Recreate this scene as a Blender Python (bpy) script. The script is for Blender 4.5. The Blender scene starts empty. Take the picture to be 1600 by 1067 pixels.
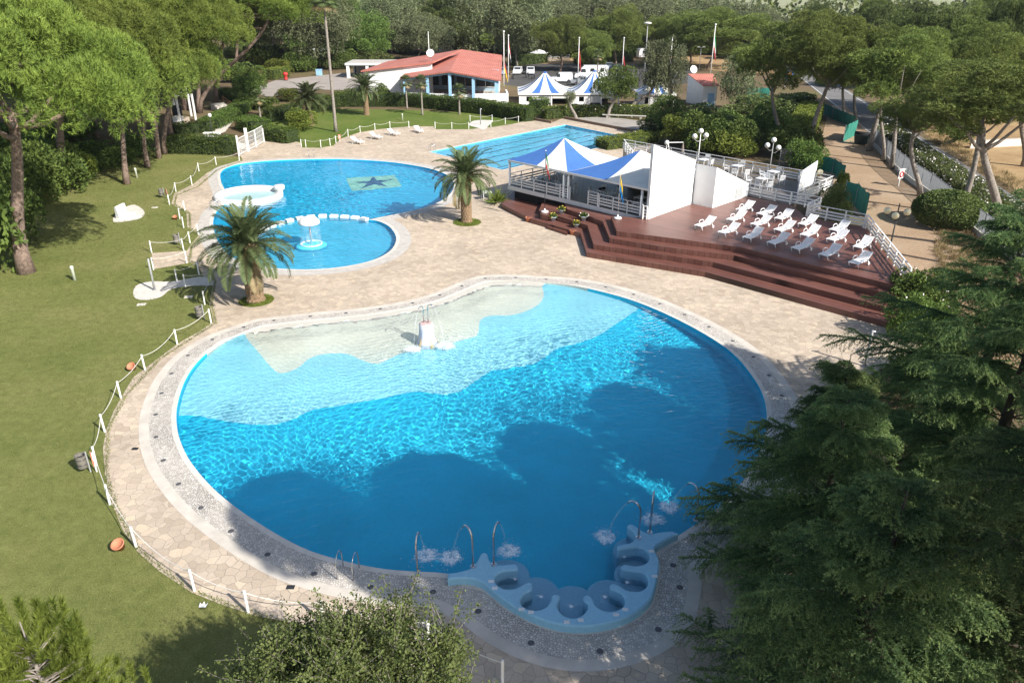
import bpy, math, random
import numpy as np
from mathutils import Vector, Matrix, noise
from mathutils.geometry import delaunay_2d_cdt
random.seed(7); RNG = np.random.default_rng(7)
SC = bpy.context.scene
COL = SC.collection
# ------------------------------------------------------------------ camera model (used to survey the site from the photo)
PITCH = math.radians(25.3); FPX = 1170.0; CH = 17.5
SP, CP = math.sin(PITCH), math.cos(PITCH)
def G(x, y, z=0.0):
    u = (x-800)/FPX; v = (y-533.5)/FPX
    t = (CH-z)/(SP+v*CP)
    return Vector((t*u, t*(CP-v*SP), z))
def HT(p, yt):
    v = (yt-533.5)/FPX
    return CH-p[1]*(SP+v*CP)/(CP-v*SP)
def PXM(p, z=0.0):
    return FPX/(p[1]*CP-(z-CH)*SP)          # photo pixels per metre at a point
SUN_AZ, SUN_EL = math.radians(-41.5), math.radians(36.5)
TOSUN = Vector((math.cos(SUN_AZ)*math.cos(SUN_EL), math.sin(SUN_AZ)*math.cos(SUN_EL), math.sin(SUN_EL)))

# ------------------------------------------------------------------ materials
MATS = {}
def newmat(name):
    m = bpy.data.materials.new(name); m.use_nodes = True
    nt = m.node_tree; nt.nodes.clear()
    out = nt.nodes.new('ShaderNodeOutputMaterial')
    MATS[name] = m
    return m, nt, out
class NT:
    def __init__(s, nt): s.nt = nt
    def n(s, typ, **kw):
        nd = s.nt.nodes.new(typ)
        for k, v in kw.items():
            if k.startswith('i_'):
                key = k[2:].replace('_', ' ')
                key = int(key) if key.isdigit() else key
                nd.inputs[key].default_value = v
            else: setattr(nd, k, v)
        return nd
    def l(s, a, b): s.nt.links.new(a, b)
    def ramp(s, fac, stops, interp='LINEAR'):
        r = s.n('ShaderNodeValToRGB'); e = r.color_ramp; e.interpolation = interp
        while len(e.elements) < len(stops): e.elements.new(.5)
        for el, (p, c) in zip(e.elements, stops):
            el.position = p; el.color = (*c, 1) if len(c) == 3 else c
        s.l(fac, r.inputs[0]); return r.outputs[0]
    def mix(s, a, b, f, mode='MIX'):
        m = s.n('ShaderNodeMix', data_type='RGBA', blend_type=mode)
        for sock, val in ((m.inputs[0], f), (m.inputs[6], a), (m.inputs[7], b)):
            if hasattr(val, 'is_linked'): s.l(val, sock)
            elif isinstance(val, (int, float)): sock.default_value = val
            else: sock.default_value = (*val, 1)
        return m.outputs[2]
    def noise(s, vec, scale, detail=4, rough=.6):
        t = s.n('ShaderNodeTexNoise'); t.inputs['Scale'].default_value = scale
        t.inputs['Detail'].default_value = detail; t.inputs['Roughness'].default_value = rough
        if vec: s.l(vec, t.inputs['Vector'])
        return t.outputs['Fac']
    def coord(s, which='Object'):
        return s.n('ShaderNodeTexCoord').outputs[which]
def simple(name, col, rough=.7, var=.12, scale=3.0, metal=0.0, spec=.4, bump=0.0, bscale=20., fine=True):
    if name in MATS: return MATS[name]
    m, nt, out = newmat(name); N = NT(nt)
    b = N.n('ShaderNodeBsdfPrincipled'); b.inputs['Roughness'].default_value = rough
    b.inputs['Metallic'].default_value = metal; b.inputs['Specular IOR Level'].default_value = spec
    co = N.coord()
    f = N.noise(co, scale, 5)
    c1 = tuple(max(0, c*(1-var)) for c in col); c2 = tuple(min(1, c*(1+var)) for c in col)
    N.l(N.ramp(f, [(.3, c1), (.7, c2)]), b.inputs['Base Color'])
    if bump:
        bp = N.n('ShaderNodeBump'); bp.inputs['Strength'].default_value = bump; bp.inputs['Distance'].default_value = .02
        N.l(N.noise(co, bscale, 3), bp.inputs['Height']); N.l(bp.outputs[0], b.inputs['Normal'])
    N.l(b.outputs[0], out.inputs[0]); return m
def leafmat(name, dark, light, trans=.3, scale=.6, warm=None):
    m, nt, out = newmat(name); N = NT(nt)
    co = N.coord()
    f = N.noise(co, scale, 3)
    geo = N.n('ShaderNodeNewGeometry')
    add = N.n('ShaderNodeMath', operation='MULTIPLY_ADD'); N.l(geo.outputs['Random Per Island'], add.inputs[0])
    add.inputs[1].default_value = .30; N.l(f, add.inputs[2])
    c = N.ramp(add.outputs[0], [(.42, dark), (.84, light)])
    oi = N.n('ShaderNodeObjectInfo')
    hsv = N.n('ShaderNodeHueSaturation')
    mr = N.n('ShaderNodeMapRange'); N.l(oi.outputs['Random'], mr.inputs[0]); mr.inputs[3].default_value = .78; mr.inputs[4].default_value = 1.22
    mh = N.n('ShaderNodeMapRange'); N.l(oi.outputs['Random'], mh.inputs[0]); mh.inputs[3].default_value = .488; mh.inputs[4].default_value = .512
    N.l(mr.outputs[0], hsv.inputs['Value']); N.l(mh.outputs[0], hsv.inputs['Hue']); N.l(c, hsv.inputs['Color'])
    d = N.n('ShaderNodeBsdfPrincipled'); d.inputs['Roughness'].default_value = .65; d.inputs['Specular IOR Level'].default_value = .25
    t = N.n('ShaderNodeBsdfTranslucent')
    N.l(hsv.outputs[0], d.inputs['Base Color'])
    tc = N.mix(hsv.outputs[0], (.9, 1.0, .35), .25, 'MIX') if warm else hsv.outputs[0]
    N.l(tc, t.inputs[0])
    mx = N.n('ShaderNodeMixShader'); mx.inputs[0].default_value = trans
    N.l(d.outputs[0], mx.inputs[1]); N.l(t.outputs[0], mx.inputs[2]); N.l(mx.outputs[0], out.inputs[0])
    return m

WHITE = simple('white_paint', (.80, .80, .78), .45, .05, 2)
WHITE_WALL = simple('white_render', (.78, .79, .78), .8, .05, .8, bump=.15, bscale=30)
PLASTIC = simple('white_plastic', (.82, .83, .83), .35, .03, 2)
STEEL = simple('steel', (.62, .63, .65), .25, .05, 8, metal=1.0)
DARKMETAL = simple('dark_metal', (.03, .032, .035), .45, .15, 6)
GREYMETAL = simple('grey_metal', (.33, .34, .34), .5, .12, 6)
BARK = simple('pine_bark', (.20, .145, .115), .95, .55, 6, bump=.9, bscale=9)
BARKGREY = simple('grey_bark', (.25, .22, .19), .95, .45, 6, bump=.8, bscale=9)
PALMBARK = simple('palm_bark', (.22, .15, .09), .95, .55, 9, bump=1, bscale=14)
TERRA = simple('terracotta', (.52, .20, .11), .8, .15, 8)
CONC = simple('concrete', (.47, .45, .41), .9, .18, 2.5, bump=.3, bscale=25)
CONCL = simple('pale_concrete', (.62, .58, .52), .9, .14, 2, bump=.2, bscale=25)
RUBBER = simple('rubber', (.02, .02, .02), .8, .2, 8)
SKYBLUE = simple('blue_paint', (.30, .52, .72), .5, .06, 2)
BLUEFAB = simple('blue_canvas', (.055, .155, .42), .75, .08, 1.5, bump=.15, bscale=6)
WHITEFAB = simple('white_canvas', (.74, .73, .67), .75, .05, 1.2, bump=.15, bscale=6)
RED = simple('red_paint', (.50, .04, .035), .5, .08, 4)
GREEN = simple('green_cloth', (.02, .26, .08), .8, .1, 4)
YELLOW = simple('yellow_cloth', (.80, .55, .04), .8, .06, 4)
CYAN = simple('blue_cloth', (.02, .24, .58), .8, .06, 4)
BLACK = simple('black_cloth', (.012, .012, .013), .8, .1, 4)
GLASS = simple('dark_glass', (.03, .038, .042), .08, .2, 1, spec=.8)
WOODGREY = simple('grey_boards', (.20, .17, .145), .85, .2, 3)
def gravelly(): pass

# ------------------------------------------------------------------ mesh helpers
class MB:
    def __init__(s): s.v = []; s.f = []; s.m = []; s.cur = 0
    def add(s, vs, fs):
        o = len(s.v); s.v += [tuple(v) for v in vs]
        for f in fs: s.f.append(tuple(i+o for i in f)); s.m.append(s.cur)
        return s
    def box(s, x0, x1, y0, y1, z0, z1, M=None):
        vs = [Vector(p) for p in ((x0,y0,z0),(x1,y0,z0),(x1,y1,z0),(x0,y1,z0),(x0,y0,z1),(x1,y0,z1),(x1,y1,z1),(x0,y1,z1))]
        if M: vs = [M @ v for v in vs]
        return s.add(vs, [(3,2,1,0),(4,5,6,7),(0,1,5,4),(1,2,6,5),(2,3,7,6),(3,0,4,7)])
    def beam(s, a, b, w, h, up=Vector((0,0,1))):
        a = Vector(a); b = Vector(b); d = (b-a)
        if d.length < 1e-6: return s
        d.normalize(); sd = d.cross(up)
        if sd.length < 1e-4: sd = d.cross(Vector((0,1,0)))
        sd.normalize(); u = sd.cross(d).normalized()
        vs = []
        for p in (a, b):
            for i, j in ((-1,-1),(1,-1),(1,1),(-1,1)): vs.append(p+sd*(i*w/2)+u*(j*h/2))
        return s.add(vs, [(3,2,1,0),(4,5,6,7),(0,1,5,4),(1,2,6,5),(2,3,7,6),(3,0,4,7)])
    def tube(s, pts, rads, n=8, cap=True):
        pts = [Vector(p) for p in pts]
        if isinstance(rads, (int, float)): rads = [rads]*len(pts)
        o = len(s.v); prev = None; vs = []; fs = []
        for i, p in enumerate(pts):
            d = (pts[min(i+1, len(pts)-1)]-pts[max(i-1, 0)]).normalized()
            if prev is None:
                a = d.cross(Vector((0,0,1)))
                if a.length < .05: a = d.cross(Vector((1,0,0)))
            else: a = prev-d*prev.dot(d)
            a.normalize(); b = d.cross(a); prev = a
            for k in range(n):
                t = 2*math.pi*k/n
                vs.append(p+(a*math.cos(t)+b*math.sin(t))*rads[i])
        for i in range(len(pts)-1):
            for k in range(n):
                k2 = (k+1) % n
                fs.append((i*n+k, i*n+k2, (i+1)*n+k2, (i+1)*n+k))
        if cap:
            fs.append(tuple(reversed(range(n)))); fs.append(tuple(range((len(pts)-1)*n, len(pts)*n)))
        return s.add(vs, fs)
    def lathe(s, prof, c=(0,0,0), n=16, M=None):
        vs = []; fs = []; c = Vector(c)
        for r, z in prof:
            for k in range(n):
                t = 2*math.pi*k/n; vs.append(Vector((r*math.cos(t), r*math.sin(t), z)))
        if M: vs = [M @ v for v in vs]
        vs = [v+c for v in vs]
        for i in range(len(prof)-1):
            for k in range(n):
                k2 = (k+1) % n; fs.append((i*n+k, i*n+k2, (i+1)*n+k2, (i+1)*n+k))
        fs.append(tuple(reversed(range(n)))); fs.append(tuple(range((len(prof)-1)*n, len(prof)*n)))
        return s.add(vs, fs)
    def ball(s, c, r, n=12, sq=(1,1,1)):
        m = n//2
        prof = [(max(.001, math.sin(math.pi*i/m)), -math.cos(math.pi*i/m)) for i in range(m+1)]
        M = Matrix.Diagonal((r*sq[0], r*sq[1], r*sq[2]))
        return s.lathe(prof, c, n, M)
    def prism(s, poly, z0, z1, tri=True):
        n = len(poly); vs = [(p[0], p[1], z0) for p in poly]+[(p[0], p[1], z1) for p in poly]
        fs = [(i, (i+1) % n, n+(i+1) % n, n+i) for i in range(n)]
        s.add(vs, fs)
        vv, ff = tri_poly([poly])
        s.add([(a[0], a[1], z1) for a in vv], ff); s.add([(a[0], a[1], z0) for a in vv], [tuple(reversed(f)) for f in ff])
        return s
    def build(s, name, mats, parent=None, smooth=False, loc=None):
        me = bpy.data.meshes.new(name); me.from_pydata(s.v, [], s.f)
        if not isinstance(mats, (list, tuple)): mats = [mats]
        for m in mats: me.materials.append(m)
        me.polygons.foreach_set('material_index', s.m)
        if smooth: me.polygons.foreach_set('use_smooth', [True]*len(s.f))
        me.update()
        o = bpy.data.objects.new(name, me); COL.objects.link(o)
        if parent: o.parent = parent
        if loc is not None: o.location = loc
        return o
def area2(p): return sum(p[i][0]*p[(i+1) % len(p)][1]-p[(i+1) % len(p)][0]*p[i][1] for i in range(len(p)))
def inside(p, poly):
    x, y = p[0], p[1]; c = False; j = len(poly)-1
    for i in range(len(poly)):
        xi, yi = poly[i][0], poly[i][1]; xj, yj = poly[j][0], poly[j][1]
        if (yi > y) != (yj > y) and x < (xj-xi)*(y-yi)/(yj-yi)+xi: c = not c
        j = i
    return c
def inside_np(P, poly):
    x, y = P[:, 0], P[:, 1]; c = np.zeros(len(P), bool); n = len(poly); j = n-1
    for i in range(n):
        xi, yi = poly[i][0], poly[i][1]; xj, yj = poly[j][0], poly[j][1]
        if yi != yj:
            c ^= ((yi > y) != (yj > y)) & (x < (xj-xi)*(y-yi)/(yj-yi)+xi)
        j = i
    return c
def tri_poly(loops, pts=(), lines=()):
    """triangulate first loop minus the others; extra points and constraint polylines allowed"""
    vs = []; es = []
    for lp in loops:
        o = len(vs); n = len(lp); vs += [Vector((p[0], p[1])) for p in lp]; es += [(o+i, o+(i+1) % n) for i in range(n)]
    for ln in lines:
        o = len(vs); vs += [Vector((p[0], p[1])) for p in ln]; es += [(o+i, o+i+1) for i in range(len(ln)-1)]
    vs += [Vector((p[0], p[1])) for p in pts]
    v, e, f, _, _, _ = delaunay_2d_cdt(vs, es, [], 0, 1e-5)
    if not f: return [], []
    F = np.array(f); V = np.array([(a[0], a[1]) for a in v]); C = V[F].mean(1)
    ok = inside_np(C, loops[0])
    for h in loops[1:]: ok &= ~inside_np(C, h)
    F = F[ok]
    A = V[F]; ar = (A[:,1,0]-A[:,0,0])*(A[:,2,1]-A[:,0,1])-(A[:,2,0]-A[:,0,0])*(A[:,1,1]-A[:,0,1])
    F[ar < 0] = F[ar < 0][:, ::-1]
    return [tuple(p) for p in V], [tuple(int(i) for i in t) for t in F]
def spline(pts, closed=True, n=8):
    pts = [Vector((p[0], p[1], 0)) for p in pts]; out = []; N = len(pts)
    for i in range(N if closed else N-1):
        if closed: a, b, c, d = pts[i-1], pts[i], pts[(i+1) % N], pts[(i+2) % N]
        else: a, b, c, d = pts[max(i-1, 0)], pts[i], pts[i+1], pts[min(i+2, N-1)]
        for k in range(n):
            t = k/n
            out.append(.5*((2*b)+(c-a)*t+(2*a-5*b+4*c-d)*t*t+(3*b-a-3*c+d)*t**3))
    if not closed: out.append(pts[-1])
    return [(p.x, p.y) for p in out]
def gp(lst, z=0.0): return [tuple(G(x, y, z)[:2]) for x, y in lst]
def offset(poly, w):
    """outward offset; w a number or per-point list"""
    n = len(poly); sgn = 1 if area2(poly) > 0 else -1; out = []
    for i in range(n):
        a = Vector(poly[i-1]); b = Vector(poly[(i+1) % n]); d = (b-a).normalized()
        nr = Vector((d.y, -d.x))*sgn
        ww = w if isinstance(w, (int, float)) else w[i]
        out.append((poly[i][0]+nr.x*ww, poly[i][1]+nr.y*ww))
    return out
def tag(o, label=None, cat=None, group=None, kind=None):
    if label: o['label'] = label
    if cat: o['category'] = cat
    if group: o['group'] = group
    if kind: o['kind'] = kind
    return o
def empty(name, loc, rz=0.0, label=None, cat=None, group=None):
    o = bpy.data.objects.new(name, None); o.empty_display_size = .3; COL.objects.link(o)
    o.location = loc; o.rotation_euler = (0, 0, rz)
    return tag(o, label, cat, group)
def kids(o): return [c for c in bpy.data.objects if c.parent == o]
def copy_tree(o, loc=None, rz=None, label=None, group=None, parent=None, sc=None):
    c = o.copy(); COL.objects.link(c)
    if parent: c.parent = parent
    for ch in o.children: copy_tree(ch, parent=c)
    if loc is not None: c.location = loc
    if rz is not None: c.rotation_euler = (0, 0, rz)
    if sc is not None: c.scale = (sc, sc, sc)
    if label: c['label'] = label
    if group: c['group'] = group
    return c
def sheet(name, loops, z, mat, pts=(), kind='structure'):
    v, f = tri_poly(loops, pts)
    mb = MB(); mb.add([(a[0], a[1], z) for a in v], f)
    o = mb.build(name, mat); o['kind'] = kind; return o
def npmesh(name, V, F, mats, mi=None, smooth=False):
    me = bpy.data.meshes.new(name); k = F.shape[1]
    me.vertices.add(len(V)); me.vertices.foreach_set('co', np.ascontiguousarray(V, np.float32).ravel())
    me.loops.add(F.size); me.loops.foreach_set('vertex_index', np.ascontiguousarray(F, np.int32).ravel())
    me.polygons.add(len(F)); me.polygons.foreach_set('loop_start', np.arange(0, F.size, k, dtype=np.int32))
    if not isinstance(mats, (list, tuple)): mats = [mats]
    for m in mats: me.materials.append(m)
    if mi is not None: me.polygons.foreach_set('material_index', np.ascontiguousarray(mi, np.int32))
    if smooth: me.polygons.foreach_set('use_smooth', np.ones(len(F), bool))
    me.update(calc_edges=True); me.validate()
    return me
def mobj(name, me, parent=None, loc=None, scale=None, rot=None):
    o = bpy.data.objects.new(name, me); COL.objects.link(o)
    if parent: o.parent = parent
    if loc is not None: o.location = loc
    if scale is not None: o.scale = scale
    if rot is not None: o.rotation_euler = rot
    return o
def nrm(a): return a/np.maximum(np.linalg.norm(a, axis=-1, keepdims=True), 1e-9)
def rdir(n): return nrm(RNG.normal(size=(n, 3)))
def cards(C, NR, L, W, spread=.8):
    """diamond leaves at C, leaning around direction NR"""
    n = len(C); L = np.broadcast_to(L, (n,))*RNG.uniform(.7, 1.3, n); W = np.broadcast_to(W, (n,))*RNG.uniform(.7, 1.3, n)
    d = nrm(NR+spread*rdir(n)); r = rdir(n); s = nrm(np.cross(d, r))
    tip = C+d*L[:, None]; mid = C+d*(L*.45)[:, None]; off = s*(W*.5)[:, None]
    V = np.stack([C, mid-off, tip, mid+off], 1).reshape(-1, 3)
    return V, np.arange(4*n).reshape(n, 4)
def needles(C, NR, k, L, W, cone=.9):
    """k thin triangles radiating from each tuft centre"""
    C = np.repeat(C, k, 0); NR = np.repeat(NR, k, 0); n = len(C)
    d = nrm(NR+cone*rdir(n)); s = nrm(np.cross(d, rdir(n)))
    l = L*RNG.uniform(.6, 1.2, n)[:, None]; w = W*.5
    V = np.stack([C-s*w, C+s*w, C+d*l], 1).reshape(-1, 3)
    return V, np.arange(3*n).reshape(n, 3)
# ------------------------------------------------------------------ ground materials
def m_paving():
    m, nt, out = newmat('crazy_paving'); N = NT(nt); co = N.coord()
    nz = N.n('ShaderNodeTexNoise'); nz.inputs['Scale'].default_value = 2.5; N.l(co, nz.inputs['Vector'])
    vm = N.n('ShaderNodeVectorMath', operation='MULTIPLY_ADD'); N.l(nz.outputs['Color'], vm.inputs[0]); vm.inputs[1].default_value = (.16, .16, 0); N.l(co, vm.inputs[2])
    ve = N.n('ShaderNodeTexVoronoi', feature='DISTANCE_TO_EDGE', voronoi_dimensions='2D'); ve.inputs['Scale'].default_value = 2.9
    vc = N.n('ShaderNodeTexVoronoi', feature='F1', voronoi_dimensions='2D'); vc.inputs['Scale'].default_value = 2.9
    N.l(vm.outputs[0], ve.inputs['Vector']); N.l(vm.outputs[0], vc.inputs['Vector'])
    stone = N.ramp(N.n('ShaderNodeSeparateColor').outputs[0], [(0, (.48, .40, .315)), (.5, (.56, .475, .38)), (.85, (.60, .51, .41)), (1, (.66, .555, .42))])
    sep = stone.node.inputs[0].links[0].from_node; N.l(vc.outputs['Color'], sep.inputs[0])
    big = N.noise(co, .22, 5)
    stone = N.mix(stone, N.ramp(big, [(.3, (.72, .70, .68)), (.7, (1.08, 1.06, 1.03))]), .8, 'MULTIPLY')
    fine = N.noise(co, 14, 4)
    stone = N.mix(stone, N.ramp(fine, [(.25, (.8, .79, .78)), (.75, (1.12, 1.1, 1.08))]), .6, 'MULTIPLY')
    jn = N.noise(co, .5, 3)
    joint = N.ramp(ve.outputs['Distance'], [(.006, (.0, 0, 0)), (.03, (1, 1, 1))])
    jc = N.ramp(jn, [(.35, (.22, .19, .16)), (.65, (.42, .37, .32))])
    c = N.mix(jc, stone, joint)
    b = N.n('ShaderNodeBsdfPrincipled'); b.inputs['Roughness'].default_value = .85; b.inputs['Specular IOR Level'].default_value = .2
    N.l(c, b.inputs['Base Color'])
    bp = N.n('ShaderNodeBump'); bp.inputs['Strength'].default_value = .5; bp.inputs['Distance'].default_value = .02
    N.l(joint, bp.inputs['Height']); N.l(bp.outputs[0], b.inputs['Normal']); N.l(b.outputs[0], out.inputs[0]); return m
def m_pebble():
    m, nt, out = newmat('pebble_mosaic'); N = NT(nt); co = N.coord()
    ve = N.n('ShaderNodeTexVoronoi', feature='DISTANCE_TO_EDGE', voronoi_dimensions='2D'); ve.inputs['Scale'].default_value = 11.5; N.l(co, ve.inputs['Vector'])
    vc = N.n('ShaderNodeTexVoronoi', feature='F1', voronoi_dimensions='2D'); vc.inputs['Scale'].default_value = 11.5; N.l(co, vc.inputs['Vector'])
    sep = N.n('ShaderNodeSeparateColor'); N.l(vc.outputs['Color'], sep.inputs[0])
    st = N.ramp(sep.outputs[0], [(0, (.43, .395, .345)), (.6, (.60, .56, .50)), (1, (.72, .68, .62))])
    pat = N.noise(co, .45, 4)
    gapc = N.ramp(pat, [(.42, (.38, .345, .30)), (.68, (.14, .13, .115))])
    edge = N.ramp(ve.outputs['Distance'], [(.05, (0, 0, 0)), (.16, (1, 1, 1))])
    c = N.mix(gapc, st, edge)
    b = N.n('ShaderNodeBsdfPrincipled'); b.inputs['Roughness'].default_value = .7; N.l(c, b.inputs['Base Color'])
    bp = N.n('ShaderNodeBump'); bp.inputs['Strength'].default_value = .6; bp.inputs['Distance'].default_value = .02
    N.l(ve.outputs['Distance'], bp.inputs['Height']); N.l(bp.outputs[0], b.inputs['Normal']); N.l(b.outputs[0], out.inputs[0]); return m
def m_grass(name, a, b_, c_):
    m, nt, out = newmat(name); N = NT(nt); co = N.coord()
    f1 = N.noise(co, .16, 6, .65); f2 = N.noise(co, 2.2, 6, .75); f3 = N.noise(co, 22, 3, .7)
    c = N.ramp(f1, [(.32, a), (.52, b_), (.7, c_)])
    c = N.mix(c, N.ramp(f2, [(.3, (.62, .66, .55)), (.7, (1.28, 1.24, 1.25))]), .8, 'MULTIPLY')
    c = N.mix(c, N.ramp(f3, [(.3, (.55, .58, .5)), (.72, (1.4, 1.36, 1.3))]), .75, 'MULTIPLY')
    b = N.n('ShaderNodeBsdfPrincipled'); b.inputs['Roughness'].default_value = .9; b.inputs['Specular IOR Level'].default_value = .1
    N.l(c, b.inputs['Base Color'])
    bp = N.n('ShaderNodeBump'); bp.inputs['Strength'].default_value = .8; bp.inputs['Distance'].default_value = .05
    N.l(f3, bp.inputs['Height']); N.l(bp.outputs[0], b.inputs['Normal']); N.l(b.outputs[0], out.inputs[0]); return m
def m_earth(name, cols, sc=.15, bump=.5):
    m, nt, out = newmat(name); N = NT(nt); co = N.coord()
    f1 = N.noise(co, sc, 8, .65); f2 = N.noise(co, 5, 5, .7)
    c = N.ramp(f1, [(.3, cols[0]), (.5, cols[1]), (.68, cols[2])])
    c = N.mix(c, N.ramp(f2, [(.3, (.7, .7, .7)), (.7, (1.2, 1.2, 1.2))]), .8, 'MULTIPLY')
    b = N.n('ShaderNodeBsdfPrincipled'); b.inputs['Roughness'].default_value = .95; b.inputs['Specular IOR Level'].default_value = .1
    N.l(c, b.inputs['Base Color'])
    bp = N.n('ShaderNodeBump'); bp.inputs['Strength'].default_value = bump; bp.inputs['Distance'].default_value = .05
    N.l(f2, bp.inputs['Height']); N.l(bp.outputs[0], b.inputs['Normal']); N.l(b.outputs[0], out.inputs[0]); return m
def m_tile(name, col, var=.1, grid=.0):
    m, nt, out = newmat(name); N = NT(nt); co = N.coord()
    f = N.noise(co, .35, 4); g = N.noise(co, 9, 3)
    c = N.ramp(f, [(.3, tuple(x*(1-var) for x in col)), (.7, tuple(min(1, x*(1+var)) for x in col))])
    c = N.mix(c, N.ramp(g, [(.3, (.88, .9, .92)), (.7, (1.08, 1.06, 1.05))]), .7, 'MULTIPLY')
    b = N.n('ShaderNodeBsdfPrincipled'); b.inputs['Roughness'].default_value = .6; N.l(c, b.inputs['Base Color']); N.l(b.outputs[0], out.inputs[0]); return m
def m_water(name):
    m, nt, out = newmat(name); N = NT(nt)
    g = N.n('ShaderNodeBsdfGlass'); g.inputs['IOR'].default_value = 1.33; g.inputs['Roughness'].default_value = 0.0
    N.l(g.outputs[0], out.inputs[0]); return m
PAVING = m_paving(); PEBBLE = m_pebble()
GRASS = m_grass('olive_lawn', (.150, .176, .055), (.194, .208, .073), (.238, .234, .100))
GRASS2 = m_grass('green_lawn', (.100, .150, .032), (.132, .180, .042), (.170, .195, .060))
EARTH = m_earth('dry_earth', ((.12, .09, .05), (.17, .125, .075), (.15, .14, .06)), .05)
PATHM = m_earth('sandy_path', ((.33, .225, .145), (.39, .28, .185), (.44, .335, .235)), .18)
FIELDM = m_earth('dry_field', ((.30, .19, .10), (.38, .26, .14), (.44, .32, .17)), .25)
FARM = m_earth('far_field_soil', ((.22, .25, .12), (.33, .33, .2), (.26, .31, .15)), .006, .1)
ASPHALT = m_earth('asphalt', ((.16, .155, .15), (.20, .195, .19), (.23, .22, .21)), .3, .3)
PARKM = m_earth('dark_asphalt', ((.07, .07, .07), (.09, .088, .085), (.11, .105, .1)), .3, .3)
TERRM = m_earth('grey_paving', ((.30, .28, .25), (.36, .335, .30), (.40, .37, .33)), .5, .2)
COPING = simple('white_coping', (.62, .59, .53), .8, .14, 1.5, bump=.2, bscale=20)
BAND = simple('cream_band', (.58, .53, .46), .85, .14, 1.2, bump=.3, bscale=18)
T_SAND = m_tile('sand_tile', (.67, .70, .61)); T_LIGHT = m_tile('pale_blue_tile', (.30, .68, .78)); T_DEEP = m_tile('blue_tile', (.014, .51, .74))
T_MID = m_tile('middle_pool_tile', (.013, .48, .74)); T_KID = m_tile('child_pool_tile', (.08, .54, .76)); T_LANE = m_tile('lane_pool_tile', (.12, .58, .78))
WATER = m_water('pool_water')
SPAM = m_tile('pale_blue_render', (.30, .58, .74), .06)

# ------------------------------------------------------------------ outlines surveyed from the photo
BEACH = [(400,512),(415,508.5),(488,500),(562,493),(610,486),(653,478),(691,467),(729,451),(759,440),(800,438.5),(840,441)]
BIG_PX = BEACH+[(885,445),(930,454),(985,469),(1040,491),(1100,522),(1145,553),(1175,588),(1192,618),(1198,650),(1194,685),(1178,725),(1150,765),(1112,802),(700,897),(640,893),(590,888),(530,875),(470,855),(400,815),(340,770),(300,725),(282,690),(276,660),(278,630),(291,592),(315,560),(352,532)]
SPA_OUT = [(1440,412),(1385,448),(1372,470),(1396,520),(1402,570),(1392,640),(1372,720),(1342,790),(1252,865),(1152,910),(1032,940),(900,950),(760,935),(620,890),(500,830),(410,770),(342,712),(290,672),(200,648)]
def spa_edge():
    w_ = [tuple(G(680+x/4, 740+y/4, .32)[:2]) for x, y in SPA_OUT]
    c = Vector(G(890, 880)[:2]); return [tuple(Vector(p)+(c-Vector(p)).normalized()*.16) for p in w_]
_i = BIG_PX.index((700,897)); BIG = spline(gp(BIG_PX[:_i])+spa_edge()+gp(BIG_PX[_i:]), True, 4)
MID_PX = [(344,272),(352,264),(375,257),(420,252),(480,249.5),(540,249.5),(600,253),(640,258),(675,265),(700,275),(709,287),(706,300),(690,314),(660,326),(620,335),(590,341),(576,344)]
KID_PX = [(576,344),(590,346),(606,353),(616,364),(619,376),(611,391),(588,405),(550,415),(500,421),(450,421),(410,417),(375,408),(352,394),(338,372),(333,350),(338,332),(352,318),(352,300),(346,287)]
mid_w = spline(gp(MID_PX), False, 5)[:-1]+spline(gp(KID_PX), False, 5)+[tuple(G(344.2,278)[:2])]
MID = mid_w
LANE = gp([(672,238),(884,195.5),(994,217.5),(785,266)])
if area2(BIG) < 0: BIG.reverse()
if area2(MID) < 0: MID.reverse()
if area2(LANE) < 0: LANE.reverse()
PAVE_PX = [(740,1150),(600,1062),(540,1003),(470,975),(400,962),(345,944),(300,926),(250,893),(215,862),(192,828),(174,785),(164,740),(161,700),(166,672),(178,642),(192,617),(208,590),(229,574),(262,549),(283,534),(312,518),(334,503),(327,477),(332,447),(318,432),(309,415),(294,409),(291,394),(299,381),(313,366),(293,356),(291,331),(268,319),(272,303),(302,288),(324,270),(350,259),(376,250),(376,236),(414,212),(440,215),(470,224),(472,231),(500,231.5),(521,228),(533,217),(561,207.5),(588,203),(616,200),(640,198),(677,198),(681,202.5),(735,202.5),(756,199.5),(766,199.5),(800,194.5),(832,187),(862,192),(880,185),(1030,213),(1032,222),(1000,242),(1050,262),(1100,330),(1400,480),(1440,540),(1340,598),(1330,640),(1420,760),(1500,1000),(1400,1300),(900,1400)]
PAVE = gp(PAVE_PX)
LAWN1 = gp([(-900,1900),(-900,330),(-60,262),(90,268),(150,236),(262,238),(376,246),(378,252),(340,266),(310,292),(276,306),(273,320),(297,334),(297,357),(318,367),(300,383),(296,408),(325,418),(336,440),(331,478),(338,505),(250,562),(196,620),(170,670),(166,740),(180,790),(216,860),(300,924),(400,960),(540,1000),(620,1075),(760,1160),(900,1420),(600,1900)])
LAWN2 = gp([(402,232),(420,205),(400,180),(440,178),(520,170),(640,172),(800,180),(850,186),(840,191),(800,197),(766,202),(735,204),(681,204),(640,200),(588,205),(560,210),(536,219),(523,230),(500,233.5),(470,233)])
def bufpoly(poly, w): return offset(poly, w)
holes = [bufpoly(BIG, .15), bufpoly(MID, .12), bufpoly(LANE, .12)]
gr = sheet('ground', [[(-1500,-120),(1500,-120),(1500,2600),(-1500,2600)]]+holes, -.02, EARTH)
sheet('lawn', [LAWN1], 0.0, GRASS); sheet('lawn', [LAWN2], .002, GRASS2)
sheet('pavement', [PAVE, BIG, MID, LANE], .012, PAVING)
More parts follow.
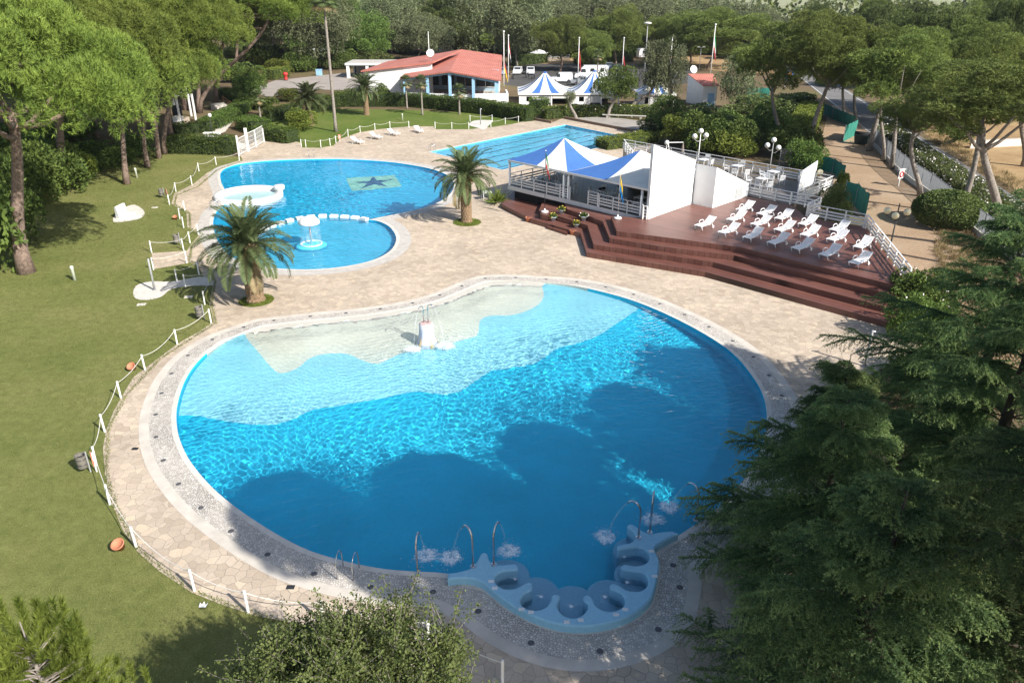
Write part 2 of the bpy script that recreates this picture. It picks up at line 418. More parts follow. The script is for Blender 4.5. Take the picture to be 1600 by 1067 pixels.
sheet('terrace_floor', [gp([(880,186),(948,182),(1045,196),(1050,212),(1028,211)])], .02, TERRM)
# sandy path, road, field
sheet('path', [gp([(1292,300),(1270,250),(1284,215),(1293,180),(1300,165),(1322,165),(1360,212),(1400,262),(1450,320),(1490,372),(1520,420),(1460,470),(1425,440),(1360,352)])], .004, PATHM)
sheet('verge', [gp([(1322,165),(1345,200),(1372,236),(1402,268),(1452,306),(1534,376),(1600,420),(1800,560),(1640,640),(1500,520),(1470,470),(1520,420),(1490,372),(1450,320),(1400,262),(1360,212)])], -.004, m_earth('verge_soil', ((.22, .14, .08), (.30, .20, .12), (.35, .26, .15)), .3))
ra, rb = G(1452,226), G(1606,326); la = G(1395,226)
rd = (rb-ra).normalized(); rn = Vector((-rd.y, rd.x, 0))
if rn.x > 0: rn = -rn
R0 = ra-rd*-90; 
def roadpt(s, o): p = ra+rd*s+rn*o; return (p.x, p.y)
RW = 5.6
sheet('road', [[roadpt(-260, -.5), roadpt(120, -.5), roadpt(120, RW), roadpt(-260, RW)]], .0, ASPHALT)
sheet('road_edge_line', [[roadpt(-260, .05), roadpt(120, .05), roadpt(120, .2), roadpt(-260, .2)]], .005, simple('road_paint', (.62, .62, .58), .8, .2, 3))
sheet('road_edge_line', [[roadpt(-260, RW-.35), roadpt(120, RW-.35), roadpt(120, RW-.2), roadpt(-260, RW-.2)]], .005, MATS['road_paint'])
sheet('field', [[roadpt(-40, -1.6), roadpt(120, -1.6), roadpt(120, -90), roadpt(-40, -90)]], -.006, FIELDM)
sheet('far_field', [[(-1400,560),(1400,480),(1480,2400),(-1400,2400)]], 0.0, FARM)
# car park, entrance road and side path
sheet('car_park', [gp([(786,132),(820,100),(1075,100),(1090,128),(1000,140),(900,150)])], -.002, PARKM)
sheet('sandy_lot', [gp([(830,102),(850,90),(1000,80),(1180,88),(1290,100),(1230,118),(1080,108),(1070,100)])], -.008, FIELDM)
sheet('drive', [gp([(385,142),(430,126),(540,114),(575,118),(606,134),(600,144),(500,140),(420,152)])], -.004, m_earth('pale_drive', ((.30,.27,.245),(.36,.325,.295),(.40,.36,.33)), .3, .3))
sheet('side_path', [gp([(285,216),(330,208),(350,190),(366,188),(352,206),(318,220),(330,214),(388,226),(376,236)])], .006, CONCL)
sheet('side_lane', [gp([(1170,172),(1300,172),(1300,180),(1170,182)])], .003, CONCL)

# ------------------------------------------------------------------ pools
def strip(name, a, b, z, mat, kind='structure'):
    n = len(a); mb = MB()
    mb.add([(p[0], p[1], z) for p in a]+[(p[0], p[1], z) for p in b], [(i, (i+1) % n, n+(i+1) % n, n+i) for i in range(n)])
    o = mb.build(name, mat); o['kind'] = kind; return o
beach_w = gp(BEACH)
def seg_dist(P, line):
    d = np.full(len(P), 1e9)
    for a, b in zip(line[:-1], line[1:]):
        a = np.array(a); b = np.array(b); ab = b-a
        t = np.clip(((P-a) @ ab)/(ab @ ab), 0, 1)
        d = np.minimum(d, np.linalg.norm(P-(a+t[:, None]*ab), axis=1))
    return d
bd = seg_dist(np.array(BIG), beach_w)
wring = [1.12-.45*max(0, 1-d/4) for d in bd]
r1 = offset(BIG, wring); r2 = offset(BIG, [w+.42 for w in wring]); r0 = offset(BIG, .22)
def clean(poly, base, ws):
    ws = ws if isinstance(ws, list) else [ws]*len(poly); d = seg_dist(np.array(poly), list(base)+[base[0]]); ok = [dd > w*.96 for dd, w in zip(d, ws)]
    return [p for p, k in zip(poly, ok) if k]
def ring(name, outer, inner, z, mat): return sheet(name, [outer, inner], z, mat)
r1 = clean(r1, BIG, wring); r2 = clean(r2, BIG, [w+.42 for w in wring])
ring('pool_ring', r1, BIG, .022, PEBBLE); ring('pool_band', r2, r1, .018, BAND)
co_ = offset(BIG, [.22 if d > 2 else .02 for d in bd]); ring('pool_coping', clean(co_, BIG, [.22 if d > 2 else .02 for d in bd]), BIG, .03, COPING)
m1_, m2_ = clean(offset(MID, .28), MID, .28), clean(offset(MID, 1.15), MID, 1.15)
ring('pool_coping', m1_, MID, .03, COPING); ring('pool_band', m2_, m1_, .022, simple('grey_coping', (.50, .47, .43), .85, .15, 2))
strip('pool_coping', LANE, offset(LANE, .35), .03, COPING)
def pool_floor(name, outline, depthf, mats, cls=None, step=.6, lines=(), ztop=.03):
    xs = [p[0] for p in outline]; ys = [p[1] for p in outline]
    gx, gy = np.meshgrid(np.arange(min(xs), max(xs), step), np.arange(min(ys), max(ys), step))
    P = np.stack([gx.ravel(), gy.ravel()], 1); P = P+RNG.uniform(-.08, .08, P.shape)*step
    P = P[inside_np(P, outline)]; P = P[seg_dist(P, list(outline)+[outline[0]]) > step*.35]
    v, f = tri_poly([outline], P, lines)
    V = np.array(v); z = -depthf(V); F = np.array(f); mi = np.zeros(len(F), int)
    if cls: mi = cls(V[F].mean(1))
    mb = MB(); mb.add([(a[0], a[1], zz) for a, zz in zip(V, z)], f); mb.m = [int(i) for i in mi]
    n = len(outline); zo = -depthf(np.array(outline)); mb.cur = len(mats)-1
    mb.add([(p[0], p[1], ztop) for p in outline]+[(p[0], p[1], min(ztop-.001, zz)) for p, zz in zip(outline, zo)], [((i+1) % n, i, n+i, n+(i+1) % n) for i in range(n)])
    for i in range(n):
        if zo[i] > -.35 and zo[(i+1) % n] > -.35: mb.m[len(f)+i] = len(mats)-2 if len(mats) > 4 else len(mats)-1
    o = mb.build(name, mats); o['kind'] = 'structure'; o.cycles.is_caustics_receiver = True; return o
WZ = -.07
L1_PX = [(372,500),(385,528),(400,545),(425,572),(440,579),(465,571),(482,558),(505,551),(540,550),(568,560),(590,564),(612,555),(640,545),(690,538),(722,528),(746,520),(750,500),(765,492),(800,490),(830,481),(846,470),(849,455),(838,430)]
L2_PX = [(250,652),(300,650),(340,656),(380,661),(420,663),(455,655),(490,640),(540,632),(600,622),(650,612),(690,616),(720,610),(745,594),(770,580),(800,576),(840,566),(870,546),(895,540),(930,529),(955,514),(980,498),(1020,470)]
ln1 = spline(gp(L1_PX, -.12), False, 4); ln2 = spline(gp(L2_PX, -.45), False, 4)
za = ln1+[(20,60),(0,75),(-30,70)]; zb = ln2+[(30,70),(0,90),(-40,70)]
def bigdepth(V):
    d = seg_dist(V, beach_w); return np.clip((d-.35)*.085, -.045+0*d, 1.25)+.03*0+.045*0+np.where(d > 12, np.clip((d-12)*.05, 0, .35), 0)-WZ*0+.05
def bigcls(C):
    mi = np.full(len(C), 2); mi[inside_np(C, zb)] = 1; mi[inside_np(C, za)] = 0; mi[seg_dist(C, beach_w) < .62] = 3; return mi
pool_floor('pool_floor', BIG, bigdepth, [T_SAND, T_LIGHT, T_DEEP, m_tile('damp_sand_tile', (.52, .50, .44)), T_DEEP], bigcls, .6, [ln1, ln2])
kid_c = [Vector((*p, 0)) for p in gp([(576,344),(560,341),(530,338.5),(500,338),(470,341),(440,348),(415,358),(395,370),(380,385)])]
kid_line = spline([(p.x, p.y) for p in kid_c], False, 4)
kid_poly = kid_line+gp([(350,420),(480,470),(660,400),(640,350)])
def middepth(V):
    z = np.full(len(V), 1.25); z[inside_np(V, kid_poly)] = .55; return z
pool_floor('pool_floor', MID, middepth, [T_MID, T_KID, T_MID], lambda C: inside_np(C, kid_poly).astype(int), .7, [kid_line])
pool_floor('pool_floor', LANE, lambda V: np.full(len(V), 1.4), [T_LANE, T_LANE], None, 2.0)
def water(outline, cell, amp, seed, fs=1.0):
    xs = [p[0] for p in outline]; ys = [p[1] for p in outline]
    ax = np.arange(min(xs)-.3, max(xs)+.3+cell, cell); ay = np.arange(min(ys)-.3, max(ys)+.3+cell, cell)
    gx, gy = np.meshgrid(ax, ay); ny, nx = gx.shape
    rng = np.random.default_rng(seed); z = np.zeros_like(gx)
    wx = gx+.35*np.sin(gy*.9+1)+.25*np.sin(gx*.55+gy*.4); wy = gy+.35*np.sin(gx*.8+2)+.3*np.sin(gx*.33-gy*.6)
    for k in range(46):
        lam = fs*rng.uniform(.45, 1.5)*(1 if k < 36 else 2.2); a = rng.normal(1.45, .75); ph = rng.uniform(0, 6.28)
        kx, ky = 2*math.pi/lam*math.cos(a), 2*math.pi/lam*math.sin(a)
        z += amp*lam**1.25*np.sin(kx*wx+ky*wy+ph)
    mod = .75+.35*np.sin(gx*.21+1+seed)*np.sin(gy*.27+2)
    z *= mod
    P = np.stack([gx.ravel(), gy.ravel()], 1)
    big = offset(outline, .25); ok = inside_np(P, big).reshape(ny, nx)
    cellok = ok[:-1, :-1] | ok[1:, :-1] | ok[:-1, 1:] | ok[1:, 1:]
    idx = np.arange(ny*nx).reshape(ny, nx)
    F = np.stack([idx[:-1, :-1], idx[:-1, 1:], idx[1:, 1:], idx[1:, :-1]], -1)[cellok]
    used = np.unique(F); rem = np.zeros(ny*nx, int); rem[used] = np.arange(len(used))
    V = np.concatenate([P, (z+WZ).reshape(-1, 1)], 1)[used]
    me = npmesh('water', V, rem[F], WATER, smooth=True)
    o = mobj('water', me); o['kind'] = 'structure'; o.cycles.is_caustics_caster = True; return o
water(BIG, .042, .0036, 3, .27); water(MID, .07, .0028, 5, .42); water(LANE, .12, .0013, 8, .75)
# ------------------------------------------------------------------ vegetation
L_STONE = leafmat('stone_pine_needles', (.066, .108, .018), (.250, .325, .060), .16, .5)
L_ALEPPO = leafmat('aleppo_needles', (.066, .105, .024), (.265, .330, .080), .16, .5)
L_DARKPINE = leafmat('dark_pine_needles', (.050, .085, .026), (.195, .245, .070), .14, .5)
L_BROAD = leafmat('broad_leaves', (.052, .095, .020), (.180, .255, .058), .28, .8)
L_GREYGREEN = leafmat('grey_green_leaves', (.082, .106, .050), (.245, .275, .140), .25, .6)
L_HEDGE = leafmat('hedge_leaves', (.030, .062, .010), (.115, .165, .030), .25, 1.2)
L_LIME = leafmat('lime_leaves', (.075, .108, .016), (.25, .29, .055), .35, 1.0)
L_OLIVE = leafmat('olive_leaves', (.056, .084, .022), (.19, .235, .075), .28, 1.6)
L_CEDAR = leafmat('cedar_needles', (.052, .112, .048), (.23, .33, .13), .42, .9)
L_CEDTIP = leafmat('cedar_tips', (.15, .23, .080), (.38, .47, .18), .5, .9)  # pale new growth, lightened further to imitate sunlit tips
L_PALM = leafmat('palm_leaflets', (.055, .085, .030), (.165, .205, .085), .28, 1.0)
L_PALMDRY = leafmat('dry_palm_leaflets', (.16, .12, .06), (.33, .26, .14), .2, 1.0)
L_FLOWER = simple('white_petals', (.78, .72, .70), .7, .1, 10)
L_GRASSY = leafmat('dry_grass_blades', (.20, .15, .07), (.42, .34, .17), .3, 1.0)

def lobed(nl, tufts, R, H, lr, flat, mode):
    """tuft centres and outward normals for a crown made of foliage lobes"""
    C = []; NR = []
    for i in range(nl):
        if mode == 'dome':
            a = RNG.uniform(0, 6.283); rho = math.sqrt(RNG.uniform(0, 1))*.88
            c = np.array([R*rho*math.cos(a), R*rho*math.sin(a), H*(.92*(1-rho**2.2)**.6-.55)+RNG.uniform(-.12, .05)*H])
            if rho > .6 and RNG.random() < .35: c[2] -= H*.18
        else:
            d = rdir(1)[0]; rr = RNG.uniform(.25, .88)**.7
            c = d*rr*np.array([R, R, H*.5])
        r = lr*RNG.uniform(.7, 1.25); n = int(tufts*(r/lr)**2)
        d = rdir(n*2); d = d[d[:, 2] > -.55][:n]
        d2 = d*np.array([1, 1, flat]); C.append(c+d2*r*RNG.uniform(.88, 1.04, (len(d), 1))); NR.append(nrm(d+np.array([0, 0, .35])))
    return np.concatenate(C), np.concatenate(NR)
CROWN = {}
BIGF = 1.9
def crown_mesh(kind, i, big=False):
    q = BIGF if big else 1.0; k = 2.9 if big else 1.0; lr = 1.22 if big else 1.0; tf = 1.25 if big else 1.0
    def L(nl, t, R, H, r, flat, mode): return lobed(int(nl*k), int(t*tf), R*q, H*(1.55 if big else 1), r*lr, flat, mode)
    if kind == 'stone':
        C, N_ = L(60, 170, 5, 4.2, 1.12, .85, 'dome'); V, F = needles(C, N_, 8, .33, .042, .8); m = L_STONE
    elif kind == 'dense':
        C, N_ = L(95, 150, 5, 4.2, 1.1, .8, 'dome'); V, F = needles(C, N_, 8, .40, .11, .8); m = L_STONE
    elif kind == 'aleppo':
        C, N_ = L(38, 180, 4, 6.4, 1.15, .62, 'cloud'); V, F = needles(C, N_, 7, .32, .048, .9); m = L_ALEPPO
    elif kind == 'darkpine':
        C, N_ = L(44, 150, 4, 6.8, 1.15, .75, 'cloud'); V, F = needles(C, N_, 7, .36, .07, .9); m = L_DARKPINE
    elif kind == 'broad':
        C, N_ = L(56, 210, 4, 7, 1.05, .9, 'cloud'); V, F = cards(C, N_, .28, .16, 1.0); m = L_BROAD
    elif kind == 'lime':
        C, N_ = L(50, 170, 4, 6, 1.05, .9, 'cloud'); V, F = cards(C, N_, .27, .17, 1.0); m = L_LIME
    elif kind == 'euc':
        C, N_ = L(58, 160, 3.6, 9, .95, 1.7, 'cloud'); N_ = N_*.5+np.array([0, 0, -.8]); V, F = cards(C, N_, .40, .13, .7); m = L_GREYGREEN
    elif kind == 'greyoak':
        C, N_ = L(50, 190, 4, 6.2, .95, .9, 'cloud'); V, F = cards(C, N_, .24, .14, 1.1); m = L_GREYGREEN
    CROWN[(kind, i, big)] = npmesh(kind+'_crown', V, F, m)
NVAR = dict(stone=3, dense=1, aleppo=3, darkpine=2, broad=2, lime=1, euc=3, greyoak=2)
for k_, n_ in NVAR.items():
    for i_ in range(n_):
        crown_mesh(k_, i_)
        if k_ not in ('dense', 'lime'): crown_mesh(k_, i_, True)
CR = dict(stone=(5, 4.2), dense=(5, 4.2), aleppo=(4, 6.4), darkpine=(4, 6.8), broad=(4, 7), lime=(4, 6), euc=(3.6, 9), greyoak=(4, 6.2))
NAME = dict(stone='stone_pine', dense='stone_pine', aleppo='aleppo_pine', darkpine='dark_pine', broad='leafy_tree', lime='leafy_tree', euc='eucalyptus', greyoak='holm_oak')
CAT = dict(stone='pine tree', dense='pine tree', aleppo='pine tree', darkpine='pine tree', broad='tree', lime='tree', euc='eucalyptus tree', greyoak='oak tree')
tcount = 0
def tree_at(kind, p, height, r, ch, lean, tr, label, group=None, fork=False, bark=None, limbs=5):
    """p base, r crown radius, ch crown height, lean (x,y) of the crown centre from the base"""
    global tcount; tcount += 1
    i = tcount % NVAR[kind]; R0, H0 = CR[kind]; big = (kind, i, True) in CROWN and r > R0*1.35
    if big: R0, H0 = R0*BIGF, H0*1.55
    root = empty(NAME[kind], p, 0, label, CAT[kind], group)
    cz = height-ch*.5 if kind not in ('stone', 'dense') else height-ch*.42
    cr = mobj('crown', CROWN[(kind, i, big)], root, (lean[0], lean[1], cz), (r/R0, r/R0, ch/H0), (0, 0, random.uniform(0, 6.28)))
    mb = MB(); bend = random.uniform(-.14, .14) if kind == 'stone' else random.uniform(-.35, .35)
    zb = cz-ch*(.30 if kind == 'stone' else .34)
    def P(t, ox=0, oy=0):
        s = t*t*(3-2*t)
        return Vector((lean[0]*s+bend*math.sin(t*4)+ox*s, lean[1]*s+bend*.6*math.sin(t*5+1)+oy*s, zb*t))
    starts = [(0, 0)] if not fork else [(r*.35, 0), (-r*.35, r*.1)]
    for (ox, oy) in starts:
        pts = [P(t, ox, oy) for t in np.linspace(0, 1, 9)]; pts[0].z = -.15
        mb.tube(pts, [tr*(1.45 if k == 0 else 1.12 if k == 1 else 1)*(1-.38*k/8)*(.8 if fork else 1) for k in range(9)], 10)
        top = pts[-1]
        for q in range(limbs):
            a = q*6.283/limbs+random.uniform(-.5, .5); rr = r*random.uniform(.4, .75)
            e = Vector((lean[0]+rr*math.cos(a), lean[1]+rr*math.sin(a), cz+ch*random.uniform(-.12, .2)))
            s = P(random.uniform(.82, 1.0), ox, oy); mid = s.lerp(e, .5)+Vector((0, 0, -.12*r))
            mb.tube([s, s.lerp(mid, .6), mid.lerp(e, .3), e], [tr*.45, tr*.34, tr*.25, tr*.08], 6)
    mb.build('trunk', bark or BARK, root, smooth=True)
    return root
def tree(kind, bx, by, topy, cw, chf, cx, label, tr=.28, group=None, fork=False, bark=None, limbs=5, hmax=30, kf=None):
    """tree surveyed from the photo: base pixel, y of its top, crown width in pixels, crown height share, x of the crown centre"""
    p = G(bx, by); h = min(hmax, HT(p, topy)); s = PXM(p, h*.6)
    cw *= kf or (1.28 if kind == 'stone' else 1.38)
    zc = h-.5*h*chf; X = (cx-800)/FPX*(p.y*CP-(zc-CH)*SP)
    return tree_at(kind, p, h, cw*.5/s, h*chf, (X-p.x, 0), tr, label, group, fork, bark, limbs)

# umbrella pines over the left lawn
GL = 'stone pines along the left of the lawn'
tree('stone', 42, 425, 20, 350, .48, 2, 'big stone pine whose thick grey trunk stands farthest out on the left lawn', .45, GL, limbs=7)
tree('stone', 105, 292, -25, 290, .42, 72, 'stone pine leaning over the dark bushes at the left edge of the lawn', .42, GL)
tree('stone', 198, 288, 58, 175, .50, 178, 'small stone pine with a reddish trunk alone in front of the left hedge', .27, GL)
tree('stone', 231, 261, 48, 180, .46, 213, 'stone pine with a knobbly trunk, leftmost of the three beside the trimmed hedge end', .25, GL)
tree('stone', 248, 248, 26, 175, .44, 228, 'stone pine with a straight trunk, middle of the three beside the trimmed hedge end', .25, GL)
tree('stone', 257, 241, -15, 190, .38, 274, 'tall stone pine with a curved trunk, rightmost of the three by the trimmed hedge end', .27, GL)
tree('stone', 268, 214, -20, 150, .38, 262, 'stone pine standing left of the white pole frame', .27, GL)
tree('stone', 312, 177, -45, 230, .36, 365, 'forked stone pine behind the white pole frame with spreading limbs', .38, GL, fork=True)
tree('stone', 338, 158, -40, 150, .34, 350, 'stone pine beside the small stair with wooden handrail', .32, GL)
tree('stone', 290, 172, -45, 160, .34, 285, 'stone pine just behind the white pole frame', .3, GL)
GW = 'stone pines of the left wood'
for bx, by, ty, cw in ((-40,330,-30,330),(40,240,-40,260),(-70,240,-40,260),(150,215,-45,220),(60,185,-50,220),(170,165,-50,200),(-30,170,-50,220),(225,150,-45,190),(120,140,-45,190),(20,135,-45,190),(370,118,-35,150),(255,120,-35,170),(330,108,-30,140),(180,112,-30,160)):
    tree('stone', bx, by, ty, cw, .36, bx, 'stone pine in the dense left wood, its rounded crown merging into the bright green canopy', .34, GW)
# trees behind the clubhouse and the car park
GB = 'trees behind the clubhouse and car park'
T = [
 ('stone',428,106,4,78,.55,425,'bright green round-crowned pine left of the grey eucalyptus behind the drive'),
 ('euc',484,110,-28,96,.85,490,'large grey-green eucalyptus behind the date palms and left of the tall fan palm'),
 ('broad',561,100,14,78,.92,561,'dense bright green leafy tree just left of the red clubhouse roof'),
 ('euc',612,94,-30,66,.85,612,'pale-trunked eucalyptus right of the dense bright green tree'),
 ('greyoak',655,96,22,84,.9,655,'grey-green spreading tree behind the left end of the red roof'),
 ('darkpine',704,88,-6,84,.8,704,'dark pine behind the ridge of the red clubhouse roof'),
 ('aleppo',757,86,10,84,.85,757,'olive green pine behind the right end of the red roof'),
 ('euc',808,104,-28,92,.85,806,'pale-trunked eucalyptus right of the clubhouse beside the flagpoles'),
 ('aleppo',875,112,20,66,.80,877,'bright bushy pine with a short bare trunk behind the parked white van'),
 ('aleppo',922,112,46,58,.85,922,'small bright pine behind the middle striped tent'),
 ('aleppo',962,104,6,76,.82,962,'tall bright pine behind the middle of the car park'),
 ('aleppo',1031,100,18,62,.8,1031,'bright pine just behind the floodlight mast'),
 ('aleppo',1105,108,12,120,.75,1125,'wide dark-trunked pine behind the tall flagpole with the green flag'),
 ('aleppo',1080,98,40,60,.75,1082,'small pine left of the tall flagpole with the green flag'),
 ('greyoak',984,172,64,62,.80,1022,'grey-green tree leaning in front of the floodlight mast'),
 ('greyoak',1064,174,62,56,.86,1050,'grey-green tree between the third striped tent and the small red-roofed hut'),
 ('broad',951,184,102,72,.72,962,'bright green thin-trunked tree in front of the middle striped tent'),
 ('broad',1043,212,148,58,.92,1043,'small dark green round tree at the corner of the grey paved terrace'),
 ('greyoak',1158,172,80,76,.95,1156,'grey-green oak right of the small red-roofed hut'),
 ('greyoak',900,186,140,20,.5,890,'thin leaning tree with a bare trunk in front of the first striped tent'),
]
for t in T: tree(t[0], *t[1:7], t[7], .26, GB, bark=BARKGREY if t[0] != 'aleppo' else BARK, kf=1.0 if t[2] > 150 else 1.42)
for bx, ty, cw, k in ((455,-20,70,'euc'),(535,-10,70,'darkpine'),(590,-5,60,'broad'),(640,-15,70,'euc'),(690,-10,70,'darkpine'),(735,-25,80,'euc'),(780,-5,70,'darkpine'),(850,-15,80,'euc'),(905,-12,80,'euc'),(955,-10,80,'euc'),(1005,-14,80,'euc'),(1050,-10,80,'euc'),(1090,-6,80,'euc'),(1135,0,80,'euc'),(1175,8,70,'euc'),(500,-10,80,'darkpine'),(395,-10,90,'darkpine')):
    tree(k, bx, 84+random.uniform(-3, 5), ty, cw*1.1, .97, bx, {'euc': 'grey-green eucalyptus in the tall tree belt closing the view', 'darkpine': 'dark pine in the tall tree belt closing the view behind the clubhouse', 'broad': 'leafy green tree in the tall belt just left of the clubhouse roof'}[k], .3, 'tall tree belt closing the view', bark=BARKGREY)
# pines along the sandy path and road on the right
GR = 'pines along the sandy path and the road'
T = [
 (1219,230,40,118,.56,1212,.26,'pine with a straight grey trunk behind the terrace shrubs, left of the sandy path'),
 (1263,243,10,160,.55,1302,.30,'pine leaning right over the top of the sandy path'),
 (1318,190,70,110,.55,1322,.24,'pine with a dark trunk behind the green screen fence, right of the sandy path'),
 (1336,186,60,110,.55,1345,.24,'slender pine touching the end of the green screen fence'),
 (1358,236,35,170,.55,1392,.28,'curved pale-trunked pine, first inside the metal fence from the far end'),
 (1380,252,60,120,.5,1385,.2,'slim pale pine, second inside the metal fence from the far end'),
 (1392,264,60,150,.5,1412,.24,'pine leaning right, third inside the metal fence from the far end'),
 (1437,306,140,112,.42,1432,.24,'short pine with a small low crown beside the red lifebuoy stand'),
 (1500,338,95,190,.42,1546,.26,'thin leaning pine springing from behind the clipped round bush'),
 (1558,394,105,215,.36,1548,.33,'tall pale pine with a curved trunk beside the white oleanders'),
]
for bx, by, ty, cw, cf, cx, tr, lb in T: tree('aleppo', bx, by, ty, cw, cf, cx, lb, tr, GR, bark=BARKGREY, kf=1.10)
GF = 'trees beyond the road on the right'
T = [
 ('darkpine',1440,175,14,150,.82,1440,'broad dark pine beyond the road behind the path pines'),
 ('aleppo',1510,205,30,150,.8,1505,'olive green pine beyond the road above the dry field'),
 ('darkpine',1575,190,-10,120,.85,1570,'tall dark pine at the right edge beyond the dry field'),
 ('stone',1600,260,110,130,.5,1602,'low bright pine at the right edge above the dry field'),
 ('darkpine',1370,120,2,90,.85,1370,'dark pine beyond the far bend of the road'),
 ('stone',1365,100,8,56,.7,1363,'round dark green pine near the far fields'),
 ('darkpine',1285,92,2,84,.88,1275,'dark tree right of the gap where the far fields show'),
 ('greyoak',1215,92,22,56,.85,1212,'grey-green tree below the gap where the far fields show'),
 ('aleppo',1490,120,0,100,.85,1490,'tall olive pine in the back row beyond the road'),
 ('darkpine',1545,110,-12,90,.85,1545,'tall dark pine in the back row beyond the road'),
 ('darkpine',1430,100,4,76,.85,1425,'small dark pine in the back row beyond the road'),
 ('aleppo',1400,140,40,86,.8,1400,'bushy olive pine beside the road behind the curved pale pine'),
 ('broad',1478,228,180,50,.95,1496,'leafy roadside bush-tree standing where the road meets the dry field'),
]
for t in T: tree(t[0], *t[1:7], t[7], .28, GF, bark=BARKGREY, kf=1.18)
GU = 'undergrowth under the far trees'
def far_understory():
    for k in range(46):
        bx = 372+k*18.5+random.uniform(-8, 8); by = random.choice((90, 96, 102, 107)) if bx < 585 else random.choice((84, 88, 92))
        if 585 < bx < 800: by = random.choice((80, 84))
        if 800 < bx < 1000: by = 88
        bush(random.choice((0, 2, 3, 2)), bx, by, random.uniform(34, 66), by-random.uniform(22, 44), 'leafy undergrowth bush in the dark belt below the far trees', GU)
# a far-off wood that reads as one mass
def far_wood():
    C = []
    for x, y, h in [(RNG.uniform(-420, 420), RNG.uniform(300, 470), RNG.uniform(11, 16)) for _ in range(420)]:
        if 80 < x < 175 and RNG.random() < .55: h *= .55
        d = rdir(46); C.append(np.array([x, y, h*.55])+d*np.array([5.5, 5.5, h*.45]))
    for x, y, h in [(RNG.uniform(150, 520), RNG.uniform(230, 330), RNG.uniform(9, 14)) for _ in range(110)]:
        d = rdir(60); C.append(np.array([x, y, h*.5])+d*np.array([5, 5, h*.48]))
    C = np.concatenate(C); V, F = cards(C, np.tile([0, 0, .3], (len(C), 1)), 2.2, 1.6, 1.2)
    o = mobj('far_wood', npmesh('far_wood', V, F, L_DARKPINE)); o['kind'] = 'stuff'
far_wood()
# tall pines behind the photographer that shade the big pool and the cedars
GS = 'tall pines behind the viewpoint'
def shade_pine(px, py, s, r, ch=4.5):
    g = G(px, py, -.3); c = g+TOSUN*s
    tree_at('dense', (c.x, c.y, 0), c.z+ch*.42, r, ch, (0, 0), .4, 'tall stone pine standing behind the viewpoint, outside the photo', GS)
for a in ((465,800,36,2.55),(705,764,36,2.5),(885,702,37,2.15),(1012,630,38,1.9),(1125,570,39,1.9),(600,848,35,2.0),(795,815,36,2.5),(1066,690,38,2.1),(760,965,34,2.3)):
    shade_pine(*a, 2.4)
for px, py, s, r in ((1230,395,22,3.0),(1330,350,20,2.6)):
    g = G(px, py, 1.5); c = g+TOSUN*s
    tree_at('aleppo', (c.x, c.y, 0), c.z+2.6, r, 5, (0, 0), .3, 'pine beyond the right edge of the photo shading the deck', GS)

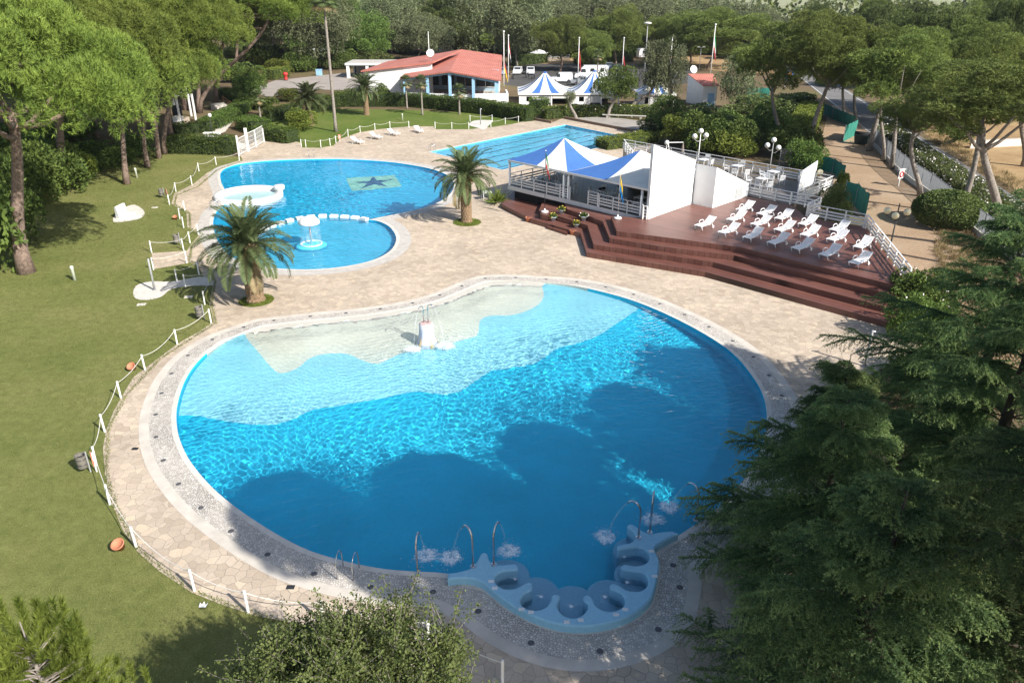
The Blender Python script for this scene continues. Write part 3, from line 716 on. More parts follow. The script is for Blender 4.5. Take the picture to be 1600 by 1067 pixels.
# ------------------------------------------------------------------ cedars in the right foreground
CEDBARK = simple('cedar_bark', (.075, .06, .045), .95, .3, 6)
def cedar(p, H, R, label, seed, z0=.8, dens=1.0, power=.75, n_per=6):
    rng = np.random.default_rng(seed)
    root = empty('cedar', p, 0, label, 'cedar tree', 'cedars in the right foreground')
    tr = MB(); tr.tube([(0, 0, -.2), (0, 0, H*.5), (0, 0, H-.1)], [.02*H+.04, .012*H+.03, .015], 8)
    br = MB(); Cs = []; Ds = []; Ss = []
    z = z0; k = 0
    def ridge(B, ln, fw, t0, depth):
        """one bough: a curve B(s) clothed on both sides with short hanging twigs"""
        sd = np.array([-fw[1], fw[0], 0])
        br.tube([B(s) for s in (0, .3, .6, .85, 1)], [.006*ln+.008, .0045*ln+.006, .003*ln+.004, .004, .002], 5, cap=False)
        nt = int(ln*(1-t0)/.062*dens)+4
        for j in range(nt):
            s = t0+(1-t0)*(j+rng.uniform(0, .9))/nt; side = 1 if j % 2 else -1
            tl = (.15*ln*(1-s)**.55+.20)*rng.uniform(.6, 1.25)
            d = fw*rng.uniform(.35, .8)+sd*side*rng.uniform(.5, .95); d /= np.linalg.norm(d)
            m = max(5, int(tl/.034*dens)); tt = np.linspace(0, 1, m); dr = rng.uniform(.45, 1.0)
            pts = B(s)+np.outer(tt*tl, d); pts[:, 2] -= dr*tl*tt**1.6
            Cs.append(pts+rng.normal(0, .010, pts.shape)); tg = np.tile(d, (m, 1)); tg[:, 2] -= dr*1.3*tt; Ds.append(tg); Ss.append(tt*.35+s*.5+depth*.08)
        m = int(ln*(1-t0)/.022); ss = np.linspace(t0, 1, m); P = np.array([B(q) for q in ss]); Cs.append(P+rng.normal(0, .02, P.shape)); Ds.append(np.tile(fw+np.array([0, 0, .6]), (m, 1))); Ss.append(ss*.5+.32)
    while z < H-.25:
        f = (z-z0)/(H-z0); ln0 = R*(1-f)**power+.25
        for q in range(n_per):
            a = 2*math.pi*(q+rng.uniform(-.3, .3))/n_per+k*1.1; ln = ln0*rng.uniform(.6, 1.15)
            zz = z+rng.uniform(-.28, .28); rise = rng.uniform(.12, .34)+.35*f; droop = rng.uniform(.22, .36)
            ca, sa = math.cos(a), math.sin(a)
            def B(s, ca=ca, sa=sa, ln=ln, zz=zz, rise=rise, droop=droop): return np.array([ca*ln*s, sa*ln*s, zz+ln*(rise*s-droop*s*s*1.1)])
            ridge(B, ln, np.array([ca, sa, 0]), .16, 0)
            for side in (-1, 1):
                for s0 in np.arange(.22, .86, .17):
                    s0 = s0+rng.uniform(-.05, .05); l2 = ln*.50*(1-s0)**.8*rng.uniform(.7, 1.2)+.15; an = a+side*rng.uniform(.6, .95); b0 = B(s0); c2, s2 = math.cos(an), math.sin(an); dd = rng.uniform(.10, .26); rs = rng.uniform(-.05, .10)
                    def B2(s, b0=b0, c2=c2, s2=s2, l2=l2, dd=dd, rs=rs): return b0+np.array([c2*l2*s, s2*l2*s, l2*(rs*s-dd*s*s)])
                    ridge(B2, l2, np.array([c2, s2, 0]), .08, 1)
        z += (.86+.40*(1-f))*(H/12)**.5; k += 1
    # leader
    tt = np.linspace(0, 1, 30); Cs.append(np.stack([tt*0, tt*0, H-1.2+1.25*tt], 1)); Ds.append(np.tile([0, 0, 1.], (30, 1))); Ss.append(np.full(30, .5))
    C = np.concatenate(Cs); D = nrm(np.concatenate(Ds)); S = np.concatenate(Ss)
    V, F = needles(C, nrm(D+np.array([0, 0, .35])), 5, .075, .024, .8)
    tipm = (np.repeat(S, 5)+RNG.uniform(-.16, .16, len(F)) > .64).astype(int)
    mobj('crown', npmesh('cedar_crown', V, F, [L_CEDAR, L_CEDTIP], tipm), root)
    tr.build('trunk', CEDBARK, root, smooth=True); br.build('branch_frame', CEDBARK, root, smooth=True)
    return root
cedar(Vector((12.8, 12.6, 0)), 13.5, 7.6, 'largest dark cedar filling the lower right corner with layered drooping branches', 11)
cedar(Vector((18.6, 26.2, 0)), 10.8, 7.2, 'cedar standing behind the largest one, below the wooden deck steps', 12)
cedar(G(1296, 712), 4.6, 2.4, 'small young cedar with a pointed leader at the edge of the pool paving', 13, .5)
cedar(Vector((9.4, 18.2, 0)), 7.2, 5.0, 'cedar reaching over the pool rim beside the water spouts', 14)
cedar(Vector((15.2, 19.8, 0)), 11.0, 4.6, 'cedar in the thick of the group between the largest one and the deck steps', 17)
cedar(Vector((24.0, 18.5, 0)), 12.5, 6.0, 'cedar at the right edge behind the largest one', 15, dens=.8)
cedar(Vector((8.0, 12.4, 0)), 8.4, 4.9, 'cedar poking up along the bottom edge right of the massage bench', 16, dens=1.0)

# ------------------------------------------------------------------ foreground shrub-tree and young pine
def fg_oak():
    root = empty('evergreen_oak', Vector((-3.25, 10.6, 0)), 0, 'small-leaved olive green bush-tree cut by the bottom edge in front of the pool', 'tree')
    nl = 128; C = []; N_ = []; tw = MB()
    for i in range(nl):
        d = rdir(1)[0]; d[2] = abs(d[2])*.9-.1; c = np.array([0, 0, 4.05])+d*np.array([2.6, 2.2, 2.1])*RNG.uniform(.5, 1.08)
        r = RNG.uniform(.35, .62); n = int(700*(r/.5)**2); dd = rdir(n)
        C.append(c+dd*r*RNG.uniform(.25, 1.05, (n, 1))); N_.append(dd)
        tw.tube([(0, 0, 2.4), tuple(np.array([0, 0, 3.2])*.5+c*.5), tuple(c)], [.05, .025, .008], 5, cap=False)
        for q in range(5):
            dt = rdir(1)[0]; dt[2] = abs(dt[2])+.4; e = c+nrm(dt)*RNG.uniform(.5, 1.25)
            tw.tube([tuple(c), tuple(e)], [.009, .003], 4, cap=False)
            tt = RNG.uniform(.4, 1, 46)[:, None]; C.append(c+(e-c)*tt+RNG.normal(0, .05, (46, 3))); N_.append(rdir(46))
    V, F = cards(np.concatenate(C), np.concatenate(N_), .075, .042, 1.1)
    mobj('crown', npmesh('oak_crown', V, F, L_OLIVE), root); tw.tube([(0, 0, -.2), (.1, 0, 1.4), (0, .1, 3.4)], [.2, .16, .1], 8); tw.build('trunk', BARKGREY, root, smooth=True)
fg_oak()
def fg_pine():
    root = empty('young_pine', Vector((-9.1, 10.3, 2.0)), 0, 'bright young pine with long needles in the bottom left corner', 'pine tree')
    C = []; N_ = []; tw = MB()
    for i in range(165):
        a = RNG.uniform(0, 6.28); z = RNG.uniform(1.2, 4.6); rr = (1.75*(1-(z-1)/4.6)+.25)*RNG.uniform(.5, 1.0)
        b = np.array([0, 0, z-.35]); e = np.array([rr*math.cos(a), rr*math.sin(a), z+.25])
        tw.tube([tuple(b), tuple((b+e)/2-np.array([0, 0, .06])), tuple(e)], [.022, .014, .006], 4, cap=False)
        tt = RNG.uniform(.35, 1, 46)[:, None]; C.append(b+(e-b)*tt); N_.append(np.tile(nrm(e-b+np.array([0, 0, .5])), (46, 1)))
        if i % 2: 
            e2 = e+np.array([0, 0, RNG.uniform(.2, .5)]); tt = RNG.uniform(0, 1, 22)[:, None]; C.append(e+(e2-e)*tt); N_.append(np.tile([0, 0, 1.], (22, 1)))
    V, F = needles(np.concatenate(C), np.concatenate(N_), 8, .19, .019, .7)
    mobj('crown', npmesh('young_pine_crown', V, F, L_LIME), root); tw.tube([(0, 0, -2.2), (0, 0, 2.5), (0, 0, 4.9)], [.1, .06, .01], 7); tw.build('trunk', BARKGREY, root, smooth=True)
fg_pine()

# ------------------------------------------------------------------ palms
def palm_crown(nf, L, seed, fan=False, dry=.0, lf=.5):
    rng = np.random.default_rng(seed); Vs = []; Fs = []; Ms = []; o = 0; mb = MB()
    for i in range(nf):
        f = i/nf; a = i*2.39996+rng.uniform(-.15, .15)
        el = math.radians(86-112*f**1.1+rng.uniform(-6, 6)); ln = L*rng.uniform(.85, 1.08)*(.8 if f < .12 else 1)
        n = 24; ca, sa = math.cos(a), math.sin(a); p = np.array([.12*ca, .12*sa, .0]); e = el; pts = [p.copy()]; dirs = []
        for k in range(n):
            d = np.array([ca*math.cos(e), sa*math.cos(e), math.sin(e)]); dirs.append(d); p = p+d*ln/n; pts.append(p.copy())
            e -= (.022+.075*(k/n)**1.3)*(1.1 if f > .25 else .75)
        mb.tube([tuple(q) for q in pts[::4]], [.035, .03, .024, .018, .012, .008, .004][:len(pts[::4])], 5, cap=False)
        side = np.array([-sa, ca, 0]); drym = 1 if f > 1-dry else 0
        for k in range(3, n):
            for jj in range(4):
                t = (k+jj/4)/n; q = pts[k]+(pts[min(k+1, n)]-pts[k])*jj/4; d = dirs[min(k, n-1)]; up = np.cross(side, d)
                up = up if up[2] > 0 else -up
                ll = lf*(1.1*math.sin(math.pi*min(1, t*.86+.12))**.7+.1)*ln/3.0
                for sgn in (-1, 1):
                    ld = side*sgn*.8+d*.62+up*rng.uniform(.12, .45); ld /= np.linalg.norm(ld); w = np.cross(ld, up); w = w/np.linalg.norm(w)*.022*L/3
                    q2 = q+ld*ll*.55; q3 = q+ld*ll-np.array([0, 0, .16*ll])
                    Vs.append(np.array([q-w*.6, q2-w, q3, q2+w])); Fs.append([o, o+1, o+2, o+3]); Ms.append(drym); o += 4
    return npmesh('palm_fronds', np.concatenate(Vs), np.array(Fs), [L_PALM, L_PALMDRY], np.array(Ms)), mb
PALM1, RB1 = palm_crown(58, 3.1, 21, dry=.04); PALM2, RB2 = palm_crown(52, 3.0, 22, dry=.05)
def date_palm(p, h, scale, label, me, rb, rz, tr=.42, rot_sk=True):
    root = empty('date_palm', p, rz, label, 'palm tree', 'feathery date palms')
    mb = MB(); n = 26; nz = int(h/.12); vs = []; fs = []
    for i in range(nz+1):
        z = h*i/nz; r = tr*(1.12 if z < .15 else 1)*(1+.16*max(0, (z-h*.72)/(h*.28)))
        for k in range(n):
            t = 2*math.pi*k/n; bump = .055*math.sin(k*math.pi+0)*(1 if i % 2 else -1)+.03*math.sin(13*t+i*1.57)
            vs.append(((r+bump)*math.cos(t), (r+bump)*math.sin(t), z-(.05 if i == 0 else 0)))
    for i in range(nz):
        for k in range(n): fs.append((i*n+k, i*n+(k+1) % n, (i+1)*n+(k+1) % n, (i+1)*n+k))
    mb.add(vs, fs); mb.add(vs[-n:], [tuple(range(n))]); mb.build('trunk', PALMBARK, root)
    mobj('crown', me, root, (0, 0, h-.05), (scale,)*3)
    r = MB(); r.v = rb.v; r.f = rb.f; r.m = rb.m
    r.build('frond_stems', L_PALM, root).location = (0, 0, h-.05); root.children[-1].scale = (scale,)*3
    # cut leaf bases under the crown
    s = MB()
    for k in range(60):
        a = k*2.4; z = h-.75+.7*(k/60); rr = tr*1.15
        s.beam((rr*math.cos(a), rr*math.sin(a), z), ((rr+.16)*math.cos(a), (rr+.16)*math.sin(a), z+.2), .1, .05)
    s.build('leaf_bases', simple('cut_leaf_bases', (.36, .25, .12), .9, .3, 8), root)
    return root
pa = G(400, 470); date_palm(pa, 3.6, 1.02, 'date palm with a thick dark trunk between the two nearer pools', PALM1, RB1, .4, .50)
pb = G(729, 347); date_palm(pb, 3.9, .95, 'date palm with a golden trunk in front of the tented pavilion', PALM2, RB2, 1.3, .46)
for (x, y), h, s, lb, me, rb, rz in (((486,196), 3.6, .98, 'bushy date palm on the back lawn nearest the tall fan palm', PALM1, RB1, 2.2), ((573,180), 4.0, .92, 'date palm at the hedge left of the clubhouse', PALM2, RB2, .2)):
    date_palm(G(x, y), h, s, lb, me, rb, rz, .42)
def fan_mesh(nf, R, seed, dry):
    rng = np.random.default_rng(seed); Vs = []; Fs = []; Ms = []; o = 0
    for i in range(nf):
        f = i/nf; a = i*2.39996; el = math.radians(80-130*f); d = np.array([math.cos(a)*math.cos(el), math.sin(a)*math.cos(el), math.sin(el)])
        s = np.array([-math.sin(a), math.cos(a), 0]); c = d*R*.55; u = np.cross(s, d)
        for k in range(13):
            t = -1.2+2.4*k/12; ld = d*math.cos(t)+s*math.sin(t)+np.array([0, 0, -.22]); w = nrm(np.cross(ld, u))*.03*R; l = R*.5*(1-.2*abs(t))
            Vs.append(np.array([c, c+ld*l*.5-w, c+ld*l, c+ld*l*.5+w])); Fs.append([o, o+1, o+2, o+3]); Ms.append(1 if f > 1-dry else 0); o += 4
        w = s*.012*R; Vs.append(np.array([-w, w, c+w, c-w])); Fs.append([o, o+1, o+2, o+3]); Ms.append(0); o += 4
    return npmesh('fan_fronds', np.concatenate(Vs), np.array(Fs), [L_PALM, L_PALMDRY], np.array(Ms))
FAN1 = fan_mesh(70, 1.0, 31, .12); FAN2 = fan_mesh(34, 1.0, 32, .1)
def fan_palm(p, h, R, lean, tr, label, me):
    root = empty('fan_palm', p, 0, label, 'palm tree', 'slim fan palms')
    mb = MB(); pts = [Vector((lean*t**1.3, 0, h*t-.05)) for t in np.linspace(0, 1, 14)]
    mb.tube(pts, [tr*(1.35 if i == 0 else 1)*(1-.35*i/13) for i in range(14)], 10); mb.build('trunk', BARKGREY, root, smooth=True)
    mobj('crown', me, root, pts[-1], (R,)*3); return root
p = G(525, 206); hp = HT(p, -6); fan_palm(p, hp, 2.4, (505-800)/FPX*(p.y*CP-(hp-CH)*SP)-p.x, .22, 'very tall slim fan palm leaning left, its crown cut by the top edge', FAN1)
for (bx, by, ty, lb) in ((636,170,128,'fan palm nearest the left corner of the clubhouse porch'), (660,180,128,'fan palm right of the one at the porch corner'), (718,179,142,'pale drooping fan palm in front of the clubhouse hedge'), (408,192,152,'grey-skirted fan palm with a green top behind the white gate'),(932,142,86,'fan palm sticking up behind the middle striped tent')):
    p = G(bx, by); h = HT(p, ty); fan_palm(p, h, 1.35, 0, .16, lb, FAN2)
def spiky(p, R, label, mat=None, n=130, cat='yucca plant'):
    C = np.zeros((n, 3)); d = rdir(n); d[:, 2] = np.abs(d[:, 2])*.9+.12; V, F = cards(C, nrm(d), R, R*.07, .1)
    o = mobj('spiky_plant', npmesh('spiky_plant', V, F, mat or L_PALM), None, p); tag(o, label, cat); return o
spiky(G(776,318)+Vector((0,0,.1)), 1.35, 'spiky yellow-green plant at the left corner of the pavilion', L_LIME)
spiky(G(765,152), 1.0, 'spiky bush right of the clubhouse porch', L_PALM); spiky(G(1075,212), 1.9, 'large spiky dull palm bush left of the terrace shrubs', L_OLIVE, 200)

# ------------------------------------------------------------------ hedges and bushes
def hedge(pts, w, h, label, mat=None, leaf=.17, dens=85, name='hedge', cat='hedge', flowers=0):
    P = [G(*q) for q in pts]; o0 = P[0].copy(); P = [p-o0 for p in P]; C = []; N_ = []; core = MB()
    for a, b in zip(P[:-1], P[1:]):
        d = b-a; L = d.length; d.normalize(); s = Vector((-d.y, d.x, 0))
        core.beam(a+Vector((0, 0, h*.46)), b+Vector((0, 0, h*.46)), w*.8, h*.9)
        a_ = np.array(a); d_ = np.array(d); s_ = np.array(s)
        for (area, fn) in ((L*w, 'top'), (L*h, 's1'), (L*h, 's2'), (w*h, 'e1'), (w*h, 'e2')):
            n = int(area*dens); u = RNG.uniform(0, 1, n); v = RNG.uniform(0, 1, n); j = RNG.normal(0, .05, n)
            if fn == 'top': q = a_+np.outer(u*L, d_)+np.outer((v-.5)*w, s_)+np.outer(h+j, [0, 0, 1]); nn = [0, 0, 1]
            elif fn[0] == 's':
                sg = 1 if fn == 's1' else -1; q = a_+np.outer(u*L, d_)+np.outer(sg*w*.5+j, s_)+np.outer(v*h, [0, 0, 1]); nn = s_*sg+np.array([0, 0, .4])
            else:
                sg = 0 if fn == 'e1' else 1; q = a_+np.outer(sg*L+j, d_)+np.outer((u-.5)*w, s_)+np.outer(v*h, [0, 0, 1]); nn = d_*(2*sg-1)+np.array([0, 0, .4])
            C.append(q); N_.append(np.tile(nn, (n, 1)))
    C = np.concatenate(C); N_ = nrm(np.concatenate(N_))
    wob = np.array([noise.noise((x*.9+o0.x, y*.9+o0.y, z*.9)) for x, y, z in C[:, :3]])
    C = C+N_*(wob*.22)[:, None]
    V, F = cards(C, N_, leaf, leaf*.6, .9)
    root = empty(name, o0, 0, label, cat); mobj('foliage', npmesh('hedge_leaves', V, F, mat or L_HEDGE), root); core.build('inner_shade_core', simple('inner_shade_core', (.028, .045, .012), .9, .3, 2), root)  # solid core darker than the leaves, inner shade put into its colour
    if flowers:
        sel = RNG.choice(len(C), flowers); V, F = cards(C[sel]+N_[sel]*.08, N_[sel], .16, .15, .6)
        V2, F2 = cards(C[sel]+N_[sel]*.08, N_[sel], .16, .15, .9); fo = mobj('flowers', npmesh('flowers', np.concatenate([V, V2]), np.concatenate([F, F2+len(V)]), L_FLOWER), root); fo['kind'] = 'stuff'
    return root
hedge([(266,238),(366,240)], 2.2, 1.9, 'clipped box hedge left of the white gate')
hedge([(408,216),(458,223)], 2.4, 1.5, 'clipped hedge right of the white gate')
hedge([(524,166),(640,166),(760,178),(828,190)], 2.0, 1.9, 'long clipped hedge between the back lawn and the clubhouse')
hedge([(418,190),(476,180),(524,168)], 1.8, 1.7, 'hedge behind the date palms along the drive')
hedge([(272,212),(330,204)], 2.0, 1.3, 'low hedge in front of the white pole frame')
hedge([(326,202),(372,180)], 3.0, 1.2, 'rounded hedge climbing right of the white pole frame')
hedge([(372,178),(392,164),(352,152)], 2.5, 1.3, 'dark hedge beside the small stair with handrail')
hedge([(385,200),(408,208)], 3.0, 1.5, 'yellowish hedge just behind the white gate')
hedge([(828,180),(856,180)], 1.6, 2.4, 'dark hedge left end by the first striped tent', L_BROAD)
hedge([(850,186),(892,182),(945,182),(1020,183)], 1.8, 1.5, 'loose hedge with white flowers in front of the striped tents', L_LIME, .2, 60, flowers=90)
hedge([(940,232),(975,228),(1016,220)], 3.2, 1.0, 'low broad hedge behind the pavilion at the lane pool', L_LIME)
hedge([(420,125),(444,120)], 3.0, 2.0, 'bright hedge by the red hydrant on the drive', L_LIME)
hedge([(800,103),(850,98)], 3.0, 2.0, 'distant orange-tinged hedge behind the two parked white cars', L_OLIVE, .3, 40)
hedge([(900,100),(985,97)], 3.0, 1.6, 'distant hedge behind the white vans', L_OLIVE, .3, 40)
hedge([(1222,178),(1262,176)], 3.0, 2.6, 'flowering oleander hedge under the blue billboard', L_BROAD, .25, 55, 'oleander_hedge', 'hedge', 120)
hedge([(1236,232),(1252,210),(1266,184)], 3.0, 2.2, 'olive hedge between the slanting pine and the side lane', L_LIME, .22, 60)
hedge([(1377,214),(1420,244),(1460,274),(1520,316),(1600,376)], 2.6, 1.5, 'long oleander hedge with white flowers between the metal fence and the road', L_OLIVE, .17, 95, 'oleander_hedge', 'hedge', 900)
BUSH = []
for i, (m, lf, tf) in enumerate(((L_BROAD, .15, 260), (L_LIME, .15, 240), (L_OLIVE, .14, 240), (L_BROAD, .2, 200), (L_DARKPINE, .11, 420))):
    C, N_ = lobed(26, tf, 1.5, 2.6, .55, .95, 'cloud')
    if i == 4: d = rdir(26000); d = d[d[:, 2] > -.8]; C = d*np.array([1.5, 1.5, 1.3])*RNG.uniform(.9, 1.02, (len(d), 1)); N_ = d
    V, F = cards(C, N_, lf, lf*.6, 1.0); BUSH.append(npmesh('bush', V, F, m))
def bush(i, bx, by, w, ty, label, group=None, cat='bush', flowers=0):
    p = G(bx, by); h = HT(p, ty); r = w*.5/PXM(p, h*.5)
    o = mobj('bush', BUSH[i], None, (p.x, p.y, h*.44), (r/1.5, r/1.5, h/2.6), (0, 0, random.uniform(0, 6))); tag(o, label, cat, group)
    if flowers:
        d = rdir(flowers); V, F = cards(d*np.array([1.5, 1.5, 1.25])*.95, d, .13, .12, .6); fo = mobj('flowers', npmesh('flowers', V, F, L_FLOWER), o); fo['kind'] = 'stuff'
    return o
GT = 'shrubs behind the terrace railing'
for i, bx, by, w, ty, lb in ((1,1060,226,70,178,'yellow-green shrub behind the closed parasol on the terrace'),(0,1100,238,80,170,'dark shrub left of the globe lamps behind the terrace'),(2,1090,210,90,165,'dull olive shrub behind the globe lamps'),(0,1150,240,90,178,'dark shrub between the two globe lamps behind the terrace'),(1,1135,244,80,200,'low yellow-green shrub along the middle of the rear railing'),(0,1190,222,80,160,'tall dark shrub beside the straight grey pine trunk'),(3,1240,246,70,190,'dark shrub right of the straight grey pine trunk'),(0,1256,262,60,215,'dark shrub at the foot of the leaning path pine'),(0,1030,206,60,178,'dark shrub behind the corner of the grey paved terrace'),(2,1185,190,110,150,'olive shrub in front of the side lane')):
    bush(i, bx, by, w, ty, lb, GT)
GD = 'dark shrubs under the left stone pines'
for i, bx, by, w, ty in ((0,10,380,120,230),(0,40,320,120,215),(3,-20,430,120,260),(0,85,300,110,215),(0,0,290,160,200),(3,110,262,80,215),(0,20,250,160,190),(0,80,225,130,180)):
    bush(i, bx, by, w, ty, 'dark shrub in the shaded thicket under the left stone pines', GD)
for i, bx, by, w, ty, lb in ((1,120,285,60,235,'yellow-green shrub at the sunny edge of the left thicket'),(0,160,262,90,222,'rounded green bush at the left end of the lawn hedge'),(0,210,246,60,205,'green bush behind the trunks of the three pines'),
    (4,1476,352,100,296,'large clipped round bush beside the sandy path'),(0,1440,490,110,410,'bright green leafy bush at the right end of the deck steps'),(0,1432,530,90,455,'dark leafy bush below the right end of the deck steps'),(0,1452,590,110,520,'dark bush between the cedars and the end of the paving'),(1,470,205,46,170,'sparse yellowish shrub on the back lawn under the date palm'),
    (0,598,152,22,128,'rounded green bush against the clubhouse white wall'),(2,1300,350,50,292,'thick green creeper bush on the green screen by the ramp'),(1,1312,312,26,268,'yellow-green shrub behind the ramp railing'),(0,400,140,40,100,'branchy tree-like shrub beside the drive'),(0,1290,135,30,110,'green bush beside the road by the parked silver car'),(3,1130,205,70,170,'dark shrub in front of the small red-roofed hut')):
    bush(i, bx, by, w, ty, lb, flowers=26 if 'deck steps' in lb else 0)
far_understory()
for i, bx, by, w, ty, lb in ((0,388,150,44,112,'round green bush at the left end of the drive'),(1,436,116,44,92,'bright bush behind the red hydrant post'),(0,470,112,50,80,'dark green bush at the foot of the large grey eucalyptus'),(2,520,108,50,84,'dull bush left of the white pergola'),(0,372,128,50,92,'dark bush under the pines left of the drive'),(3,412,170,40,150,'bush at the bend of the drive behind the fan palm'),(1,452,158,44,138,'yellowish bush along the near side of the drive'),(0,498,164,50,146,'green bush along the near side of the drive by the date palm'),(2,545,158,40,140,'dull bush by the drive left of the clubhouse date palm')):
    bush(i, bx, by, w, ty, lb)
# dry grass tufts beside the clipped bush
def dry_tufts():
    C = []; 
    for _ in range(260):
        g = G(RNG.uniform(1460, 1540), RNG.uniform(360, 440)); C.append(np.array([g.x, g.y, 0])+RNG.normal(0, .12, (26, 3))*np.array([1, 1, 0]))
    C = np.concatenate(C); V, F = cards(C, np.tile([0, 0, 1.], (len(C), 1)), .35, .03, .5); o = mobj('dry_grass', npmesh('dry_grass', V, F, L_GRASSY)); o['kind'] = 'stuff'
    C = []
    for _ in range(500):
        g = roadpt(RNG.uniform(-30, 90), RNG.uniform(-3.2, -1.0)); C.append(np.array([g[0], g[1], 0])+RNG.normal(0, .2, (20, 3))*np.array([1, 1, 0]))
    C = np.concatenate(C); V, F = cards(C, np.tile([0, 0, 1.], (len(C), 1)), .45, .04, .5); o = mobj('dry_grass', npmesh('dry_grass', V, F, L_GRASSY)); o['kind'] = 'stuff'
dry_tufts()
L_BLADE = leafmat('grass_blades', (.110, .140, .038), (.25, .265, .095), .3, .35)
def lawn_blades():
    poly = LAWN1; n = 190000; px = RNG.uniform(-60, 560, n); py = RNG.uniform(250, 1150, n)**1.0
    u = (px-800)/FPX; v = (py-533.5)/FPX; t = CH/(SP+v*CP); P = np.stack([t*u, t*(CP-v*SP)], 1); P = P[inside_np(P, poly)]
    for pad in ([(177,347),(185,330),(204,321),(215,322),(226,331),(222,340),(206,345)], [(208,458),(214,446),(236,440),(270,440),(310,433),(330,436),(332,446),(300,447),(268,452),(252,464),(230,469),(213,467)], [(237,396),(292,392),(296,411),(240,421)]):
        P = P[~inside_np(P, gp(pad))]
    C = np.concatenate([P, np.zeros((len(P), 1))], 1); sc = np.clip(P[:, 1]/28, .8, 2.2); V1, F1 = cards(C, np.tile([0, 0, 1.], (len(C), 1)), .065*sc, .014*sc, .9)
    e = [LAWN1[i] for i in range(len(LAWN1))]; pts = []
    for a, b in zip(e[5:-4], e[6:-3]):
        L = math.dist(a, b); k = int(L*90)
        if k < 1 or L > 40: continue
        tt = RNG.uniform(0, 1, k)[:, None]; pts.append(np.array(a)+(np.array(b)-np.array(a))*tt+RNG.normal(0, .05, (k, 2)))
    P = np.concatenate(pts); C = np.concatenate([P, np.zeros((len(P), 1))], 1); V2, F2 = cards(C, np.tile([0, 0, 1.], (len(C), 1)), .11, .02, .9)
    o = mobj('grass', npmesh('grass', np.concatenate([V1, V2]), np.concatenate([F1, F2+len(V1)]), L_BLADE)); o['kind'] = 'stuff'
lawn_blades()
# ------------------------------------------------------------------ things in and around the pools
def recv(o): o.cycles.is_caustics_receiver = True; return o
def rtree(o):
    for c in o.children: rtree(c)
    if o.type == 'MESH': recv(o)
    return o
SPA_Z = (680, 740, 4.0)
spa_in = [(78,620),(180,600),(235,575),(268,532),(285,497),(305,488),(325,497),(337,532),(370,562),(430,565),(495,557),(515,575),(510,598),(440,602),(388,622),(371,655),(388,690),(435,714),(492,714),(540,692),(572,676),(600,677),(608,700),(596,728),(555,748),(533,785),(545,820),(592,845),(650,845),(700,822),(722,785),(728,757),(755,746),(781,760),(777,785),(764,812),(775,852),(812,885),(860,896),(910,885),(945,852),(956,815),(928,785),(927,765),(950,752),(975,765),(992,790),(1004,818),(1042,845),(1092,855),(1142,845),(1180,820),(1186,780),(1166,748),(1130,730),(1096,714),(1092,692),(1112,680),(1152,692),(1190,720),(1240,730),(1292,724),(1330,690),(1326,640),(1290,612),(1215,604),(1168,592),(1163,572),(1190,562),(1242,572),(1292,565),(1330,545),(1341,510),(1320,476),(1270,456),(1200,462),(1147,471),(1137,456),(1150,441),(1200,432),(1240,415),(1252,390),(1243,362),(1212,337),(1201,322),(1216,310),(1242,316),(1292,350),(1342,370),(1400,362),(1482,354)]
spa_out = [(1520,372),(1440,412),(1385,448),(1372,470),(1396,520),(1402,570),(1392,640),(1372,720),(1342,790),(1252,865),(1152,910),(1032,940),(900,950),(760,935),(620,890),(500,830),(410,770),(342,712),(290,672),(200,648),(78,655)]
def zp(lst, org, z): return [tuple(G(org[0]+x/org[2], org[1]+y/org[2], z)[:2]) for x, y in lst]
spa_poly = spline(zp(spa_in, SPA_Z, .32), False, 3)+spline(zp(spa_out, SPA_Z, .32), False, 3)
if area2(spa_poly) < 0: spa_poly.reverse()
def spa():
    n = len(spa_poly); c0 = Vector((sum(p[0] for p in spa_poly)/n, sum(p[1] for p in spa_poly)/n, 0))
    root = empty('spa_bench', c0, 0, 'pale blue massage bench with rounded scalloped seats at the near end of the big pool', 'spa bench')
    loc = [(p[0]-c0.x, p[1]-c0.y) for p in spa_poly]; ins = offset(loc, -.05)
    mb = MB(); vs = [(p[0], p[1], -1.6) for p in loc]+[(p[0], p[1], .27) for p in loc]+[(p[0], p[1], .32) for p in ins]
    fs = [(i, (i+1) % n, n+(i+1) % n, n+i) for i in range(n)]+[(n+i, n+(i+1) % n, 2*n+(i+1) % n, 2*n+i) for i in range(n)]
    mb.add(vs, fs); v, f = tri_poly([ins]); mb.add([(a[0], a[1], .32) for a in v], f)
    recv(mb.build('bench_body', SPAM, root))
    for x, y in ((445,655),(628,770),(862,830),(1092,790),(1262,660),(1250,510)):
        c = G(SPA_Z[0]+x/4, SPA_Z[1]+y/4, -.45)-c0; s = MB(); sr = .78; k_ = len(root.children)*.003; s.lathe([(sr, -1.2+k_), (sr, -.48+k_), (sr*.9, -.45+k_)], (c.x, c.y, 0), 24)
        recv(s.build('seat', SPAM, root))
    for x, y in ((372,714),(350,672),(598,864),(540,846),(822,926),(910,914),(1130,880),(1188,848),(1352,484),(1372,640)):
        c = G(SPA_Z[0]+x/4, SPA_Z[1]+y/4, .32)-c0; s = MB(); s.box(c.x-.09, c.x+.09, c.y-.06, c.y+.06, .318, .332); s.build('inlet_plate', WHITE, root)
    return root
spa()
FOAM = None
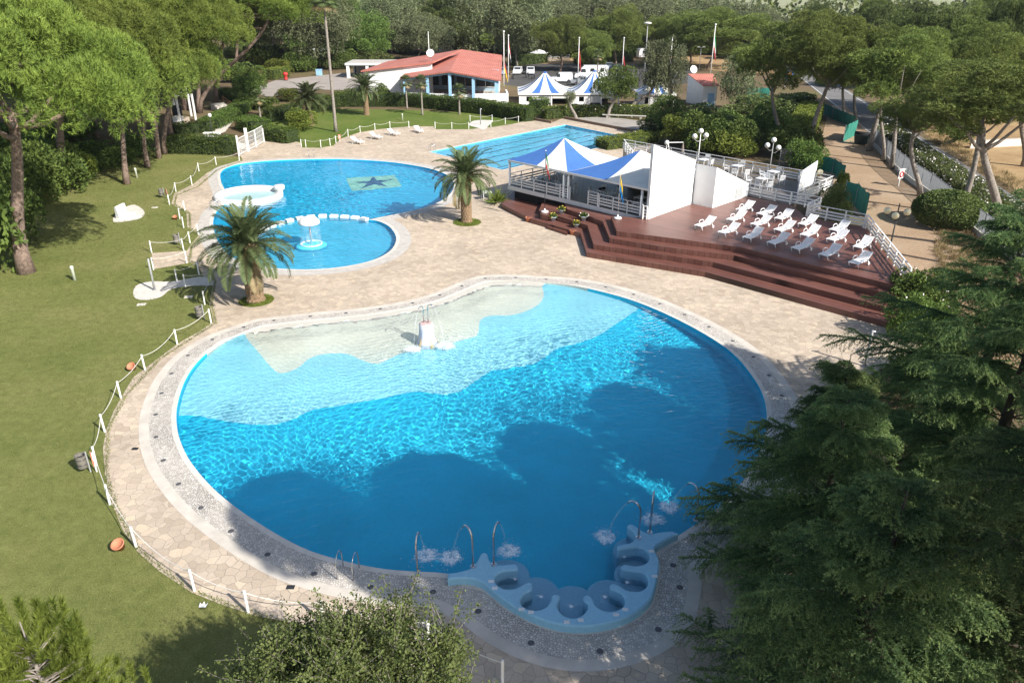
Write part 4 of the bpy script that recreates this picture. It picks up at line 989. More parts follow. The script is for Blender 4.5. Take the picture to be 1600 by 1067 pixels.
def m_foam(name='white_foam', fall=True):
    m, nt, out = newmat(name); N = NT(nt)
    d = N.n('ShaderNodeBsdfDiffuse'); d.inputs[0].default_value = (.85, .89, .92, 1); t = N.n('ShaderNodeBsdfTransparent')
    co = N.coord(); f = N.noise(co, 11, 6, .85)
    if fall:
        g = N.n('ShaderNodeVectorMath', operation='DISTANCE'); N.l(N.coord('Generated'), g.inputs[0]); g.inputs[1].default_value = (.5, .5, .5)
        k = N.n('ShaderNodeMath', operation='MULTIPLY_ADD'); N.l(g.outputs['Value'], k.inputs[0]); k.inputs[1].default_value = -.55; k.inputs[2].default_value = .17
        a = N.n('ShaderNodeMath', operation='ADD'); N.l(f, a.inputs[0]); N.l(k.outputs[0], a.inputs[1]); f = a.outputs[0]
    r = N.ramp(f, [(.38, (0, 0, 0)), (.58, (.92, .92, .92))])
    mx = N.n('ShaderNodeMixShader'); N.l(r, mx.inputs[0]); N.l(t.outputs[0], mx.inputs[1]); N.l(d.outputs[0], mx.inputs[2]); N.l(mx.outputs[0], out.inputs[0]); return m
FOAM = m_foam(); FOAMR = m_foam('foam_ring_white', False)
FOAMD = simple('white_spray', (.85, .88, .9), .5, .04, 6)
JET = None
def m_jet():
    m, nt, out = newmat('falling_water'); N = NT(nt)
    d = N.n('ShaderNodeBsdfPrincipled'); d.inputs['Base Color'].default_value = (.8, .88, .92, 1); d.inputs['Roughness'].default_value = .2; t = N.n('ShaderNodeBsdfTransparent')
    co = N.coord(); mp = N.n('ShaderNodeMapping'); mp.inputs['Scale'].default_value = (14, 14, 1.2); N.l(co, mp.inputs[0]); f = N.noise(mp.outputs[0], 1.6, 4, .7); r = N.ramp(f, [(.45, (.0, .0, .0)), (.75, (.40, .40, .40))])
    mx = N.n('ShaderNodeMixShader'); N.l(r, mx.inputs[0]); N.l(t.outputs[0], mx.inputs[1]); N.l(d.outputs[0], mx.inputs[2]); N.l(mx.outputs[0], out.inputs[0]); return m
JET = m_jet()
def splash(root, c, r, n=130):
    """a churned patch: lumpy foam skin plus droplets, local to root"""
    mb = MB(); rings = 6; seg = 22; vs = [(c.x, c.y, WZ+.08)]; fs = []
    for i in range(1, rings+1):
        for k in range(seg):
            a = 6.283*k/seg; rr = r*i/rings*(1+.55*noise.noise((math.cos(a)*2+c.x, math.sin(a)*2+c.y, i*.4)))
            vs.append((c.x+rr*math.cos(a), c.y+rr*math.sin(a), WZ+.05*(1-i/rings)+.022+random.uniform(0, .025)))
    for k in range(seg): fs.append((0, 1+k, 1+(k+1) % seg))
    for i in range(rings-1):
        for k in range(seg): a = 1+i*seg+k; b = 1+i*seg+(k+1) % seg; fs.append((a, a+seg, b+seg, b))
    mb.add(vs, fs); mb.build('splash_foam', FOAM, root, smooth=True)
    d = RNG.normal(0, 1, (n, 2))*r*.62; z = WZ+.03+np.abs(RNG.normal(0, .10, n))*np.exp(-np.linalg.norm(d, axis=1)/r*1.6)
    C = np.concatenate([d+np.array([c.x, c.y]), z[:, None]], 1); V, F = cards(C, rdir(n), .035, .022, 1.); o = mobj('splash_droplets', npmesh('splash_droplets', V, F, FOAMD), root); o['kind'] = 'stuff'
def spout(base, tip_dir, h, reach, label, rad=.035, splash_r=.42, upright=False, mat=STEEL, z0=.32, jetlen=1.0):
    p = Vector((base[0], base[1], z0)); root = empty('water_spout', p, 0, label, 'water spout', None)
    d = Vector((tip_dir[0], tip_dir[1], 0)).normalized(); mb = MB(); pts = [Vector((0, 0, 0)), Vector((0, 0, h*.55))]
    for k in range(9):
        a = math.pi*(k/8)*.78; pts.append(Vector((d.x*reach*.5*(1-math.cos(a)), d.y*reach*.5*(1-math.cos(a)), h*.72+math.sin(a)*h*.28)))
    mb.tube(pts, rad, 8); mb.build('pipe', mat, root, smooth=True)
    f = MB(); f.lathe([(.10, 0), (.10, .025), (.05, .04)], (0, 0, 0), 10); f.build('base_flange', STEEL, root)
    tip = pts[-1]; v = (pts[-1]-pts[-2]).normalized(); jt = [tip]; vel = v*2.6; q = tip.copy(); jr = [rad*.8]
    while q.z+z0 > WZ and len(jt) < 40: q = q+vel*.05*jetlen; vel = vel+Vector((0, 0, -9.8*.05)); jt.append(q.copy()); jr.append(rad*.7+.003*len(jt))
    j = MB(); j.tube(jt, jr, 8, cap=False); j.build('water_jet', JET, root, smooth=True)
    if splash_r: 
        e = jt[-1]; root_sp = Vector((e.x, e.y, 0)); sp_parent = empty_child(root, -z0); splash(sp_parent, root_sp, splash_r)
    return root
def empty_child(root, dz):
    o = bpy.data.objects.new('splash', None); COL.objects.link(o); o.parent = root; o.location = (0, 0, dz); return o
S4 = lambda x, y, z=.32: G(680+x/4, 740+y/4, z)
for (bx, by), (tx, ty), h, lb in (((237,580),(60,480),1.5,'curved steel spout on the left fin of the massage bench, pouring left'),((366,568),(470,450),1.5,'curved steel spout on the left fin of the massage bench, pouring right'),((1270,400),(1040,370),1.45,'curved steel spout on the right fin of the massage bench, pouring left'),((1340,366),(1360,240),1.5,'straight-looking steel spout at the right root of the massage bench')):
    a = S4(bx, by); b = S4(tx, ty, 0); spout(a, (b.x-a.x, b.y-a.y), h, .55, lb)
a = G(653,899); b = G(668,858); spout(a, (b.x-a.x, b.y-a.y), 1.5, .5, 'steel spout on the pebble rim left of the massage bench', z0=.03)
a = G(1087,814); b = G(1040,786); spout(a, (b.x-a.x, b.y-a.y), 1.45, .6, 'steel spout on the pebble rim right of the massage bench, under the cedar', z0=.03)
# bubbling water inside the seats
def bubbles():
    for (x, y, r) in ((500,660,.32),(660,770,.34),(850,830,.36),(1060,770,.34),(1200,680,.34),(1180,520,.34)):
        c = S4(x, y, -.05); root = empty('bubbling_water', (c.x, c.y, 0), 0, 'churning bubbles rising in one scalloped seat of the massage bench', 'bubbling water', 'bubbles in the massage seats')
        mb = MB(); seg = 18; vs = [(0, 0, WZ+.05)]; fs = []
        for i in range(1, 5):
            for k in range(seg): t = 6.283*k/seg; rr = r*.8*i/4*(1+.6*noise.noise((math.cos(t)*1.5+x, math.sin(t)*1.5, i))); vs.append((rr*math.cos(t), rr*math.sin(t)*1.15, WZ+.045))
        for k in range(seg): fs.append((0, 1+k, 1+(k+1) % seg))
        for i in range(3):
            for k in range(seg): a = 1+i*seg+k; b = 1+i*seg+(k+1) % seg; fs.append((a, a+seg, b+seg, b))
        mb.add(vs, fs); mb.build('foam_patch', FOAM, root)
bubbles()
# pool handrails
def handrail(p, face, label, w=.55, h=.85):
    root = empty('pool_ladder', p, math.atan2(face[1], face[0]), label, 'pool ladder')
    for s in (-w/2, w/2):
        mb = MB(); pts = [(-.35, s, 0), (-.35, s, h*.6)]+[(-.35+.3*(1-math.cos(t)), s, h*.6+.4*h*math.sin(t)) for t in np.linspace(.3, math.pi-.1, 8)]+[(.27, s, -.9)]
        mb.tube(pts, .022, 6); mb.build('rail', STEEL, root, smooth=True)
    for z in (-.3, -.6):
        mb = MB(); mb.box(.2, .34, -w/2, w/2, z-.02, z+.02); recv(mb.build('tread', WHITE, root))
    return root
def toward(a, b): return (b[0]-a[0], b[1]-a[1])
a = G(545,894,.03); handrail(a, toward(a, G(570,840)), 'pair of steel handrails on the near rim of the big pool left of the spouts')
a = G(487,246.5,.03); handrail(a, toward(a, G(487,262)), 'steel ladder at the far rim of the middle pool')
a = G(676,236.5,.03); handrail(a, toward(a, G(700,238)), 'steel ladder at the left corner of the lane pool')
a = G(992,216.5,.03); handrail(a, toward(a, G(975,218)), 'steel ladder at the right corner of the lane pool')
a = G(336,327,.03); handrail(a, toward(a, G(352,327)), 'steel handrails by the round white whirlpool', .5, .8)
# fountain column in the shallow end
def column():
    p = G(667, 536, -.15); root = empty('fountain_column', (p.x, p.y, 0), 0, 'painted pale column with two bent pipes in the shallow end of the big pool', 'fountain')
    m, nt, out = newmat('painted_column'); N = NT(nt); co = N.coord(); sp = N.n('ShaderNodeSeparateXYZ'); N.l(co, sp.inputs[0])
    at = N.n('ShaderNodeMath', operation='ARCTAN2'); N.l(sp.outputs[1], at.inputs[0]); N.l(sp.outputs[0], at.inputs[1])
    sn = N.n('ShaderNodeMath', operation='SINE'); ml = N.n('ShaderNodeMath', operation='MULTIPLY'); ml.inputs[1].default_value = 5; N.l(at.outputs[0], ml.inputs[0]); N.l(ml.outputs[0], sn.inputs[0])
    tri = N.n('ShaderNodeMath', operation='MULTIPLY_ADD'); N.l(sp.outputs[2], tri.inputs[0]); tri.inputs[1].default_value = -.9; N.l(sn.outputs[0], tri.inputs[2])
    c = N.ramp(tri.outputs[0], [(0.0, (.62, .64, .72)), (.25, (.66, .66, .70)), (.5, (.30, .38, .62)), (.8, (.66, .50, .26))])
    b = N.n('ShaderNodeBsdfPrincipled'); b.inputs['Roughness'].default_value = .6; N.l(c, b.inputs['Base Color']); N.l(b.outputs[0], out.inputs[0])
    mb = MB(); n = 30; prof = [(.62,-.4),(.56,-.12),(.47,.08),(.42,.35),(.39,.7),(.37,1.02),(.33,1.05)]; vs = []; fs = []
    for r, z in prof:
        for k in range(n): t = 6.283*k/n; rr = r*(1+.16*max(0, math.sin(5*t))*max(0, .35-z)); vs.append((rr*math.cos(t), rr*math.sin(t), z))
    for i in range(len(prof)-1):
        for k in range(n): fs.append((i*n+k, i*n+(k+1) % n, (i+1)*n+(k+1) % n, (i+1)*n+k))
    mb.add(vs, fs); recv(mb.build('column_body', m, root, smooth=True))
    cp = MB(); cp.lathe([(.34, 1.05), (.30, 1.08), (.02, 1.085)], (0, 0, 0), 20); cp.build('cap', simple('pink_cap', (.55, .40, .38), .7, .3, 9), root)
    for s, d, h in ((-.11, (-.45, -.9), 1.05), (.13, (.8, -.55), 1.15)):
        q = MB(); dv = Vector((*d, 0)).normalized(); pts = [Vector((s, 0, 1.05)), Vector((s, 0, 1.05+h*.75))]
        for k in range(8):
            a = math.pi*k/7*.8; pts.append(Vector((s, 0, 1.05+h*.78))+dv*.24*(1-math.cos(a))+Vector((0, 0, .24*math.sin(a))))
        q.tube(pts, .028, 7); pipe = q.build('pipe', STEEL, root, smooth=True)
        tip = pts[-1]; vel = (pts[-1]-pts[-2]).normalized()*1.7; w_ = tip.copy(); jt = [tip]; jr = [.02]
        while w_.z > WZ: w_ = w_+vel*.04; vel.z -= 9.8*.04; jt.append(w_.copy()); jr.append(.012+.002*len(jt))
        j = MB(); j.tube(jt, jr, 7, cap=False); j.build('water_jet', JET, root, smooth=True); splash(root, jt[-1], .55, 120)
column()
# mushroom fountain, round whirlpool, block divider and mosaic
def mushroom():
    p = G(487, 383, -.07); root = empty('mushroom_fountain', (p.x, p.y, 0), 0, 'white mushroom fountain raining a curtain of water into the round child pool', 'fountain'); root.scale = (.68,.68,.82)
    s = MB(); s.tube([(0, 0, -.6), (0, 0, 2.0)], .10, 10); recv(s.build('stem', STEEL, root, smooth=True))
    c = MB(); c.lathe([(.05,1.9),(.9,1.9),(1.12,1.95),(1.17,2.03),(1.12,2.2),(.9,2.42),(.55,2.55),(.02,2.6)], (0,0,0), 32); c.build('cap', WHITE, root, smooth=True)
    b = MB(); b.lathe([(1.75,-.6),(1.75,-.13),(1.6,-.04),(1.25,.02),(1.2,.02)], (0,0,0), 32); recv(b.build('plinth', T_KID, root, smooth=True))
    b = MB(); n = 40; r0, r1 = 1.0, 1.2; b.lathe([(1.2,-.03),(1.22,.10),(1.02,.10),(1.0,-.03)], (0,0,0), 36); b.build('foam_ring', FOAMR, root)
    cu = MB(); prof = [(1.14,.03),(1.15,.7),(1.13,1.4),(1.1,1.96)]; vs = []; fs = []
    for r, z in prof:
        for k in range(n): t = 6.283*k/n; vs.append((r*math.cos(t), r*math.sin(t), z))
    for i in range(3):
        for k in range(n): fs.append((i*n+k, i*n+(k+1) % n, (i+1)*n+(k+1) % n, (i+1)*n+k))
    cu.add(vs, fs); cu.build('water_curtain', JET, root, smooth=True)
mushroom()
def whirlpool():
    p = G(388, 301, .35); R = G(440, 301, .35).x-p.x; root = empty('whirlpool', (p.x, p.y, 0), 0, 'round white whirlpool basin on the left edge of the middle pool', 'whirlpool')
    b = MB(); b.lathe([(R*.98,-1.3),(R,.22),(R*.97,.34),(R*.90,.36),(R*.84,.30),(R*.80,.10),(R*.55,-.15),(R*.45,-.5),(.01,-.5)], (0,0,0), 48); recv(b.build('basin', WHITE, root, smooth=True))
    n = 48; w_ = MB(); w_.lathe([(R*.79,.045),(R*.4,.05),(.01,.05)], (0,0,0), n); m, nt, out = newmat('whirlpool_water'); N = NT(nt)
    g = N.n('ShaderNodeBsdfPrincipled'); g.inputs['Base Color'].default_value = (.46,.68,.70,1); g.inputs['Roughness'].default_value = .12; bp = N.n('ShaderNodeBump'); bp.inputs['Strength'].default_value = .5; bp.inputs['Distance'].default_value = .05; N.l(N.noise(N.coord(), 4, 3), bp.inputs['Height']); N.l(bp.outputs[0], g.inputs['Normal']); N.l(g.outputs[0], out.inputs[0])
    w_.build('water_surface', m, root)
    a = math.atan2(G(438,294,.4).y-p.y, G(438,294,.4).x-p.x); c = MB(); c.lathe([(.5,.3),(.5,.62),(.42,.7),(.02,.72)], (R*.93*math.cos(a), R*.93*math.sin(a), 0), 14); c.build('overflow_lip', WHITE, root, smooth=True)
whirlpool()
def divider():
    pts = [Vector((*p, 0)) for p in kid_line]; Ls = [0]
    for a, b in zip(pts[:-1], pts[1:]): Ls.append(Ls[-1]+(b-a).length)
    root = empty('block_divider', pts[0], 0, 'curved row of white stepping blocks between the middle pool and the child pool', 'pool divider')
    n = int(Ls[-1]/.92); P0 = pts[0]
    def at(s):
        for i in range(len(Ls)-1):
            if Ls[i+1] >= s: return pts[i].lerp(pts[i+1], (s-Ls[i])/(Ls[i+1]-Ls[i]))
        return pts[-1]
    wl = MB()
    for a, b in zip(pts[:-1], pts[1:]): wl.beam(a-P0+Vector((0,0,-.72)), b-P0+Vector((0,0,-.72)), .3, 1.2)
    recv(wl.build('divider_wall', T_KID, root))
    for i in range(n):
        s = (i+.5)*Ls[-1]/n; a = at(s-.32)-P0; b = at(s+.32)-P0; m = MB(); m.beam(a+Vector((0,0,.0)), b+Vector((0,0,.0)), .42, .26); o = m.build('block', WHITE, root); recv(o)
divider()
def mosaic():
    q = [G(x, y, -.95) for x, y in ((541,287.5),(617,282.5),(629,300.5),(551,308))]; c = (q[0]+q[1]+q[2]+q[3])/4; zf = -1.235
    root = empty('floor_mosaic', (c.x, c.y, zf), 0, 'green mosaic panel with a dark starfish on the floor of the middle pool', 'mosaic')
    mb = MB(); mb.add([(p.x-c.x, p.y-c.y, 0) for p in q], [(0,3,2,1)]); recv(mb.build('green_panel', m_tile('green_mosaic', (.30, .62, .46), .15), root))
    s = MB(); ex = (q[1]-q[0]).length*.42; ey = (q[3]-q[0]).length*.42; out_ = []
    for k in range(10):
        a = math.pi/2+k*math.pi/5+.25; r = 1.0 if k % 2 == 0 else .33; out_.append((r*ex*math.cos(a), r*ey*1.1*math.sin(a)))
    s.add([(0,0,.012)]+[(x, y, .012) for x, y in out_], [(0, i+1, (i+1) % 10+1) for i in range(10)]); recv(s.build('starfish', m_tile('dark_mosaic', (.012, .08, .18), .2), root))
mosaic()
# lane markings on the lane pool floor
def lanes():
    A, B, C, D = [Vector((*p, 0)) for p in gp([(672,238),(884,195.5),(994,217.5),(785,266)])]
    for k in range(1, 6):
        t = k/6-.02; a = A.lerp(D, t); b = B.lerp(C, t); d = (b-a).normalized(); s = Vector((-d.y, d.x, 0))*.13; z = Vector((0,0,-1.39))
        a = a+d*1.5; b = b-d*1.5; mb = MB(); mb.add([a-s+z, b-s+z, b+s+z, a+s+z], [(0,1,2,3)]); o = recv(mb.build('lane_marking', simple('lane_tile', (.012,.05,.16), .5, .1, 3))); o['kind'] = 'structure'
        bl = MB(); e = B.lerp(C, t)+d*-.02; bl.beam(e+s*2.2+Vector((0,0,-.55)), e-s*2.2+Vector((0,0,-.55)), .02, .5); o = recv(bl.build('lane_marking', MATS['lane_tile'])); o['kind'] = 'structure'
lanes()
# small floor lights let into the pebble ring
def ring_lights():
    ro = offset(BIG, [.78*w for w in wring]); P = [Vector((*p, 0)) for p in ro]; acc = 0; step = 2.05; proto = None
    for a, b in zip(P, P[1:]+P[:1]):
        d = (b-a).length
        while acc < d:
            q = a.lerp(b, acc/d); acc += step
            if G(1060,800).y-1 > q.y and q.x > G(1040,900).x-.5 and q.x < 12 and q.y < 22: pass
            if proto is None:
                m = MB(); m.lathe([(.10,0),(.105,.01),(.08,.016),(.02,.016)], (0,0,0), 12); proto = m.build('floor_light', simple('dull_lens', (.10,.10,.105), .5, .1, 5), None, smooth=True); o = proto
            else: o = proto.copy(); COL.objects.link(o)
            o.location = (q.x, q.y, .022); tag(o, 'small dark round floor light set flush in the pebble ring of the big pool', 'floor light', 'floor lights in the pebble ring')
        acc -= d
ring_lights()
for x, y, lb in ((211,701,'small dark square drain in the paving left of the big pool'),(454,917,'small dark drain plate in the paving below the handrails'),(333,541,'dark drain plate in the upper left paving near the big pool')):
    p = G(x, y, .013); m = MB(); m.box(-.13,.13,-.09,.09,0,.012); o = m.build('drain_cover', DARKMETAL, None, loc=p); tag(o, lb, 'drain cover')

# ------------------------------------------------------------------ post and rope fences
ROPE = simple('white_rope', (.70, .68, .62), .9, .1, 20)
def rope_fence(px, label, h=.9, tall=None, bent=None, closed=False, tail=None):
    P = [G(*p) for p in px]; o0 = P[0]; root = empty('rope_fence', o0, 0, label, 'rope fence', 'white post and rope fences')
    for i, p in enumerate(P):
        q = p-o0; mb = MB(); tx, ty = random.uniform(-.02, .02), random.uniform(-.02, .02)
        mb.tube([q+Vector((0,0,-.05)), q+Vector((tx, ty, h-.015)), q+Vector((tx, ty, h))], [.045, .045, .034], 8); mb.build('post', WHITE, root)
    for a, b in zip(P[:-1], P[1:]):
        mb = MB(); a = a-o0; b = b-o0; sag = .07*(b-a).length*random.uniform(.7, 1.2)
        pts = [a.lerp(b, t)+Vector((0, 0, h-.08-sag*4*t*(1-t))) for t in np.linspace(0, 1, 10)]; mb.tube(pts, .014, 5); mb.build('rope', ROPE, root)
    return root
rope_fence([(785,1068),(670,1005),(505,972),(388,957),(304,923),(213,855),(172,788),(151,727),(164,675),(189,622),(227,579),(277,538),(330,505)], 'long rope fence curving between the left lawn and the big pool paving')
rope_fence([(320,476),(331,445),(290,449)], 'short rope fence beside the bin at the shower path')
rope_fence([(277,441),(311,429)], 'two-post rope fence along the top of the shower path')
rope_fence([(240,422),(292,411)], 'two-post rope fence along the lower edge of the stone path stub')
rope_fence([(237,395),(287,391),(297,380),(310,367)], 'rope fence along the upper edge of the stone path stub')
rope_fence([(287,356),(281,342),(289,330)], 'three-post rope fence beside the small terracotta pot on the left lawn')
rope_fence([(265,320),(275,300),(300,289),(311,268),(338,258),(374,251)], 'rope fence from the grey bin up to the white gate')
rope_fence([(471,229.5),(478,230),(501.5,230.5),(516,228),(525,224),(544,213),(563,207.5),(586,203.5),(609.5,200.5),(639,200)], 'rope fence along the back lawn behind the four loungers')
rope_fence([(680,201),(706,201.8),(732.5,201.8)], 'three-post rope fence left of the back lawn shower')
rope_fence([(734.5,190),(769,189.5)], 'two-post rope fence behind the back lawn shower')
rope_fence([(767,199),(789.5,194.5),(810,191.5),(822,186)], 'rope fence right of the back lawn shower')
for x, y, lb in ((117,438,'pale bollard lamp alone on the left lawn'),(214,278,'pale bollard lamp beside the red-trunked small pine'),(629,189,'white bollard in the middle of the back lawn')):
    p = G(x, y); m = MB(); m.lathe([(.10,-.05),(.10,.78),(.115,.80),(.115,.95),(.08,1.0),(.02,1.01)], (0,0,0), 14); o = m.build('bollard_lamp', simple('pale_bollard', (.60,.64,.54), .6, .1, 5), None, True, p); tag(o, lb, 'bollard lamp')
# paths and pads in the lawn
sheet('stone_path', [spline(gp([(208,458),(214,446),(236,440),(270,440),(310,433),(330,436),(332,446),(300,447),(268,452),(252,464),(230,469),(213,467)]), True, 3)], .014, CONCL)
sheet('stone_path', [gp([(237,396),(292,392),(296,411),(240,421)])], .014, PAVING)
sheet('stone_path', [spline(gp([(733,196),(738,190),(752,188),(770,189),(766,194),(757,203),(746,200)]), True, 3)], .02, CONCL)
def slab(x, y, lb, w=.5):
    p = G(x, y, .0); m = MB(); m.box(-w/2,w/2,-w*.35,w*.35,-.02,.025); o = m.build('stone_slab', CONCL, None, loc=p); tag(o, lb, 'stone slab'); o.rotation_euler = (0,0,.2)
slab(221,476,'small pale slab in the lawn below the shower path'); slab(295,464,'small pale slab in the lawn right of the shower path'); slab(242,324.5,'thin pale slab in the lawn beside the concrete seat')
# showers
def shower(p, h, label, mat=GREYMETAL):
    root = empty('shower', p, 0, label, 'shower'); m = MB(); m.tube([(0,0,-.02),(0,0,h),(0,0,h+.02)], [.07,.06,.02], 10); m.build('pole', mat, root, True)
    m = MB(); m.tube([(0,0,h-.12),(.1,.02,h-.06),(.24,.04,h-.10)], [.03,.03,.05], 8); m.build('shower_head', STEEL, root, True)
    m = MB(); m.lathe([(.12,0),(.12,.03),(.07,.05)], (0,0,0), 12); m.build('foot_plate', GREYMETAL, root); m = MB(); m.tube([(0,-.06,1.0),(0,-.14,1.0)], .03, 6); m.build('tap', STEEL, root)
shower(G(241.8,453.5,.014), 2.1, 'grey shower pole on the oval concrete pad in the left lawn'); shower(G(751,195,.02), 2.2, 'shower pole on the small pad in the back lawn', GREYMETAL)
shower(G(1351,572,.013), 2.0, 'grey shower pole on the shaded paving right of the big pool')
# bins
def bin_(p, label):
    root = empty('litter_bin', p, 0, label, 'litter bin'); m = MB(); m.tube([(.25,0,-.05),(.25,0,.95)], .03, 8); m.build('post', GREYMETAL, root)
    m = MB(); m.lathe([(.17,.22),(.185,.24),(.20,.55),(.205,.78),(.215,.80),(.195,.80),(.18,.5),(.01,.3)], (0,0,0), 18); m.build('drum', simple('bin_metal', (.22,.205,.18), .55, .25, 6, metal=.3), root)
    for z in (.38,.62): m = MB(); m.lathe([(.206,z),(.216,z+.015),(.206,z+.03)], (0,0,0), 18); m.build('band', DARKMETAL, root)
bin_(G(132,737), 'grey litter bin behind the orange safety board on the left lawn'); bin_(G(253,309), 'grey litter bin by the rope fence near the whirlpool'); bin_(G(277,383), 'grey litter bin by the upper edge of the stone path stub'); bin_(G(313,499), 'grey litter bin near the right end of the shower path')
def board(p, rz, label, col, w=.3, h=.55, z=.35):
    root = empty('safety_board', p, rz, label, 'safety board'); m = MB(); m.tube([(0,.03,-.05),(0,.03,z+h)], .03, 8); m.build('post', WHITE, root)
    m = MB(); m.box(-w/2,w/2,-.03,0,z,z+h); m.build('panel', simple('orange_board', (.62,.20,.12), .6, .15, 4), root)
    for k in range(3): m = MB(); m.box(-w*.36,w*.36,-.036,-.031,z+.1+k*.14,z+.15+k*.14); m.build('printed_line', WHITE, root)
board(G(150,737), -1.0, 'orange safety board tied to the rope fence beside the big pool', RED); board(G(262,311), -.8, 'orange safety board by the bin near the whirlpool', RED); board(G(531,222), .2, 'orange safety board on the rope fence by the loungers', RED)
def pot(p, r, label, tilt=0, plant=None, mat=None, h=None, fl=None):
    root = empty('flower_pot', p, 0, label, 'flower pot'); h = h or r*1.5
    m = MB(); m.lathe([(r*.62,0),(r*.92,h*.82),(r*1.05,h*.82),(r*1.08,h),(r*.9,h),(r*.84,h*.8),(.01,h*.7)], (0,0,0), 20); o = m.build('pot_body', mat or TERRA, root, True)
    if tilt: root.rotation_euler = (tilt, -tilt*.8, .5); root.location.z += r*.22
    if plant:
        d = rdir(260); d[:,2] = np.abs(d[:,2]); C = d*r*np.array([1.2,1.2,1.3])*RNG.uniform(.4,1,(260,1))+np.array([0,0,h*.9]); V, F = cards(C, d, .12, .07, .8); mobj('leaves', npmesh('pot_leaves', V, F, plant), root)
        if fl: d = rdir(16); d[:,2] = np.abs(d[:,2]); V, F = cards(d*r*1.3+np.array([0,0,h*.95]), d, .1, .1, .5); mobj('flowers', npmesh('pot_flowers', V, F, fl), root)
    return root
pot(G(209,577), .20, 'terracotta pot lying tilted in the lawn beside a rope fence post', .5); pot(G(190,857), .21, 'terracotta pot standing tilted on the lawn at the lower left', .35); pot(G(275,343), .18, 'small terracotta pot beside the three-post rope fence', .3)
YF = simple('yellow_petals', (.75,.55,.08), .7, .15, 9)
# concrete seat on its pad
def seat():
    sheet('stone_pad', [spline(gp([(177,347),(185,330),(204,321),(215,322),(226,331),(222,340),(206,345)]), True, 3)], .016, CONCL)
    p = G(190, 341, .016); root = empty('concrete_seat', p, 0, 'white L-shaped concrete seat on a pale pad in the left lawn', 'concrete seat')
    m = MB(); m.add([(-.42,-.1,0),(.05,-.35,0),(.15,.9,0),(-.25,.95,0),(-.40,-.05,.95),(-.25,-.12,1.0),(.08,.85,1.05),(-.12,.95,1.05)],[(3,2,1,0),(4,5,6,7),(0,1,5,4),(1,2,6,5),(2,3,7,6),(3,0,4,7)]); m.build('backrest', WHITE_WALL, root)
    m = MB(); m.box(.0,1.05,-.25,.35,0,.42, Matrix.Rotation(.12,4,'Z')); m.build('seat', WHITE_WALL, root)
    return root
seat()
p = G(318,946,.01); m = MB(); m.add([(-.12,-.08,.02),(.1,-.1,.03),(.14,.07,.07),(.05,.02,.03),(0,.11,.08),(-.06,.03,.03),(-.13,.09,.05)], [(0,1,3),(1,2,3),(0,3,5),(3,4,5),(0,5,6)]); o = m.build('plastic_scrap', simple('clear_plastic', (.7,.72,.7), .3, .1, 9), None, loc=p); tag(o, 'crumpled pale plastic scrap lying on the lawn at the bottom left', 'litter')
# grass rings under the palms
for (x, y), rr, lb in (((401,470),1.05,'g'),((730,348),1.15,'g')):
    c = G(x, y); sheet('grass_ring', [[(c.x+rr*math.cos(t)*random.uniform(.95,1.05), c.y+rr*math.sin(t)) for t in np.linspace(0,6.283,28)[:-1]]], .02, GRASS2)
    d = RNG.uniform(0,6.283,1500); q = np.sqrt(RNG.uniform(0,1,1500))*rr; C = np.stack([c.x+q*np.cos(d), c.y+q*np.sin(d), np.full(1500,.02)],1); V,F = cards(C, np.tile([0,0,1.],(1500,1)), .12, .025, .6); o = mobj('grass', npmesh('grass', V, F, L_LIME)); o['kind'] = 'stuff'
# ------------------------------------------------------------------ wooden deck
def m_deck(name, ang, cols, pw=.145):
    m, nt, out = newmat(name); N = NT(nt); co = N.coord()
    mp = N.n('ShaderNodeMapping'); mp.inputs['Rotation'].default_value = (0, 0, ang); N.l(co, mp.inputs[0]); sp = N.n('ShaderNodeSeparateXYZ'); N.l(mp.outputs[0], sp.inputs[0])
    dv = N.n('ShaderNodeMath', operation='DIVIDE'); N.l(sp.outputs[1], dv.inputs[0]); dv.inputs[1].default_value = pw
    fl = N.n('ShaderNodeMath', operation='FLOOR'); N.l(dv.outputs[0], fl.inputs[0]); fr = N.n('ShaderNodeMath', operation='FRACT'); N.l(dv.outputs[0], fr.inputs[0])
    wn = N.n('ShaderNodeTexWhiteNoise', noise_dimensions='1D'); N.l(fl.outputs[0], wn.inputs['W'])
    st = N.n('ShaderNodeMapping'); st.inputs['Scale'].default_value = (.5, 6, 6); N.l(mp.outputs[0], st.inputs[0])
    gr = N.noise(st.outputs[0], 3, 5, .7); big = N.noise(co, .35, 5)
    ad = N.n('ShaderNodeMath', operation='MULTIPLY_ADD'); N.l(wn.outputs[0], ad.inputs[0]); ad.inputs[1].default_value = .35; N.l(gr, ad.inputs[2])
    c = N.ramp(ad.outputs[0], [(.35, cols[0]), (.65, cols[1]), (.95, cols[2])])
    c = N.mix(c, N.ramp(big, [(.3, (.78, .76, .76)), (.7, (1.18, 1.16, 1.18))]), .8, 'MULTIPLY')
    gap = N.ramp(fr.outputs[0], [(.02, (.25, .25, .25)), (.06, (1, 1, 1)), (.95, (1, 1, 1)), (.99, (.25, .25, .25))])
    c = N.mix(c, gap, 1.0, 'MULTIPLY')
    b = N.n('ShaderNodeBsdfPrincipled'); b.inputs['Roughness'].default_value = .42; b.inputs['Specular IOR Level'].default_value = .45; N.l(c, b.inputs['Base Color']); N.l(b.outputs[0], out.inputs[0]); return m
DA = -math.atan2((G(1400,485,.76)-G(1115,410,.76)).y, (G(1400,485,.76)-G(1115,410,.76)).x)
DECK = m_deck('brown_decking', DA, ((.122, .047, .034), (.165, .069, .051), (.208, .100, .076)))
TERB = m_deck('grey_decking', .9, ((.13, .11, .095), (.17, .15, .13), (.21, .185, .16)))
deck_o = G(1150, 380, 0)
